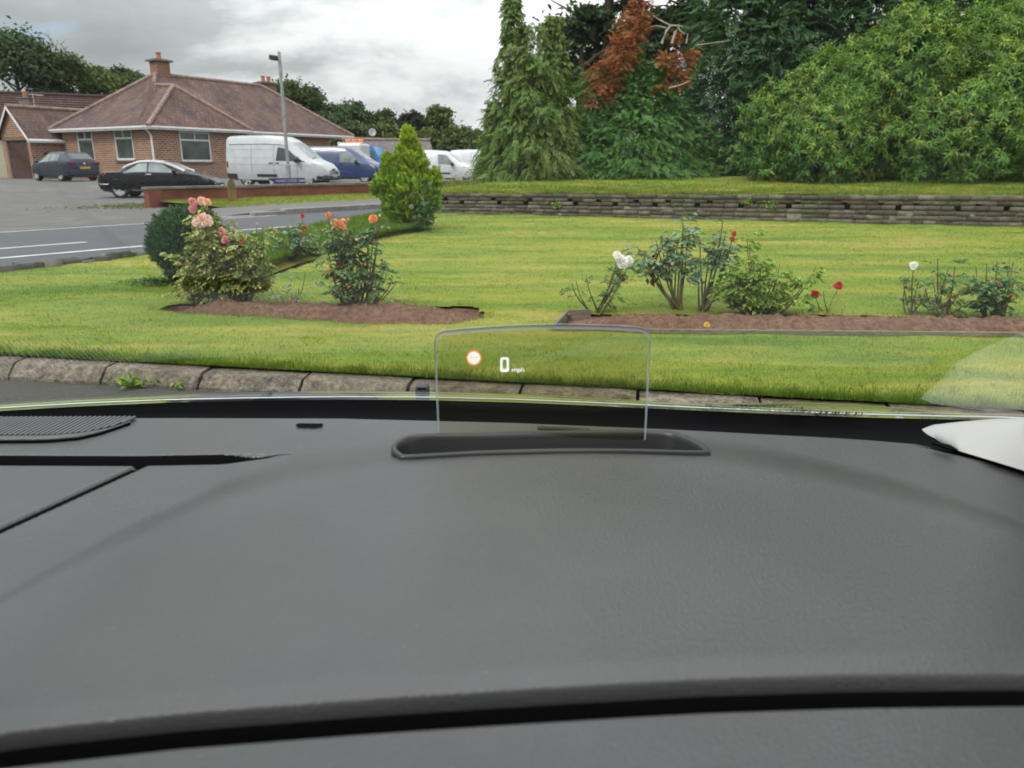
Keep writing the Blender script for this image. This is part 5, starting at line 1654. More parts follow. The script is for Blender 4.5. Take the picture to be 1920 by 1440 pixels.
crown_spray(t, 'dead_branch', M_BROWN, [blob(1250, 128, 1246, 100, .20, .16, .6, -.7), blob(1276, 125, 1274, 98, .16, .12, .5, -.7), blob(1266, 150, 1262, 128, .14, .16, .5, -.7), blob(1268, 170, 1266, 152, .09, .12, .25, -.7), blob(1232, 170, 1250, 158, .08, .10, .25, -.7), blob(1260, 88, 1263, 66, .07, .04, .25, -.7), blob(1288, 112, 1292, 100, .07, .08, .15, -.7)], 420, 11, .2, .042, 24, droop=.45, inner=.0, flat=.8)
bm = bmesh.new()
def twig(pts, r0, r1, yo=-.75):
    P = [px(u_, v_) + Vector((0, yo, 0)) for u_, v_ in pts]
    add_tube(bm, P, [r0 + (r1 - r0) * i / (len(P) - 1) for i in range(len(P))], 6, False)
twig([(1228, 92), (1236, 70), (1244, 60), (1258, 60), (1266, 62)], .035, .012); twig([(1244, 60), (1225, 50), (1212, 42)], .02, .006); twig([(1246, 92), (1252, 72), (1258, 64)], .028, .012)
twig([(1256, 62), (1262, 70), (1270, 74)], .02, .008); twig([(1236, 64), (1218, 60), (1208, 62)], .015, .005); twig([(1272, 92), (1274, 80), (1275, 74)], .018, .006); twig([(1240, 172), (1262, 166), (1280, 158)], .02, .007)
obj('bare_twigs', bm, M_DEADWOOD, t)
bm = bmesh.new()
twig([(1290, 95), (1340, 88), (1352, 86)], .012, .004)
obj('long_twig', bm, M_DEADWOOD, t)

# dark trees standing behind
def back_tree(u, vt, hw, Y, m, label, seed, n=170, per=44, leaf=.16, vb=330):
    b = at(u, vb, Y); zb = max(0.0, tz(b.x, Y) if q_of(b.x, Y) < 10 else float(gz(b.x, Y)))
    t = thing('tree', label, 'tree', (b.x, Y, zb), 0, 'trees on the terrace')
    top = at(u, vt, Y); h = top.z - zb; w = hw / FPX * Y
    g = random.Random(seed); cs, rs = [(0, 0, h - w * .5)], [w * .55]
    for k in range(11):
        a = 6.28 * k / 11 + g.uniform(-.3, .3); r_ = w * g.uniform(.33, .5)
        cs.append((math.cos(a) * (w - r_), math.sin(a) * (w - r_) * .7, g.uniform(.28, .92) * h)); rs.append(r_)
    tree_trunk(t, h * .85, .16, 14, w * .9, seed)
    crown_broad(t, 'crown', m, cs, rs, n, per, leaf, seed, clump_r=.30)
    return t
back_tree(1130, -300, 130, 21.5, M_LF_DARK, 'dark leafy tree behind the rust brown branches, showing sky through its crown', 61, 280)
back_tree(1200, 20, 70, 19.6, M_LF_DARK, 'dark leafy tree directly behind the rust brown branches', 64, 150)
back_tree(1285, -420, 110, 20.6, M_LF_FAR, 'dark green leafy tree right of the bare twigs, behind the brown topped conifer', 62, 320)
back_tree(1085, 10, 66, 20.0, M_LF_DARK, 'small dark tree filling the gap right of the two spires', 63, 150)

def big_conifer(u, vt, hw, Y, m, label, seed, n=4200, leaf=.085, vb=330, slen=.34, droop=.5, tiers=()):
    b = at(u, vb, Y); base = Vector((b.x, Y, tz(b.x, Y)))
    t = thing('conifer_tree', label, 'tree', base, 0, 'trees on the terrace')
    top = at(u, vt, Y); h = top.z - base.z; w = hw / FPX * Y
    tree_trunk(t, h * .9, .13, 16, w * .8, seed)
    ax = [(0, 0, .05, h, w, .15, 1.4, 1.3)]
    g = random.Random(seed)
    for k in range(5):
        a = -2.6 + 2.1 * k / 4; ax.append((math.cos(a) * w * .55, math.sin(a) * w * .5, .05, h * g.uniform(.45, .85), w * .55, w * .25, .55, 1.0))
    crown_spray(t, 'crown', m, ax, int(n * 1.5), 10, slen, leaf, seed, droop=droop, inner=.4, flat=.55)
    return t
big_conifer(1400, -620, 135, 18.6, M_LEYL, 'tall dark blue green conifer left of the large leafy shrub', 71, 9500)
big_conifer(1585, -760, 150, 18.8, M_LEYL, 'tall dark conifer rising behind the left part of the large shrub', 72, 9000)
big_conifer(1790, -800, 160, 19.2, M_LEYL, 'tall dark conifer behind the right part of the large shrub', 73, 9000)
big_conifer(1990, -760, 160, 18.8, M_LEYL, 'dark conifer at the right edge of the picture behind the shrub', 74, 7000)

# large leafy shrubs overhanging the wall: whorls of long leaves at the shoot tips
def laurel(label, lobes, seed, n_shoot, Y0, base_uv, leaf=.112):
    b = at(base_uv[0], base_uv[1], Y0); base = Vector((b.x, Y0, tz(b.x, Y0)))
    t = thing('shrub', label, 'shrub', base, 0, 'leafy shrubs overhanging the wall')
    g = np.random.default_rng(seed)
    C, Dv = [], []
    for (u_, v_, hw, hh, dy, wgt) in lobes:
        c = np.array(at(u_, v_, Y0 + dy) - base); rx = hw / FPX * (Y0 + dy); rz = hh / FPX * (Y0 + dy) * .98
        k = int(n_shoot * 1.12 * wgt)
        d = unit(g.normal(size=(k, 3))); d[:, 1] = -np.abs(d[:, 1]) * np.where(g.random(k) < .8, 1, -1)
        rad = (.50 + .54 * g.random(k) ** .6) * (1 + .30 * g.random(k) ** 5 * (d[:, 2] > .1))
        lump = 1 + .20 * np.sin(d[:, 0] * 7 + seed + 2 * d[:, 2]) * np.sin(d[:, 2] * 8 + 1) + .16 * np.sin(d[:, 0] * 15 + d[:, 2] * 13)
        C.append(c + d * (rad * lump)[:, None] * np.array([rx, min(rx, 1.5) * .9, rz])); Dv.append(d)
    C = np.concatenate(C); Dv = np.concatenate(Dv)
    ok = C[:, 2] > .03
    C, Dv = C[ok], Dv[ok]; k = len(C)
    sh = unit(Dv * np.array([.9, .9, .5]) + np.array([0, -.15, .35]) + g.normal(size=(k, 3)) * .35)
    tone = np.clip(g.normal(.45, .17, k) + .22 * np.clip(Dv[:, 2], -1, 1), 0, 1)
    LC, LD, LN, LR, LL = [], [], [], [], []
    a0 = np.cross(sh, rand_dir(k)); a0 = unit(a0); a1 = np.cross(sh, a0)
    per = 9
    for j in range(per):
        an = 2 * np.pi * j / per * 1.6 + g.uniform(-.3, .3, k)
        o_ = a0 * np.cos(an)[:, None] + a1 * np.sin(an)[:, None]
        up = .75 - 1.0 * (j / per)
        d = unit(o_ + sh * up + np.array([0, 0, -.35]) + g.normal(size=(k, 3)) * .15)
        L_ = leaf * g.uniform(.65, 1.2, k)
        LC.append(C + sh * (.09 * (1 - j / per) - .05) + d * (L_ * .5)[:, None]); LD.append(d); LN.append(unit(sh + np.array([0, 0, .5]))); LL.append(L_)
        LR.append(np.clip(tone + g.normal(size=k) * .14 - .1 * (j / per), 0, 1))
    LC, LD, LN, LR, LL = map(np.concatenate, (LC, LD, LN, LR, LL))
    tree_trunk(t, 1.2, .07, 12, 1.4, seed)
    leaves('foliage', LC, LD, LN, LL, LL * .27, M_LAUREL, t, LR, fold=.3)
    return t
laurel('broad light green leafy shrub, its lowest branch hanging over the retaining wall', [(1560, 275, 105, 92, 0, .30), (1500, 240, 90, 90, .5, .2), (1640, 215, 110, 110, .5, .28), (1450, 270, 60, 70, .7, .12), (1585, 150, 70, 55, .9, .13), (1565, 345, 34, 30, -.35, .04), (1545, 128, 26, 34, .8, .03), (1640, 96, 34, 40, .8, .05), (1500, 165, 30, 34, .6, .04), (1420, 215, 28, 36, .6, .04), (1690, 75, 30, 44, .9, .05)], 81, 2500, 14.9, (1570, 350))
laurel('tallest light green leafy shrub at the right edge, behind the wall', [(1800, 265, 150, 100, 0, .34), (1900, 190, 140, 110, .3, .28), (1700, 140, 100, 100, .6, .2), (1830, 105, 100, 60, .8, .16), (1960, 280, 90, 90, -.2, .12), (1705, 50, 40, 42, .8, .06), (1760, 60, 34, 40, .8, .05), (1850, 50, 40, 44, .9, .06), (1910, 60, 44, 44, .7, .06)], 82, 2900, 14.5, (1820, 352))

# small plants growing out of the wall slots
for k, (u_, v_) in enumerate(((1447, 386), (1044, 384), (1400, 378))):
    p = on_plane(u_, v_, W0 - wn_ * .03, wn_)
    n = 40
    C = np.array(p)[None] + rng.normal(size=(n, 3)) * np.array([.05, .025, .035])
    o = leaves('wall_plant', C, rand_dir(n) + np.array([0, -.5, .2]), unit(rand_dir(n) + np.array([0, -.6, .7])), .045, .028, M_ROSELT)
    tag(o, ('bright green weed in a wall slot below the left part of the big shrub', 'tiny green weed in the wall below the drooping conifer', 'green weed low in a wall slot, left of the brightest wall weed')[k], 'plant', 'weeds in the wall')

# ---------------------------------------------------------------- golden conifer on the lawn
b = on_lawn(778, 431); Yg = b.y
t = thing('golden_conifer', 'golden green conifer bush with an uneven pointed top on the lawn', 'conifer', b)
gp_ = lambda u, v: at(u, v, Yg) - b
g = np.random.default_rng(31)
lob = [(772, 368, 44, 42, 1.0), (736, 350, 28, 32, .55), (802, 366, 21, 36, .5), (775, 405, 33, 28, .45), (748, 388, 28, 30, .4), (769, 306, 18, 28, .32), (765, 262, 9, 19, .16), (727, 312, 8, 20, .12), (744, 322, 9, 22, .14), (790, 316, 10, 22, .15), (754, 290, 8, 16, .10), (779, 282, 8, 15, .10), (815, 338, 8, 20, .13), (708, 356, 8, 15, .10), (760, 330, 14, 24, .2), (782, 335, 14, 24, .2)]
C, Dv, Wt = [], [], []
for (u_, v_, hw, hh, w_) in lob:
    c = np.array(gp_(u_, v_)); rx, rz = hw / FPX * Yg, hh / FPX * Yg
    k = int(1000 * w_); d = unit(g.normal(size=(k, 3)))
    rad = .60 + .42 * g.random(k)
    C.append(c + d * rad[:, None] * np.array([rx, min(rx, .34), rz])); Dv.append(d)
C = np.concatenate(C); Dv = np.concatenate(Dv); ok = C[:, 2] > .03; C, Dv = C[ok], Dv[ok]; k = len(C)
ax = unit(Dv * np.array([.7, .7, .3]) + np.array([0, 0, .75]) + g.normal(size=(k, 3)) * .25)
LC, LD, LN, LR = [], [], [], []
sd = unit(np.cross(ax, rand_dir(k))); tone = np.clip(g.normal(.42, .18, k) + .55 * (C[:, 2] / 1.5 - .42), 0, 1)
for j in range(10):
    f = .1 + .09 * j; sg = 1 if j % 2 else -1
    LC.append(C + ax * (f * .085) + sd * sg * .011); LD.append(unit(ax + sd * sg * .7)); LN.append(unit(np.cross(ax, sd) + Dv)); LR.append(np.clip(tone + g.normal(size=k) * .13, 0, 1))
LC, LD, LN, LR = map(np.concatenate, (LC, LD, LN, LR)); n = len(LC)
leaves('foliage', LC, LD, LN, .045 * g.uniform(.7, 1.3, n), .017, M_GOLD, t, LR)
tree_trunk(t, .9, .045, 8, .35, 9)
n = 46; C = np.array(gp_(795, 385))[None] + g.normal(size=(n, 3)) * np.array([.11, .03, .2]) + np.array([0, -.36, 0])
leaves('climbing_leaves', C, rand_dir(n), unit(rand_dir(n) + np.array([0, -1, .4])), .085, .06, M_IVY, t)

# round dark dwarf conifer beside the pink rose
b = on_lawn(335, 533); Yb = b.y
t = thing('dwarf_conifer', 'dark green dwarf conifer, egg shaped and narrow at its foot, behind the pink rose', 'conifer', b)
gp_ = lambda u, v: at(u, v, Yb) - b
C, Dv = [], []
for (u_, v_, hw, hh, w_) in [(342, 445, 58, 52, 1.0), (378, 432, 34, 40, .5), (318, 462, 38, 40, .5), (340, 490, 34, 42, .6), (352, 420, 40, 30, .5)]:
    c = np.array(gp_(u_, v_)); rx, rz = hw / FPX * Yb, hh / FPX * Yb
    k = int(1500 * w_); d = unit(g.normal(size=(k, 3))); rad = .72 + .27 * g.random(k)
    lump = 1 + .05 * np.sin(d[:, 0] * 9) * np.sin(d[:, 2] * 11)
    C.append(c + d * (rad * lump)[:, None] * np.array([rx, rx, rz])); Dv.append(d)
C = np.concatenate(C); Dv = np.concatenate(Dv); ok = C[:, 2] > .02; C, Dv = C[ok], Dv[ok]; k = len(C)
ax = unit(Dv * .8 + np.array([0, 0, .6]) + g.normal(size=(k, 3)) * .35); sd = unit(np.cross(ax, rand_dir(k)))
tone = np.clip(g.normal(.45, .2, k), 0, 1); LC, LD, LN, LR = [], [], [], []
for j in range(6):
    sg = 1 if j % 2 else -1
    LC.append(C + ax * (.008 * j) + sd * sg * .006); LD.append(unit(ax + sd * sg * .6)); LN.append(unit(Dv + rand_dir(k) * .4)); LR.append(np.clip(tone + g.normal(size=k) * .14, 0, 1))
LC, LD, LN, LR = map(np.concatenate, (LC, LD, LN, LR)); n = len(LC)
leaves('foliage', LC, LD, LN, .026 * g.uniform(.7, 1.3, n), .011, M_BOX, t, LR)
tree_trunk(t, .42, .035, 10, .22, 10)
n = 500; C = np.array(on_lawn(300, 533))[None] + g.normal(size=(n, 3)) * np.array([.16, .07, .012]) + np.array([.05, 0, .03])
o = leaves('weed_patch', C, rand_dir(n) * np.array([1, 1, .4]) + np.array([0, 0, .4]), unit(rand_dir(n) * .6 + np.array([0, 0, 1])), .05, .012, M_BOX)
tag(o, 'dark scruffy weeds on bare soil at the foot of the dwarf conifer', 'weeds')

# ---------------------------------------------------------------- roses
def petal_flower(name, parent, c, r, m, facing, seed, open_=1.0):
    g = random.Random(seed)
    F = Vector(facing).normalized(); a = F.orthogonal().normalized(); b_ = F.cross(a)
    Mx = Matrix((a, b_, F)).transposed().to_4x4(); Mx.translation = c
    bm = bmesh.new()
    layers = [(7, 1.0, .15), (6, .82, .42), (5, .60, .68), (4, .36, .9)]
    for li, (k, rad, cup) in enumerate(layers):
        for j in range(k):
            t0 = 2 * math.pi * (j + .5 * (li % 2)) / k + g.uniform(-.15, .15)
            w_ = 2 * math.pi / k * .75
            rows = []
            sc = g.uniform(.85, 1.12); 
            for i in range(4):
                f = i / 3.0
                row = []
                for s_ in (-1, -.5, 0, .5, 1):
                    rr_ = r * rad * sc * (.15 + .85 * f) * (1 - .14 * s_ * s_ * f)
                    ang_ = t0 + s_ * w_ * (.35 + .5 * f) 
                    z_ = r * (cup * .9 * f ** .8 - .25 + .16 * li) + r * .10 * (s_ * s_) * f + (.10 * r * math.sin(f * 3.1) if f < 1 else -.05 * r * open_)
                    row.append(bm.verts.new(Mx @ Vector((rr_ * math.cos(ang_), rr_ * math.sin(ang_), z_))))
                rows.append(row)
            for r0, r1 in zip(rows, rows[1:]):
                for q in range(4): bm.faces.new((r0[q], r0[q + 1], r1[q + 1], r1[q]))
    return obj(name, bm, m, parent, True)
def petal(name, c1, c2):
    t = NT(name)
    n = t.noise(24, 3, .6)
    c = t.ramp(n, [(.35, c1), (.62, c2)])
    b_ = t.new('ShaderNodeBsdfPrincipled', {'Base Color': c, 'Roughness': .6})
    tr = t.new('ShaderNodeBsdfTranslucent', {'Color': c})
    mx = t.new('ShaderNodeMixShader', {0: .3, 1: b_.outputs[0], 2: tr.outputs[0]}); t.l.new(mx.outputs[0], t.out.inputs[0])
    return t.m
P_PINK = petal('pink_petals', (0.62, 0.16, 0.21), (0.80, 0.40, 0.40)); P_PALE = petal('pale_pink_petals', (0.80, 0.50, 0.43), (0.86, 0.68, 0.58)); P_PEACH = petal('peach_petals', (0.76, 0.38, 0.22), (0.84, 0.55, 0.38))
P_ORANGE = petal('orange_petals', (0.80, 0.20, 0.06), (0.86, 0.36, 0.15)); P_WHITE = petal('white_petals', (0.80, 0.78, 0.70), (0.86, 0.85, 0.80)); P_RED = petal('red_petals', (0.42, 0.008, 0.018), (0.66, 0.02, 0.035)); P_CREAM = petal('cream_petals', (.78, .55, .38), (.85, .72, .58))
M_SEPAL = plain('sepal_green', (0.09, 0.12, 0.04), .7)

def compound(C, D, N, R_, p, d, size, g, n=5):
    """a rose leaf of n leaflets along a stalk"""
    d = d.normalized(); s = d.cross(Vector((0, 0, 1)))
    if s.length < .1: s = Vector((1, 0, 0))
    s.normalize(); up = s.cross(d)
    tone = g.random()
    for j in range(n):
        if j == n - 1: q, dd = p + d * size * 1.55, d
        else:
            k = j // 2; sg = 1 if j % 2 else -1
            q = p + d * size * (.45 + .5 * k) + s * sg * size * .42; dd = (d * .6 + s * sg).normalized()
        C.append(q + Vector((0, 0, -.006 * j))); D.append(dd + Vector((0, 0, -.25))); N.append(up + Vector((g.uniform(-.4, .4), g.uniform(-.4, .4), g.uniform(-.2, .3)))); R_.append(min(1, max(0, tone * .8 + g.uniform(-.15, .3))))

def rose(label, base, Yr, stems, lmat, flowers=(), leaf=.04, dens=6, seed=1, stem_m=None, r=.005, spread=.10, name='rose_bush', side=2, lowbare=.25, depth=.10, root=.0):
    """stems: pixel tips (u, v); each rises from the base and carries compound leaves; flowers: (u, v, radius, material)"""
    stem_m = stem_m or M_STEM
    b0 = Vector(base); g = random.Random(seed)
    t = thing(name, label, 'rose bush', b0, 0, 'rose bushes in the front garden')
    gp = lambda u, v, dy=0: at(u, v, Yr + dy) - b0
    C, D, N, R_ = [], [], [], []
    bm = bmesh.new()
    tips = [(u, v, None) for u, v in stems] + [(f[0], f[1], f) for f in flowers]
    for (u, v, fl) in tips:
        dy = g.uniform(-depth, depth); tip = gp(u, v, dy)
        if fl: tip = tip + Vector((0, 0, -fl[2] * .5))
        p0 = Vector((g.uniform(-.03, .03) + tip.x * root, g.uniform(-.03, .03), -.02))
        out = Vector((tip.x - p0.x, tip.y - p0.y, 0)); h = tip.z
        mid1 = p0 + Vector((out.x * .45, out.y * .45, h * .32)) + Vector((g.uniform(-.02, .02), g.uniform(-.02, .02), 0))
        mid2 = p0 + Vector((out.x * .82, out.y * .82, h * .68)) + Vector((g.uniform(-.02, .02), g.uniform(-.02, .02), 0))
        pts = []
        for i in range(9):
            f = i / 8
            q = p0 * (1 - f) ** 3 + mid1 * 3 * f * (1 - f) ** 2 + mid2 * 3 * f * f * (1 - f) + tip * f ** 3
            pts.append(q)
        add_tube(bm, pts, [r * (1.5 - 1.0 * i / 8) for i in range(9)], 6, False)
        L = sum((q - p).length for p, q in zip(pts, pts[1:]))
        nl = int(dens * L / .1)
        for k in range(nl):
            f = lowbare + (1 - lowbare) * g.random() ** .8
            if fl and f > .93: f = .85
            i = min(7, int(f * 8)); p = pts[i] + (pts[i + 1] - pts[i]) * (f * 8 - i)
            a = g.uniform(0, 6.28); d = Vector((math.cos(a), math.sin(a), g.uniform(-.2, .45)))
            ln = g.uniform(.2, 1) * spread
            q = p + d.normalized() * ln
            if ln > .03: add_tube(bm, [p, q], [r * .35, r * .22], 4, False)
            compound(C, D, N, R_, q, d, leaf * g.uniform(.7, 1.15), g, g.choice((3, 5, 5)))
            for _ in range(side if g.random() < .35 else 0):
                q2 = q + Vector((g.uniform(-1, 1), g.uniform(-1, 1), g.uniform(-.3, .8))) * spread * .5
                compound(C, D, N, R_, q2, d, leaf * g.uniform(.6, 1), g, 5)
    obj('stems', bm, stem_m, t)
    n = len(C)
    if n:
        g2 = np.random.default_rng(seed)
        leaves('foliage', [list(c) for c in C], [list(c) for c in D], [list(c) for c in N], leaf * g2.uniform(.75, 1.2, n), leaf * .62 * g2.uniform(.85, 1.1, n), lmat, t, np.array(R_))
    rs = random.Random(seed + 5)
    for k, (u, v, rad, m) in enumerate(flowers):
        f = petal_flower('flower', t, gp(u, v, rs.uniform(-.15, -.08)), rad * 1.12, m, (rs.uniform(-.6, .6), -1.0, rs.uniform(.2, 1.0)), seed * 10 + k)
    return t

bL = on_lawn(420, 570); YL = bL.y
pink = []
g = random.Random(2)
for k in range(62):
    a = g.random(); u_ = 335 + 165 * a; e_ = 1 - (2 * a - 1) ** 2
    pink.append((u_, 550 - g.random() ** .7 * (40 + 75 * e_) - 15 * (a > .5)))
pink += [(330, 472), (345, 480), (495, 450), (482, 440), (440, 445), (410, 440), (378, 425), (428, 420), (436, 430), (320, 470), (492, 425)]
rose('wide olive green rose bush with pink and pale peach blooms on its tallest stems', bL, YL, pink, M_ROSEOL,
     [(362, 379, .030, P_PINK), (362, 392, .030, P_PINK), (378, 376, .030, P_PEACH), (388, 379, .028, P_PEACH), (370, 417, .034, P_PALE), (380, 408, .034, P_PALE), (389, 410, .030, P_PALE), (394, 418, .024, P_CREAM), (383, 420, .024, P_PALE),
      (417, 435, .026, P_PINK), (423, 449, .030, P_PINK), (415, 431, .02, P_PINK), (409, 461, .017, P_CREAM), (410, 474, .018, P_CREAM), (428, 456, .018, P_PALE), (482, 420, .010, P_PINK), (452, 452, .016, P_RED), (465, 452, .012, P_PINK)],
     leaf=.040, dens=1.9, seed=3, spread=.085, root=.45, depth=.16, side=2)
bO = on_lawn(668, 580); YO = bO.y
st = [(612, 455), (618, 500), (640, 430), (655, 440), (690, 452), (705, 470), (720, 505), (735, 525), (640, 490), (660, 470), (680, 480), (700, 500), (712, 520), (625, 540), (650, 520), (640, 550), (690, 540), (612, 480), (742, 530), (725, 515), (632, 404), (626, 402), (660, 500), (676, 510), (690, 520), (655, 545), (672, 470), (644, 465)]
rose('tall dark leaved rose bush with bright orange blooms and reddish old leaves', bO, YO, st, M_ROSELF,
     [(636, 421, .036, P_ORANGE), (627, 418, .030, P_PEACH), (644, 416, .026, P_PEACH), (641, 425, .03, P_ORANGE), (700, 410, .033, P_ORANGE), (615, 402, .018, P_ORANGE), (653, 411, .011, P_ORANGE), (690, 430, .008, P_PEACH), (712, 404, .008, P_CREAM), (668, 449, .009, P_CREAM)],
     leaf=.046, dens=1.5, seed=4, stem_m=M_STEMR, spread=.07, root=.25, side=2)
bS = on_lawn(540, 578)
rose('small sparse rose with one long bare stem between the pink and the orange roses', bS, bS.y, [(572, 508), (520, 545), (508, 538), (548, 550), (555, 548), (560, 540)], M_ROSEBL, [], leaf=.038, dens=1.4, seed=5, spread=.10, r=.004)
bf = on_lawn(548, 487)
rose('thin leggy rose with small red buds on the grass bank by the road', bf, bf.y, [(520, 428), (540, 432), (510, 440), (562, 425), (575, 445), (532, 450), (570, 420), (580, 440)], M_ROSEBL, [(567, 405, .022, P_RED), (571, 430, .024, P_RED)], leaf=.048, dens=1.6, seed=6, spread=.1, r=.006)
bw = on_lawn(1118, 586)
rose('small sparse rose with a cluster of large white blooms', bw, bw.y, [(1080, 525), (1100, 518), (1072, 530), (1148, 512), (1165, 508), (1155, 550), (1135, 560)], M_ROSELF,
     [(1157, 478, .030, P_WHITE), (1164, 486, .034, P_WHITE), (1168, 494, .040, P_WHITE), (1179, 488, .034, P_WHITE), (1160, 482, .028, P_WHITE)], leaf=.03, dens=1.6, seed=7, spread=.06, r=.005)
b1 = on_lawn(1272, 580)
rose('tall rose with large blue green leaves, no blooms, and a hanging withered shoot', b1, b1.y, [(1205, 470), (1230, 450), (1215, 478), (1250, 465), (1240, 440), (1280, 402), (1282, 425), (1270, 450), (1290, 440), (1262, 480), (1278, 470), (1195, 462), (1225, 485)], M_ROSEBL, [], leaf=.054, dens=1.3, seed=8, spread=.07, r=.006, lowbare=.55)
b2 = on_lawn(1318, 582)
rose('tall rose of crossing brown stems with two small red blooms', b2, b2.y, [(1313, 450), (1330, 470), (1350, 445), (1355, 412), (1340, 450), (1310, 490), (1365, 470), (1370, 500), (1335, 520), (1360, 440)], M_ROSEBL,
     [(1376, 438, .020, P_RED), (1373, 448, .017, P_RED)], leaf=.046, dens=1.1, seed=9, spread=.07, r=.006, lowbare=.45)
b3 = on_lawn(1425, 590)
g = random.Random(12); st = []
for k in range(34):
    u_ = g.uniform(1360, 1500); e_ = 1 - ((u_ - 1425) / 85) ** 2
    st.append((u_, 575 - g.random() ** .6 * 100 * max(.25, e_)))
st += [(1530, 500), (1515, 520), (1400, 440), (1405, 455)]
rose('dense low rose bush with bright yellow green lower leaves and no blooms', b3, b3.y, st, M_ROSELT, [], leaf=.046, dens=2.0, seed=13, spread=.08, root=.3, side=2, depth=.14)
b4 = on_lawn(1550, 586)
rose('short bare rose carrying two deep red blooms', b4, b4.y, [(1545, 545), (1562, 575), (1535, 570)], M_ROSELF, [(1528, 552, .030, P_RED), (1572, 536, .032, P_RED)], leaf=.034, dens=.8, seed=14, spread=.05, r=.004)
b5 = on_lawn(1710, 590)
rose('thin rose with a single white bloom', b5, b5.y, [(1700, 530), (1695, 518), (1722, 528), (1715, 560), (1735, 548)], M_ROSELF, [(1713, 498, .030, P_WHITE)], leaf=.032, dens=1.5, seed=15, spread=.05, r=.005)
b6 = on_lawn(1762, 592)
rose('rose bush with reddish young shoots, right of the single white bloom', b6, b6.y, [(1758, 485), (1790, 500), (1735, 540), (1775, 525), (1800, 545), (1740, 560), (1765, 520), (1785, 540), (1810, 570), (1750, 530), (1778, 505)], M_ROSELF, [], leaf=.036, dens=1.7, seed=16, spread=.07, stem_m=M_STEMR)
b7 = on_lawn(1868, 596)
rose('dense dark green rose bush at the right edge of the picture', b7, b7.y, [(1830, 500), (1850, 495), (1870, 490), (1890, 500), (1905, 520), (1840, 530), (1860, 520), (1880, 530), (1845, 560), (1870, 560), (1895, 560), (1825, 515), (1900, 490), (1885, 545), (1855, 545)], M_ROSELF, [], leaf=.046, dens=2.6, seed=17, spread=.08, root=.3)

# withered shoot and yellow leaves, dandelion, kerb weed
n = 26
pw = at(1224, 505, b1.y - .1)
C = np.array(pw)[None] + rng.normal(size=(n, 3)) * np.array([.02, .02, .07])
o = leaves('withered_shoot', C, rand_dir(n) * .5 + np.array([0, 0, -1]), rand_dir(n), .06, .025, plain('withered_leaf', (.045, .025, .016), .9))
tag(o, 'dark withered shoot hanging from the tall blue green rose', 'dead shoot')
dl = on_lawn(1323, 623)
t = thing('dandelion', 'single yellow dandelion flower against the pale board edging', 'flower', dl)
bm = bmesh.new(); add_tube(bm, [(0, 0, 0), (.003, 0, .045)], .0025, 5); obj('stem', bm, M_SEPAL, t)
petal_flower('bloom', t, Vector((.003, 0, .05)), .02, petal('yellow_petals', (.75, .50, .01), (.82, .62, .02)), (0, -.5, 1), 77)
kw = Vector((-2.08, float(kerb_y(-2.08)) - .105, .03))
n = 46
C = np.array(kw)[None] + np.abs(rng.normal(size=(n, 3))) * np.array([.06, .02, .03]) * np.where(rng.random((n, 3)) < .5, -1, 1) * np.array([1, 1, .6]) + np.array([0, -.01, .035])
o = leaves('kerb_weed', C, rand_dir(n) * np.array([1, .6, .6]) + np.array([0, 0, .5]), unit(rand_dir(n) + np.array([0, -.3, 1])), .05, .018, M_ROSELT)
tag(o, 'green and yellowing weed growing at the foot of the near kerb', 'weed')
kw = Vector((-1.80, float(kerb_y(-1.80)) - .10, .03))
n = 18
C = np.array(kw)[None] + rng.normal(size=(n, 3)) * np.array([.03, .015, .008]) + np.array([0, .02, .02])
o = leaves('kerb_weed', C, rand_dir(n) * np.array([1, .6, .6]) + np.array([0, 0, .5]), unit(rand_dir(n) + np.array([0, -.3, 1])), .04, .018, M_ROSELT)
tag(o, 'smaller flat weed at the kerb foot, right of the yellowing weed', 'weed')

# low weeds and moss where the forecourt meets the pavement, too many to count
n = 1100
u_ = 275 - np.abs(rng.normal(size=n)) * 60; v_ = 388 + rng.normal(size=n) * 2.6 - (u_ - 180) * .03
C = np.array([list(on_z(a, b, .012)) for a, b in zip(u_, v_)])
o = leaves('forecourt_weeds', C, rand_dir(n) * np.array([1, 1, .4]), unit(rand_dir(n) * .5 + np.array([0, 0, 1])), .08 * rng.uniform(.5, 1.4, n), .04, leafmat('dry_weeds', [(0, (.10, .09, .035)), (.5, (.18, .155, .06)), (1, (.15, .18, .05))], hue=0))
tag(o, kind='stuff')
# ================================================================ THE CAR WE SIT IN
own = thing('car', 'dark grey dashboard, windscreen and bonnet of the car seen from its driving seat', 'car', (0, 0, 0))
def dash_mat(name, base=(0.050, 0.0495, 0.052), rough=.31):
    t = NT(name)
    p = t.coord('Object')
    vo = t.new('ShaderNodeTexVoronoi', {'Vector': p, 'Scale': 520.0, 'Randomness': 1.0})
    fine = t.noise(1500, 2, .6); big = t.noise(7, 4, .55); mid = t.noise(60, 4, .7)
    c = t.ramp(big, [(.3, tuple(k * .84 for k in base)), (.7, tuple(k * 1.16 for k in base))])
    c = t.mix(t.ramp(mid, [(.4, 0.0), (.8, .22)]), c, tuple(k * .78 for k in base))
    c = t.mix(t.math('MULTIPLY', t.ramp(t.noise(4.2, 4, .6), [(.42, 0.0), (.62, 1.0)]), .5), c, (base[0] * .88, base[1] * .96, base[2] * .82))
    h = t.math('ADD', t.math('MULTIPLY', vo.outputs['Distance'], .9), fine)
    h = t.math('ADD', h, t.math('MULTIPLY', t.noise(260, 3, .7), .8))
    c = t.mix(t.ramp(t.noise(620, 2, .5), [(.69, 0.0), (.76, .45)]), c, (.22, .215, .20))
    rg = t.ramp(t.noise(9, 5, .65), [(.3, rough * .82), (.7, rough * 1.35)])
    return t.pbr(c, rg, 0, t.bump(h, .32, .001), **{'Specular IOR Level': .7})
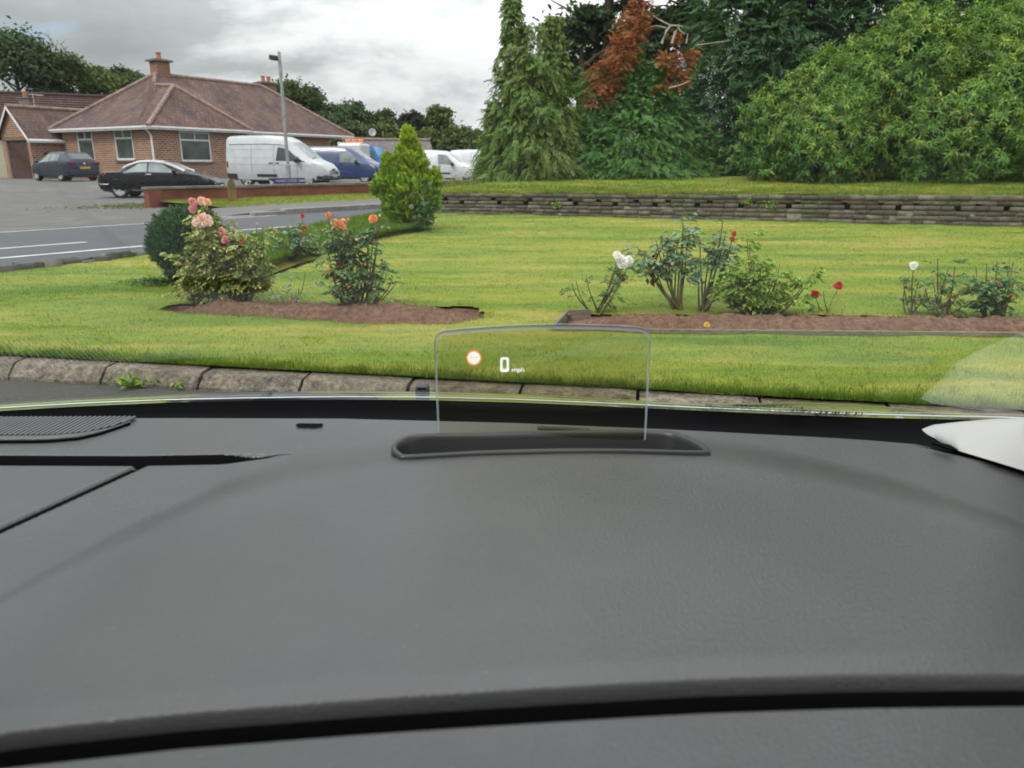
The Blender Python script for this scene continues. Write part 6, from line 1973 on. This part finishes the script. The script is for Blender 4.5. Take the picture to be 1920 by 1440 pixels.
M_DASH = dash_mat('grained_dash_plastic')
M_DASHH = dash_mat('grained_hood_plastic', (0.07, 0.072, 0.07), .5)
M_DARKP = plain('dark_cabin_plastic', (0.018, 0.018, 0.020), .45, var=.1)
M_FRIT = plain('black_glass_band', (0.0025, 0.0025, 0.003), .9, var=.1, **{'Specular IOR Level': .05})
M_TRIM = plain('pale_grey_trim', (0.36, 0.352, 0.338), .75, var=.02, scale=60, bump=.05)

# dashboard top as one moulded surface; heights in metres, x across, y ahead
far_px = [(-300, 783), (0, 785), (330, 784), (640, 785), (960, 793), (1250, 805), (1500, 818), (1720, 829), (1900, 868), (2200, 935)]
PADZ = .940
fp = [on_z(u_, v_, PADZ) for u_, v_ in far_px]
fx = np.array([p.x for p in fp]); fy = np.array([p.y for p in fp])
def far_edge(x): return np.interp(x, fx, fy)
hood_px = [(-500, 1420), (-250, 1240), (0, 1095), (200, 990), (400, 905), (560, 856), (740, 828), (900, 819), (1100, 815), (1300, 822), (1500, 856), (1700, 903), (1920, 972), (2150, 1060), (2500, 1230)]
hp = [on_z(u_, v_, .950) for u_, v_ in hood_px]
hxs = np.array([p.x for p in hp]); hys = np.array([p.y for p in hp])
g1 = [on_z(u_, v_, .955) for u_, v_ in [(-300, 1437), (0, 1398), (350, 1366), (700, 1344), (960, 1330), (1300, 1311), (1600, 1299), (1920, 1291), (2200, 1285)]]
g1x = np.array([p.x for p in g1]); g1y = np.array([p.y for p in g1])
lg = [on_z(u_, v_, .938) for u_, v_ in [(-200, 862), (0, 862), (250, 863), (420, 860), (555, 855)]]
lgx = np.array([p.x for p in lg]); lgy = np.array([p.y for p in lg])
sg0, sg1 = on_z(-120, 1050, .935), on_z(272, 871, .935)
WELL_Z = .957
well_px = [(738, 842), (752, 826), (790, 818), (900, 816), (1050, 812), (1235, 812), (1285, 822), (1322, 842), (1312, 850), (1180, 847), (1050, 847), (900, 851), (770, 858), (748, 854)]
well = [on_z(u_, v_, WELL_Z) for u_, v_ in well_px]
wx = np.array([p.x for p in well]); wy = np.array([p.y for p in well])
def in_poly(X, Y, px_, py_):
    ins = np.zeros(X.shape, bool); n = len(px_); j = n - 1
    for i in range(n):
        c = ((py_[i] > Y) != (py_[j] > Y)) & (X < (px_[j] - px_[i]) * (Y - py_[i]) / (py_[j] - py_[i] + 1e-12) + px_[i])
        ins ^= c; j = i
    return ins
def dash_h(X, Y):
    hy = np.interp(X, hxs, hys)
    d = hy - Y                                    # >0 inside the hood
    z = PADZ + 0.0 * X
    z = z - .010 * sst(-.15, -.6, X) * 0
    # step down of the left pad in front of the ledge
    ly = np.interp(X, lgx, lgy); lf = sst(lgx[-1] + .005, lgx[-1] - .07, X)
    z = z - lf ** 2 * .004 * sst(.006, -.006, Y - ly)
    # binnacle hood rises gently out of the pad
    z = z + .017 * sst(-.045, .085, d) + .006 * sst(.03, .30, d) * np.exp(-((X - .06) / .28) ** 2)
    # right shoulder falls towards the door
    z = z - .02 * sst(.30, .75, X)
    # grooves: (depth, half width)
    G_ = np.zeros_like(X)
    def groove(dist, depth, hw):
        e_ = np.exp(-(np.abs(dist) / hw) ** 4)
        return -depth * e_
    z = z + lf ** 2 * groove(Y - ly, .016, .0062)
    ex = sg1 - sg0; L = ex.length; ux, uy = ex.x / L, ex.y / L
    al = (X - sg0.x) * ux + (Y - sg0.y) * uy; dd = -(X - sg0.x) * uy + (Y - sg0.y) * ux
    z = z + groove(dd, .012, .0042) * sst(L + .004, L - .006, al)
    gy = np.interp(X, g1x, g1y)
    dg = Y - gy
    z = z - .008 * sst(.003, -.004, dg)                      # the panel below the hood sits lower
    z = z - .0030 * sst(.022, .0, dg) * (dg > -.001)          # rounded edge of the hood
    z = z + groove(dg + .001, .026, .0058)
    gap = np.maximum((lf > .03) * (Y - ly > -.0062 * lf) * (Y - ly < .0078 * lf), (dg + .001 > -.0062) * (dg + .001 < .0062))
    return z, gap
NX, NY = 640, 420
xs = np.linspace(-.78, .72, NX)
X = np.repeat(xs[None], NY, 0)
fe = far_edge(xs)
_g1 = np.interp(xs, g1x, g1y) - .001
_lg = np.interp(xs, lgx, lgy)
_lg = np.where(xs > lgx[-1], np.minimum(lgy[-1], fe - .05), _lg)
ctrl = [np.full(NX, .14), _g1 - .016, _g1 + .016, np.minimum(_lg, fe - .03) - .012, np.minimum(_lg, fe - .03) + .012, fe]
cnt = [60, 64, 150, 48, 98]          # rows follow the moulded gaps
assert sum(cnt) == NY
Y = np.concatenate([c0 + (c1 - c0) * (np.arange(n)[:, None] / (n - (1 if i == 4 else 0))) for i, (c0, c1, n) in enumerate(zip(ctrl, ctrl[1:], cnt))])
Z, _g = dash_h(X, Y)
# rolled far edge
xc = (X[:-1, :-1] + X[1:, 1:]) / 2; yc = (Y[:-1, :-1] + Y[1:, 1:]) / 2
keep = ~in_poly(xc, yc, wx, wy)
dash = grid_mesh('dashboard', np.stack([X, Y, Z], -1), [M_DASH, plain('gap_shade_black', (0.004, 0.004, 0.005), .9, **{'Specular IOR Level': .1})], own, keep=keep)
_gf = dash_h(xc, yc)[1] > .5

dash.data.polygons.foreach_set('material_index', _gf[keep].astype(np.int32))   # black colour stands in for the deep shade of the open gaps
bm = bmesh.new()
_sp = [sg0 + (sg1 - sg0) * k / 60 for k in range(61)]
add_tube(bm, [(p.x, p.y, float(dash_h(np.array([p.x + .008]), np.array([p.y + .008]))[0][0]) - .0016) for p in _sp], [.0036] * 58 + [.003, .002, .0008], 8)
obj('panel_seam', bm, M_FRIT, dash, True)
# front face below the dash so it is a solid thing
Pf = np.array([[(x, .14, float(z)) for x, z in zip(xs, Z[0])], [(x, .10, .60) for x in xs]])
grid_mesh('dashboard_front', Pf, M_DARKP, dash)

# display well: rolled rim, sloping walls and floor
wc = sum(well, Vector()) / len(well)
def ring(scale_in, z, dense=6):
    P = []
    n = len(well)
    for i in range(n):
        p, q, r_, s_ = well[i - 1], well[i], well[(i + 1) % n], well[(i + 2) % n]
        for k in range(dense):
            t_k = k / dense
            # Catmull-Rom through the outline
            c = .5 * ((2 * q) + (r_ - p) * t_k + (2 * p - 5 * q + 4 * r_ - s_) * t_k ** 2 + (3 * q - p - 3 * r_ + s_) * t_k ** 3)
            d = Vector((c.x - wc.x, c.y - wc.y, 0)); dl = d.length
            c2 = Vector((c.x, c.y, 0)) - Vector((d.x / .14, d.y / .028, 0)).normalized() * scale_in
            P.append((c2.x, c2.y, z))
    return P
rim_z = WELL_Z + .0035
R_ = [ring(-.0025, WELL_Z - .006), ring(-.0022, WELL_Z + .0005), ring(-.0008, rim_z - .001), ring(.0018, rim_z - .001), ring(.004, rim_z - .003), ring(.005, rim_z - .009)]
M_RIM = plain('well_rim', (0.018, 0.019, 0.018), .35, var=.1, scale=30)
def loops(name, Rr, m, parent, fill=False):
    n = len(Rr[0]); V = [p for r_ in Rr for p in r_]
    Fq = []
    for a in range(len(Rr) - 1):
        for k in range(n): Fq.append((a * n + k, a * n + (k + 1) % n, (a + 1) * n + (k + 1) % n, (a + 1) * n + k))
    o = mesh_np(name, V, np.array(Fq), m, parent, True)
    return o
hud = empty('head_up_display'); hud.parent = own
loops('rim', R_, M_RIM, hud)
bowl = [ring(.005, rim_z - .007), ring(.0075, WELL_Z - .012), ring(.010, WELL_Z - .022), ring(.014, WELL_Z - .026)]
o = loops('well', bowl, plain('well_plastic', (0.016, 0.016, 0.018), .5, var=.1), hud)
bm = bmesh.new(); bm.faces.new([bm.verts.new(p) for p in ring(.0135, WELL_Z - .0255)]); obj('well_floor', bm, plain('well_floor_plastic', (0.035, 0.035, 0.04), .4), hud)

# the clear combiner plate standing in the well
GY0 = on_z(1000, 836, WELL_Z - .012).y
bl_, br_ = on_y(822, 846, GY0), on_y(1210, 843, GY0)
GT = GY0 - .012                                  # leans slightly towards the driver
tl_, tr_ = on_y(813, 628, GT), on_y(1221, 622, GT); tm_ = on_y(1010, 607, GT)
gt = NT('combiner_glass')
tb = gt.new('ShaderNodeBsdfTransparent', {'Color': (0.80, 0.785, 0.64)})
gb = gt.new('ShaderNodeBsdfGlossy', {'Color': (1, 1, 1), 'Roughness': 0.02})
mx = gt.new('ShaderNodeMixShader', {0: .035, 1: tb.outputs[0], 2: gb.outputs[0]}); gt.l.new(mx.outputs[0], gt.out.inputs[0])
M_COMB = gt.m
outline = []
for k in range(9): outline.append(bl_ + (tl_ - bl_) * (k / 8 * .93))
cr = .012
for k in range(1, 7):
    a = k / 6 * math.pi / 2
    outline.append(tl_ + Vector((cr * 1.0 - cr * math.cos(a), 0, -.008 + .0125 * math.sin(a))))
for k in range(1, 24):
    f = k / 24; w_ = tl_.x + cr + (tr_.x - tl_.x - 2 * cr) * f
    z_ = tl_.z + .0045 + (tr_.z - tl_.z) * f + (tm_.z - (tl_.z + tr_.z) / 2 - .0045) * (1 - (2 * f - 1) ** 2)
    outline.append(Vector((w_, GT, z_)))
for k in range(0, 6):
    a = (1 - k / 6) * math.pi / 2
    outline.append(tr_ + Vector((-cr + cr * math.cos(a), 0, -.008 + .0125 * math.sin(a))))
for k in range(9): outline.append(tr_ + (br_ - tr_) * (.07 + .93 * k / 8))
def bowed(p, off=0.0):
    f = (p.x - (bl_.x + br_.x) / 2) / .1
    return Vector((p.x, p.y - .004 * (1 - f * f) + off, p.z))
TH = .0028
bm = bmesh.new()
vs = [bm.verts.new(bowed(p)) for p in outline]
# fill as columns so that the plate keeps its slight bow
bm.faces.new(vs)
obj('glass_plate', bm, M_COMB, hud)
bm = bmesh.new()
a_ = [bm.verts.new(bowed(p)) for p in outline]; b_ = [bm.verts.new(bowed(p, TH)) for p in outline]
e_ = []
cen = Vector(((bl_.x + br_.x) / 2, GT, (tl_.z + bl_.z) / 2))
c_ = []
for i, p in enumerate(outline):
    d_ = Vector((cen.x - p.x, 0, cen.z - p.z)); 
    top = p.z > tl_.z - .002
    wdt = .0040 if top else .0019
    n_ = Vector((0, 0, -1)) if top else Vector((1 if p.x < cen.x else -1, 0, 0))
    c_.append(bm.verts.new(bowed(p + n_ * wdt, -.0002)))
for i in range(len(outline) - 1):
    bm.faces.new((a_[i], a_[i + 1], b_[i + 1], b_[i])); bm.faces.new((a_[i], a_[i + 1], c_[i + 1], c_[i]))
egt = NT('glass_edge')
t1 = egt.new('ShaderNodeBsdfTransparent', {'Color': (.75, .78, .80)}); p1 = egt.new('ShaderNodeBsdfPrincipled', {'Base Color': (.62, .67, .74), 'Roughness': .3})
mx = egt.new('ShaderNodeMixShader', {0: .5, 1: t1.outputs[0], 2: p1.outputs[0]}); egt.l.new(mx.outputs[0], egt.out.inputs[0])
obj('glass_edge', bm, egt.m, hud, True)
# lit symbols on the plate: road sign ring with two dashes, a zero and the unit
E_WHITE = emit('display_white', (1, 1, .97), 1.05); E_CREAM = emit('display_cream', (1.0, .97, .88), 1.0); E_ORANGE = emit('display_orange', (1.0, .28, .06), .95); E_GREY = emit('display_grey', (.62, .62, .52), .8)
def on_glass(u_, v_, off=-.0016): 
    p = on_y(u_, v_, GT - .002); p = on_y(u_, v_, bowed(p).y + off); return p
def disc(name, u_, v_, r0, r1, m, off):
    bm = bmesh.new(); n = 40; A_, B_ = [], []
    for k in range(n):
        a = 2 * math.pi * k / n
        A_.append(bm.verts.new(on_glass(u_ + r1 * math.cos(a), v_ + r1 * math.sin(a), off)))
        if r0 > 0: B_.append(bm.verts.new(on_glass(u_ + r0 * math.cos(a), v_ + r0 * math.sin(a), off)))
    if r0 > 0:
        for k in range(n): bm.faces.new((A_[k], A_[(k + 1) % n], B_[(k + 1) % n], B_[k]))
    else: bm.faces.new(A_)
    return obj(name, bm, m, hud)
disc('sign_ring', 888.5, 671, 11.8, 14.6, E_ORANGE, -.0016); disc('sign_face', 888.5, 671, 0, 11.8, E_CREAM, -.0016)
def quad_px(name, pts, m, off=-.0022):
    bm = bmesh.new(); bm.faces.new([bm.verts.new(on_glass(u_, v_, off)) for u_, v_ in pts]); return obj(name, bm, m, hud)
quad_px('dash_mark', [(882, 670), (887, 669.6), (887, 671), (882, 671.4)], E_GREY); quad_px('dash_mark', [(890.5, 669.4), (895, 669), (895, 670.4), (890.5, 670.8)], E_GREY)
def rrect(x0, y0, x1, y1, r_, n=5):
    P = []
    for cx, cy, a0 in ((x1 - r_, y1 - r_, 0), (x0 + r_, y1 - r_, 90), (x0 + r_, y0 + r_, 180), (x1 - r_, y0 + r_, 270)):
        for k in range(n): 
            a = R(a0 + 90 * k / (n - 1)); P.append((cx + r_ * math.cos(a), cy + r_ * math.sin(a)))
    return P
bm = bmesh.new()
A_ = [bm.verts.new(on_glass(*p)) for p in rrect(938, 670, 954.2, 697, 3.6)]; B_ = [bm.verts.new(on_glass(*p)) for p in rrect(942.2, 674.2, 950, 692.8, 1.2)]
for k in range(len(A_)): bm.faces.new((A_[k], A_[(k + 1) % len(A_)], B_[(k + 1) % len(A_)], B_[k]))
obj('speed_digit', bm, E_WHITE, hud)
p = on_glass(959, 697)
text('speed_unit', 'mph', tuple(p), .0058 * 1.02, E_WHITE, hud, ext=.0, sx=1.12)
hud['label'] = 'head up display with a clear plate showing 0 mph and a road sign symbol'

# speaker grille at the left of the dash top
sgp = [(-420, 815), (-200, 828), (0, 828), (90, 827), (150, 822), (200, 810), (240, 794)]
sp = [on_z(u_, v_, PADZ + .001) for u_, v_ in sgp]
spx = np.array([p.x for p in sp]); spy = np.array([p.y for p in sp])
gr = empty('speaker_grille'); gr.parent = dash
bm = bmesh.new()
x = -.74
while x < spx[-1] - .004:
    y0_ = float(np.interp(x, spx, spy)) + .012; y1_ = float(far_edge(x)) - .004
    if y1_ > y0_ + .004:
        a = bm.verts.new; sl = .004
        add_prism(bm, [(x, y0_, PADZ + .0015), (x + .0026, y0_, PADZ + .0015), (x + .0026 + sl, y1_, PADZ + .0015), (x + sl, y1_, PADZ + .0015)], (0, 0, .0025))
    x += .0052
obj('grille_bars', fix(bm), plain('grille_plastic', (0.10, 0.10, 0.105), .5), gr)
P = np.array([[(x_, float(np.interp(x_, spx, spy)) + .008, PADZ + .0012) for x_ in np.linspace(-.76, spx[-1], 60)], [(x_, float(far_edge(x_)) - .002, PADZ + .0012) for x_ in np.linspace(-.76, spx[-1], 60)]])
grid_mesh('grille_bed', P, M_DARKP, gr)
bm = bmesh.new()
pts = [(x_, float(np.interp(x_, spx, spy)) + .0045, PADZ + .001) for x_ in np.linspace(-.76, spx[-1], 50)]
add_tube(bm, pts, [.0042] * 44 + [.0042, .0040, .0036, .003, .002, .001], 10)
obj('grille_rim', bm, M_DASH, gr, True)
bm = bmesh.new()
pts = [(x_, float(np.interp(x_, spx, spy)) - .0012, PADZ + .0008) for x_ in np.linspace(-.76, spx[-1] + .002, 50)]
add_tube(bm, pts, .0019, 8)
obj('grille_gap', bm, M_FRIT, gr, True)
# two small sensor slots
def slot(name, pts, m):
    bm = bmesh.new(); bm.faces.new([bm.verts.new(on_z(u_, v_, PADZ + .0014)) for u_, v_ in pts]); obj(name, bm, m, dash)
slot('sensor_slot', [(554, 796.5), (560, 793.5), (606, 794), (604, 799.5), (590, 801), (558, 800.5)], M_FRIT)
slot('sensor_slot', [(1006, 799.5), (1012, 798), (1104, 802), (1110, 805), (1090, 806), (1008, 803)], M_DARKP)
slot('slot_lip', [(1010, 801.5), (1088, 804.2), (1086, 803.2), (1010, 800.6)], M_DASH)

# black strip between the dash and the glass, and the bright foot of the glass
glass_px = [(-300, 790), (0, 765), (160, 756), (320, 749.5), (480, 746), (640, 744), (800, 745), (960, 749), (1130, 756), (1300, 764), (1450, 770.5), (1600, 776.5), (1750, 780), (1900, 783), (2150, 800)]
GZ0 = .935
foot = [on_z(u_, v_, GZ0) for u_, v_ in glass_px]
ftx = np.array([p.x for p in foot]); fty = np.array([p.y for p in foot])
xs2 = np.linspace(-.85, .80, 90)
def fo(x): return float(np.interp(x, ftx, fty))
band_ = np.array([[(x_, float(far_edge(x_)) - .003, PADZ - .002) for x_ in xs2], [(x_, float(far_edge(x_)) + .004, PADZ - .012) for x_ in xs2], [(x_, fo(x_) - .012, GZ0 - .012) for x_ in xs2], [(x_, fo(x_), GZ0 - .0035) for x_ in xs2]])
grid_mesh('black_band', band_, M_FRIT, own)
M_FOOT = plain('bright_glass_foot', (0.42, 0.44, 0.46), .35, .2, var=.1, scale=30)
bm = bmesh.new(); add_tube(bm, [(x_, fo(x_) + .001, GZ0 - .0004) for x_ in xs2], .0011, 8); obj('glass_seal', bm, M_FOOT, own, True)

# windscreen: raked, slightly curved, faintly reflecting
wt = NT('windscreen_glass')
tb = wt.new('ShaderNodeBsdfTransparent', {'Color': (0.955, 0.97, 0.955)})
gb = wt.new('ShaderNodeBsdfGlossy', {'Color': (1, 1, 1), 'Roughness': 0.0})
fr_ = wt.new('ShaderNodeFresnel', {'IOR': 1.5})
mx = wt.new('ShaderNodeMixShader', {0: wt.math('MULTIPLY', fr_.outputs[0], .42), 1: tb.outputs[0], 2: gb.outputs[0]}); wt.l.new(mx.outputs[0], wt.out.inputs[0])
P = []
RK = math.tan(R(24))
for f in np.linspace(0, 1, 24):
    row = []
    for x_ in xs2:
        y0_ = fo(x_); run = .84 * f
        row.append((x_ * (1 - .12 * f), y0_ - run + .0, GZ0 + .002 + run * RK - .03 * math.sin(math.pi * f) * 0))
    P.append(row)
wind = grid_mesh('windscreen', np.array(P), wt.m, own)
wind['label'] = 'raked windscreen with small black marks low on its right side'

# printed marks low on the glass (seen from behind, so mirrored)
M_MARK = plain('glass_print', (0.008, 0.008, 0.008), .6)
def mark_frame(u_, v_):
    """a point of the glass and its axes: right along the foot, up the rake"""
    d_ = ray(u_, v_); lo, hi = .22, 1.1
    for _ in range(40):
        m_ = (lo + hi) / 2; p_ = Vector((0, 0, CAM_H)) + d_ * m_
        zg = GZ0 + .002 + (fo(p_.x) - p_.y) * RK
        if p_.z > zg: hi = m_
        else: lo = m_
    return Vector((0, 0, CAM_H)) + d_ * lo
def mark_text(name, body, u_, v_, size, sx):
    p_ = mark_frame(u_, v_) + Vector((0, -.001, -.001))
    sl_ = (fo(p_.x + .02) - fo(p_.x - .02)) / .04
    o = text(name, body, (0, 0, 0), size * 2.5, M_MARK, wind, rot=(0, 0, 0), ext=0.0, align='CENTER')
    ex_ = Vector((1, sl_, 0)).normalized(); sx /= 2.5; up_ = Vector((0, -1, RK)).normalized(); up_ = (up_ - ex_ * up_.dot(ex_)).normalized()
    nz = ex_.cross(up_)
    Mx = Matrix((-ex_, up_, nz)).transposed().to_4x4(); Mx.translation = p_
    o.matrix_basis = Mx @ Matrix.Diagonal((sx, 1.0, 1, 1))
    return o
mark_text('glass_lettering', 'AUTOMOTIVE', 1438, 761.6, .011, 1.05)
mark_text('glass_lettering', 'E2 43R-001583 AS2  DOT 101 M76', 1432, 768.0, .0095, .86)
mark_text('glass_lettering', '(E2)', 1490, 769.0, .012, 1.1)
mark_text('glass_lettering', '(AS)', 1389, 760.6, .010, 1.1)
mark_text('glass_lettering', 'LAMINATED', 1322, 761.0, .007, 1.4)
mark_text('glass_lettering', '26', 1636, 779.5, .009, 1.3)
for u_, w_ in ((1539, 3), (1545, 1.2), (1549, 4.5), (1560, 2.6), (1565.5, 5), (1571.5, 3.6), (1578.5, 1.3), (1586, 4), (1591, 2.4), (1596, 1.0), (1604, 4), (1609.5, 1.0), (1615, 2.6)):
    vlow = 775.6 + (u_ - 1539) * .03
    bm = bmesh.new()
    pts = [(u_ - w_ / 2 - 2, vlow), (u_ + w_ / 2 - 2, vlow), (u_ + w_ / 2 + 1.6, vlow - 6.5), (u_ - w_ / 2 + 1.6, vlow - 6.5)]
    bm.faces.new([bm.verts.new(mark_frame(a, b) + Vector((0, -.001, -.001))) for a, b in pts])
    obj('barcode_bar', bm, M_MARK, wind)
for pts in ([(1528, 773), (1536, 775.5), (1534, 778), (1526, 775.5)],):
    bm = bmesh.new(); bm.faces.new([bm.verts.new(mark_frame(a, b) + Vector((0, -.001, -.001))) for a, b in pts]); obj('red_mark', bm, plain('red_print', (.45, .04, .03), .6), wind)
for (u_, v_) in ((1329, 754.5), (1329, 758)):
    bm = bmesh.new(); bm.faces.new([bm.verts.new(mark_frame(a, b) + Vector((0, -.001, -.001))) for a, b in [(u_ - 7, v_), (u_ + 6, v_ + .6), (u_ + 6, v_ + 1.6), (u_ - 7, v_ + 1)]]); obj('glass_mark', bm, M_MARK, wind)

# bonnet, wiper and washer jet ahead of the glass
BN = NT('bonnet_paint')
M_BONNET = BN.pbr(BN.ramp(BN.noise(3, 3), [(.3, (.17, .175, .165)), (.7, (.20, .20, .19))]), .2, .6, None, **{'Coat Weight': 1.0, 'Coat Roughness': .04})
bon_px = [(-300, 775), (0, 752), (200, 741.5), (400, 735.5), (600, 732.5), (800, 734), (960, 738.5), (1130, 746), (1240, 753), (1300, 756), (1400, 755), (1480, 752), (1560, 753.5), (1640, 757), (1700, 762), (1850, 775), (2100, 790)]
crest = [on_y(u_, v_, 1.12) for u_, v_ in bon_px]
cx_ = np.array([p.x for p in crest]); cz_ = np.array([p.z for p in crest])
P = []
for yy, dz in ((.88, .051), (.92, .0435), (.96, .036), (1.0, .0285), (1.04, .0205), (1.08, .0112), (1.12, 0.0), (1.16, -.013), (1.22, -.036), (1.3, -.07), (1.45, -.14), (1.6, -.22), (1.75, -.32), (1.85, -.42), (1.9, -.52)):
    P.append([(x_, yy - .02 * (x_ / .8) ** 2, float(np.interp(x_, cx_, cz_)) + dz) for x_ in np.linspace(-.95, .85, 70)])
grid_mesh('bonnet', np.array(P), M_BONNET, own)
WP = plain('wiper_black', (0.012, 0.012, 0.013), .5, var=.2)
wi = empty('wiper'); wi.parent = own
WY = .925
def wpt(u_, v_, yy=WY): return on_y(u_, v_, yy)
bm = bmesh.new()
prof = [(350, 753), (372, 748.5), (420, 745), (470, 743.5), (505, 741), (512, 743.5), (560, 744.5), (620, 748), (690, 752.5), (700, 755.5), (600, 757), (480, 757), (380, 756)]
add_prism(bm, [wpt(u_, v_) for u_, v_ in prof], (0, .022, .0)); obj('arm', fix(bm), WP, wi)
bm = bmesh.new(); add_tube(bm, [wpt(470, 749, WY - .006), wpt(492, 744, WY - .006), wpt(508, 738.5, WY - .006)], .0028, 8); obj('joint', bm, WP, wi)
bm = bmesh.new(); add_tube(bm, [wpt(560, 747), wpt(640, 750.5), wpt(740, 757)], .0035, 8); obj('blade', bm, WP, wi)
jp = on_y(792.5, 739, 1.06)
bm = bmesh.new(); add_box(bm, (jp.x, jp.y, jp.z + .006), (.020, .02, .018), 0, .0045); obj('washer_jet', bm, plain('jet_grey', (.035, .038, .042), .4), own)
bm = bmesh.new(); add_box(bm, (jp.x, jp.y - .0098, jp.z + .0115), (.012, .003, .0016)); obj('washer_nozzle', bm, M_FRIT, own)

# pale grey pillar trim on the right
Y1, Y2 = .70, .80
lo = [on_z(1711, 830, PADZ - .030), on_z(1760, 833, PADZ - .020), on_z(1800, 846, PADZ - .004), on_z(1860, 864, PADZ + .001), on_z(1925, 884, PADZ + .001), on_z(2060, 925, PADZ), on_z(2300, 1010, PADZ - .005)]
mid = [on_y(1709, 818, lo[0].y + .002), on_y(1746, 812, lo[1].y + .006), on_y(1790, 822, lo[2].y + .02), on_y(1850, 836, lo[3].y + .03), on_y(1925, 858, lo[4].y + .035), on_y(2060, 880, lo[5].y + .04), on_y(2300, 940, lo[6].y + .05)]
top_ = [on_y(u_, v_, fo(.46 + .0004 * (u_ - 1722)) - .006) for u_, v_ in ((1716, 805), (1752, 796), (1800, 790.5), (1860, 785.5))] + [mark_frame(u_, v_) + Vector((0, -.004, -.003)) for u_, v_ in ((1925, 776), (2080, 660), (2300, 430))]
rows = [lo, mid, top_]
P = np.array([[list(p) for p in r_] for r_ in rows])
k0 = np.linspace(0, 1, 7); k1 = np.linspace(0, 1, 50)
def dens(A): return np.stack([np.interp(k1, k0, A[:, i]) for i in range(3)], -1)
lo_d, mi_d, tp_d = dens(P[0]), dens(P[1]), dens(P[2])
rows = []
for f in np.linspace(0, 1, 12):
    rows.append(lo_d * (1 - f) ** 2 + mi_d * 2 * f * (1 - f) + tp_d * f * f)
back = tp_d + np.array([.05, .02, -.04]); rows.append(back)
sgv = np.array(rows)
pt = grid_mesh('pillar_trim', sgv, M_TRIM, own)
pt['label'] = 'pale grey plastic trim at the foot of the windscreen pillar'
bm = bmesh.new()
cl = [on_z(1746, 834, PADZ + .0035), on_z(1758, 832, PADZ + .0035), on_z(1782, 838, PADZ + .0035), on_z(1796, 847, PADZ + .0035), on_z(1780, 845, PADZ + .0035), on_z(1756, 836.5, PADZ + .0035)]
add_prism(bm, cl, (0, 0, .002)); obj('trim_clip', fix(bm), M_FRIT, pt)

# the car's roof lining and header above the windscreen, out of the picture, shade the dash as a roof does
M_LINING = plain('roof_lining', (0.42, 0.41, 0.39), .95, var=.03)
P = []
for f_ in np.linspace(0, 1, 8):
    y_ = .03 - 1.9 * f_
    P.append([(x_ * .80, y_ + .012 * (1 - (x_ / .85) ** 2), GZ0 + .835 * RK + .05 * math.sin(min(1, f_ * 2) * math.pi / 2) - .05 * (x_ / .8) ** 2) for x_ in np.linspace(-.95, .80, 24)])
grid_mesh('roof_lining', np.array(P), M_LINING, own)
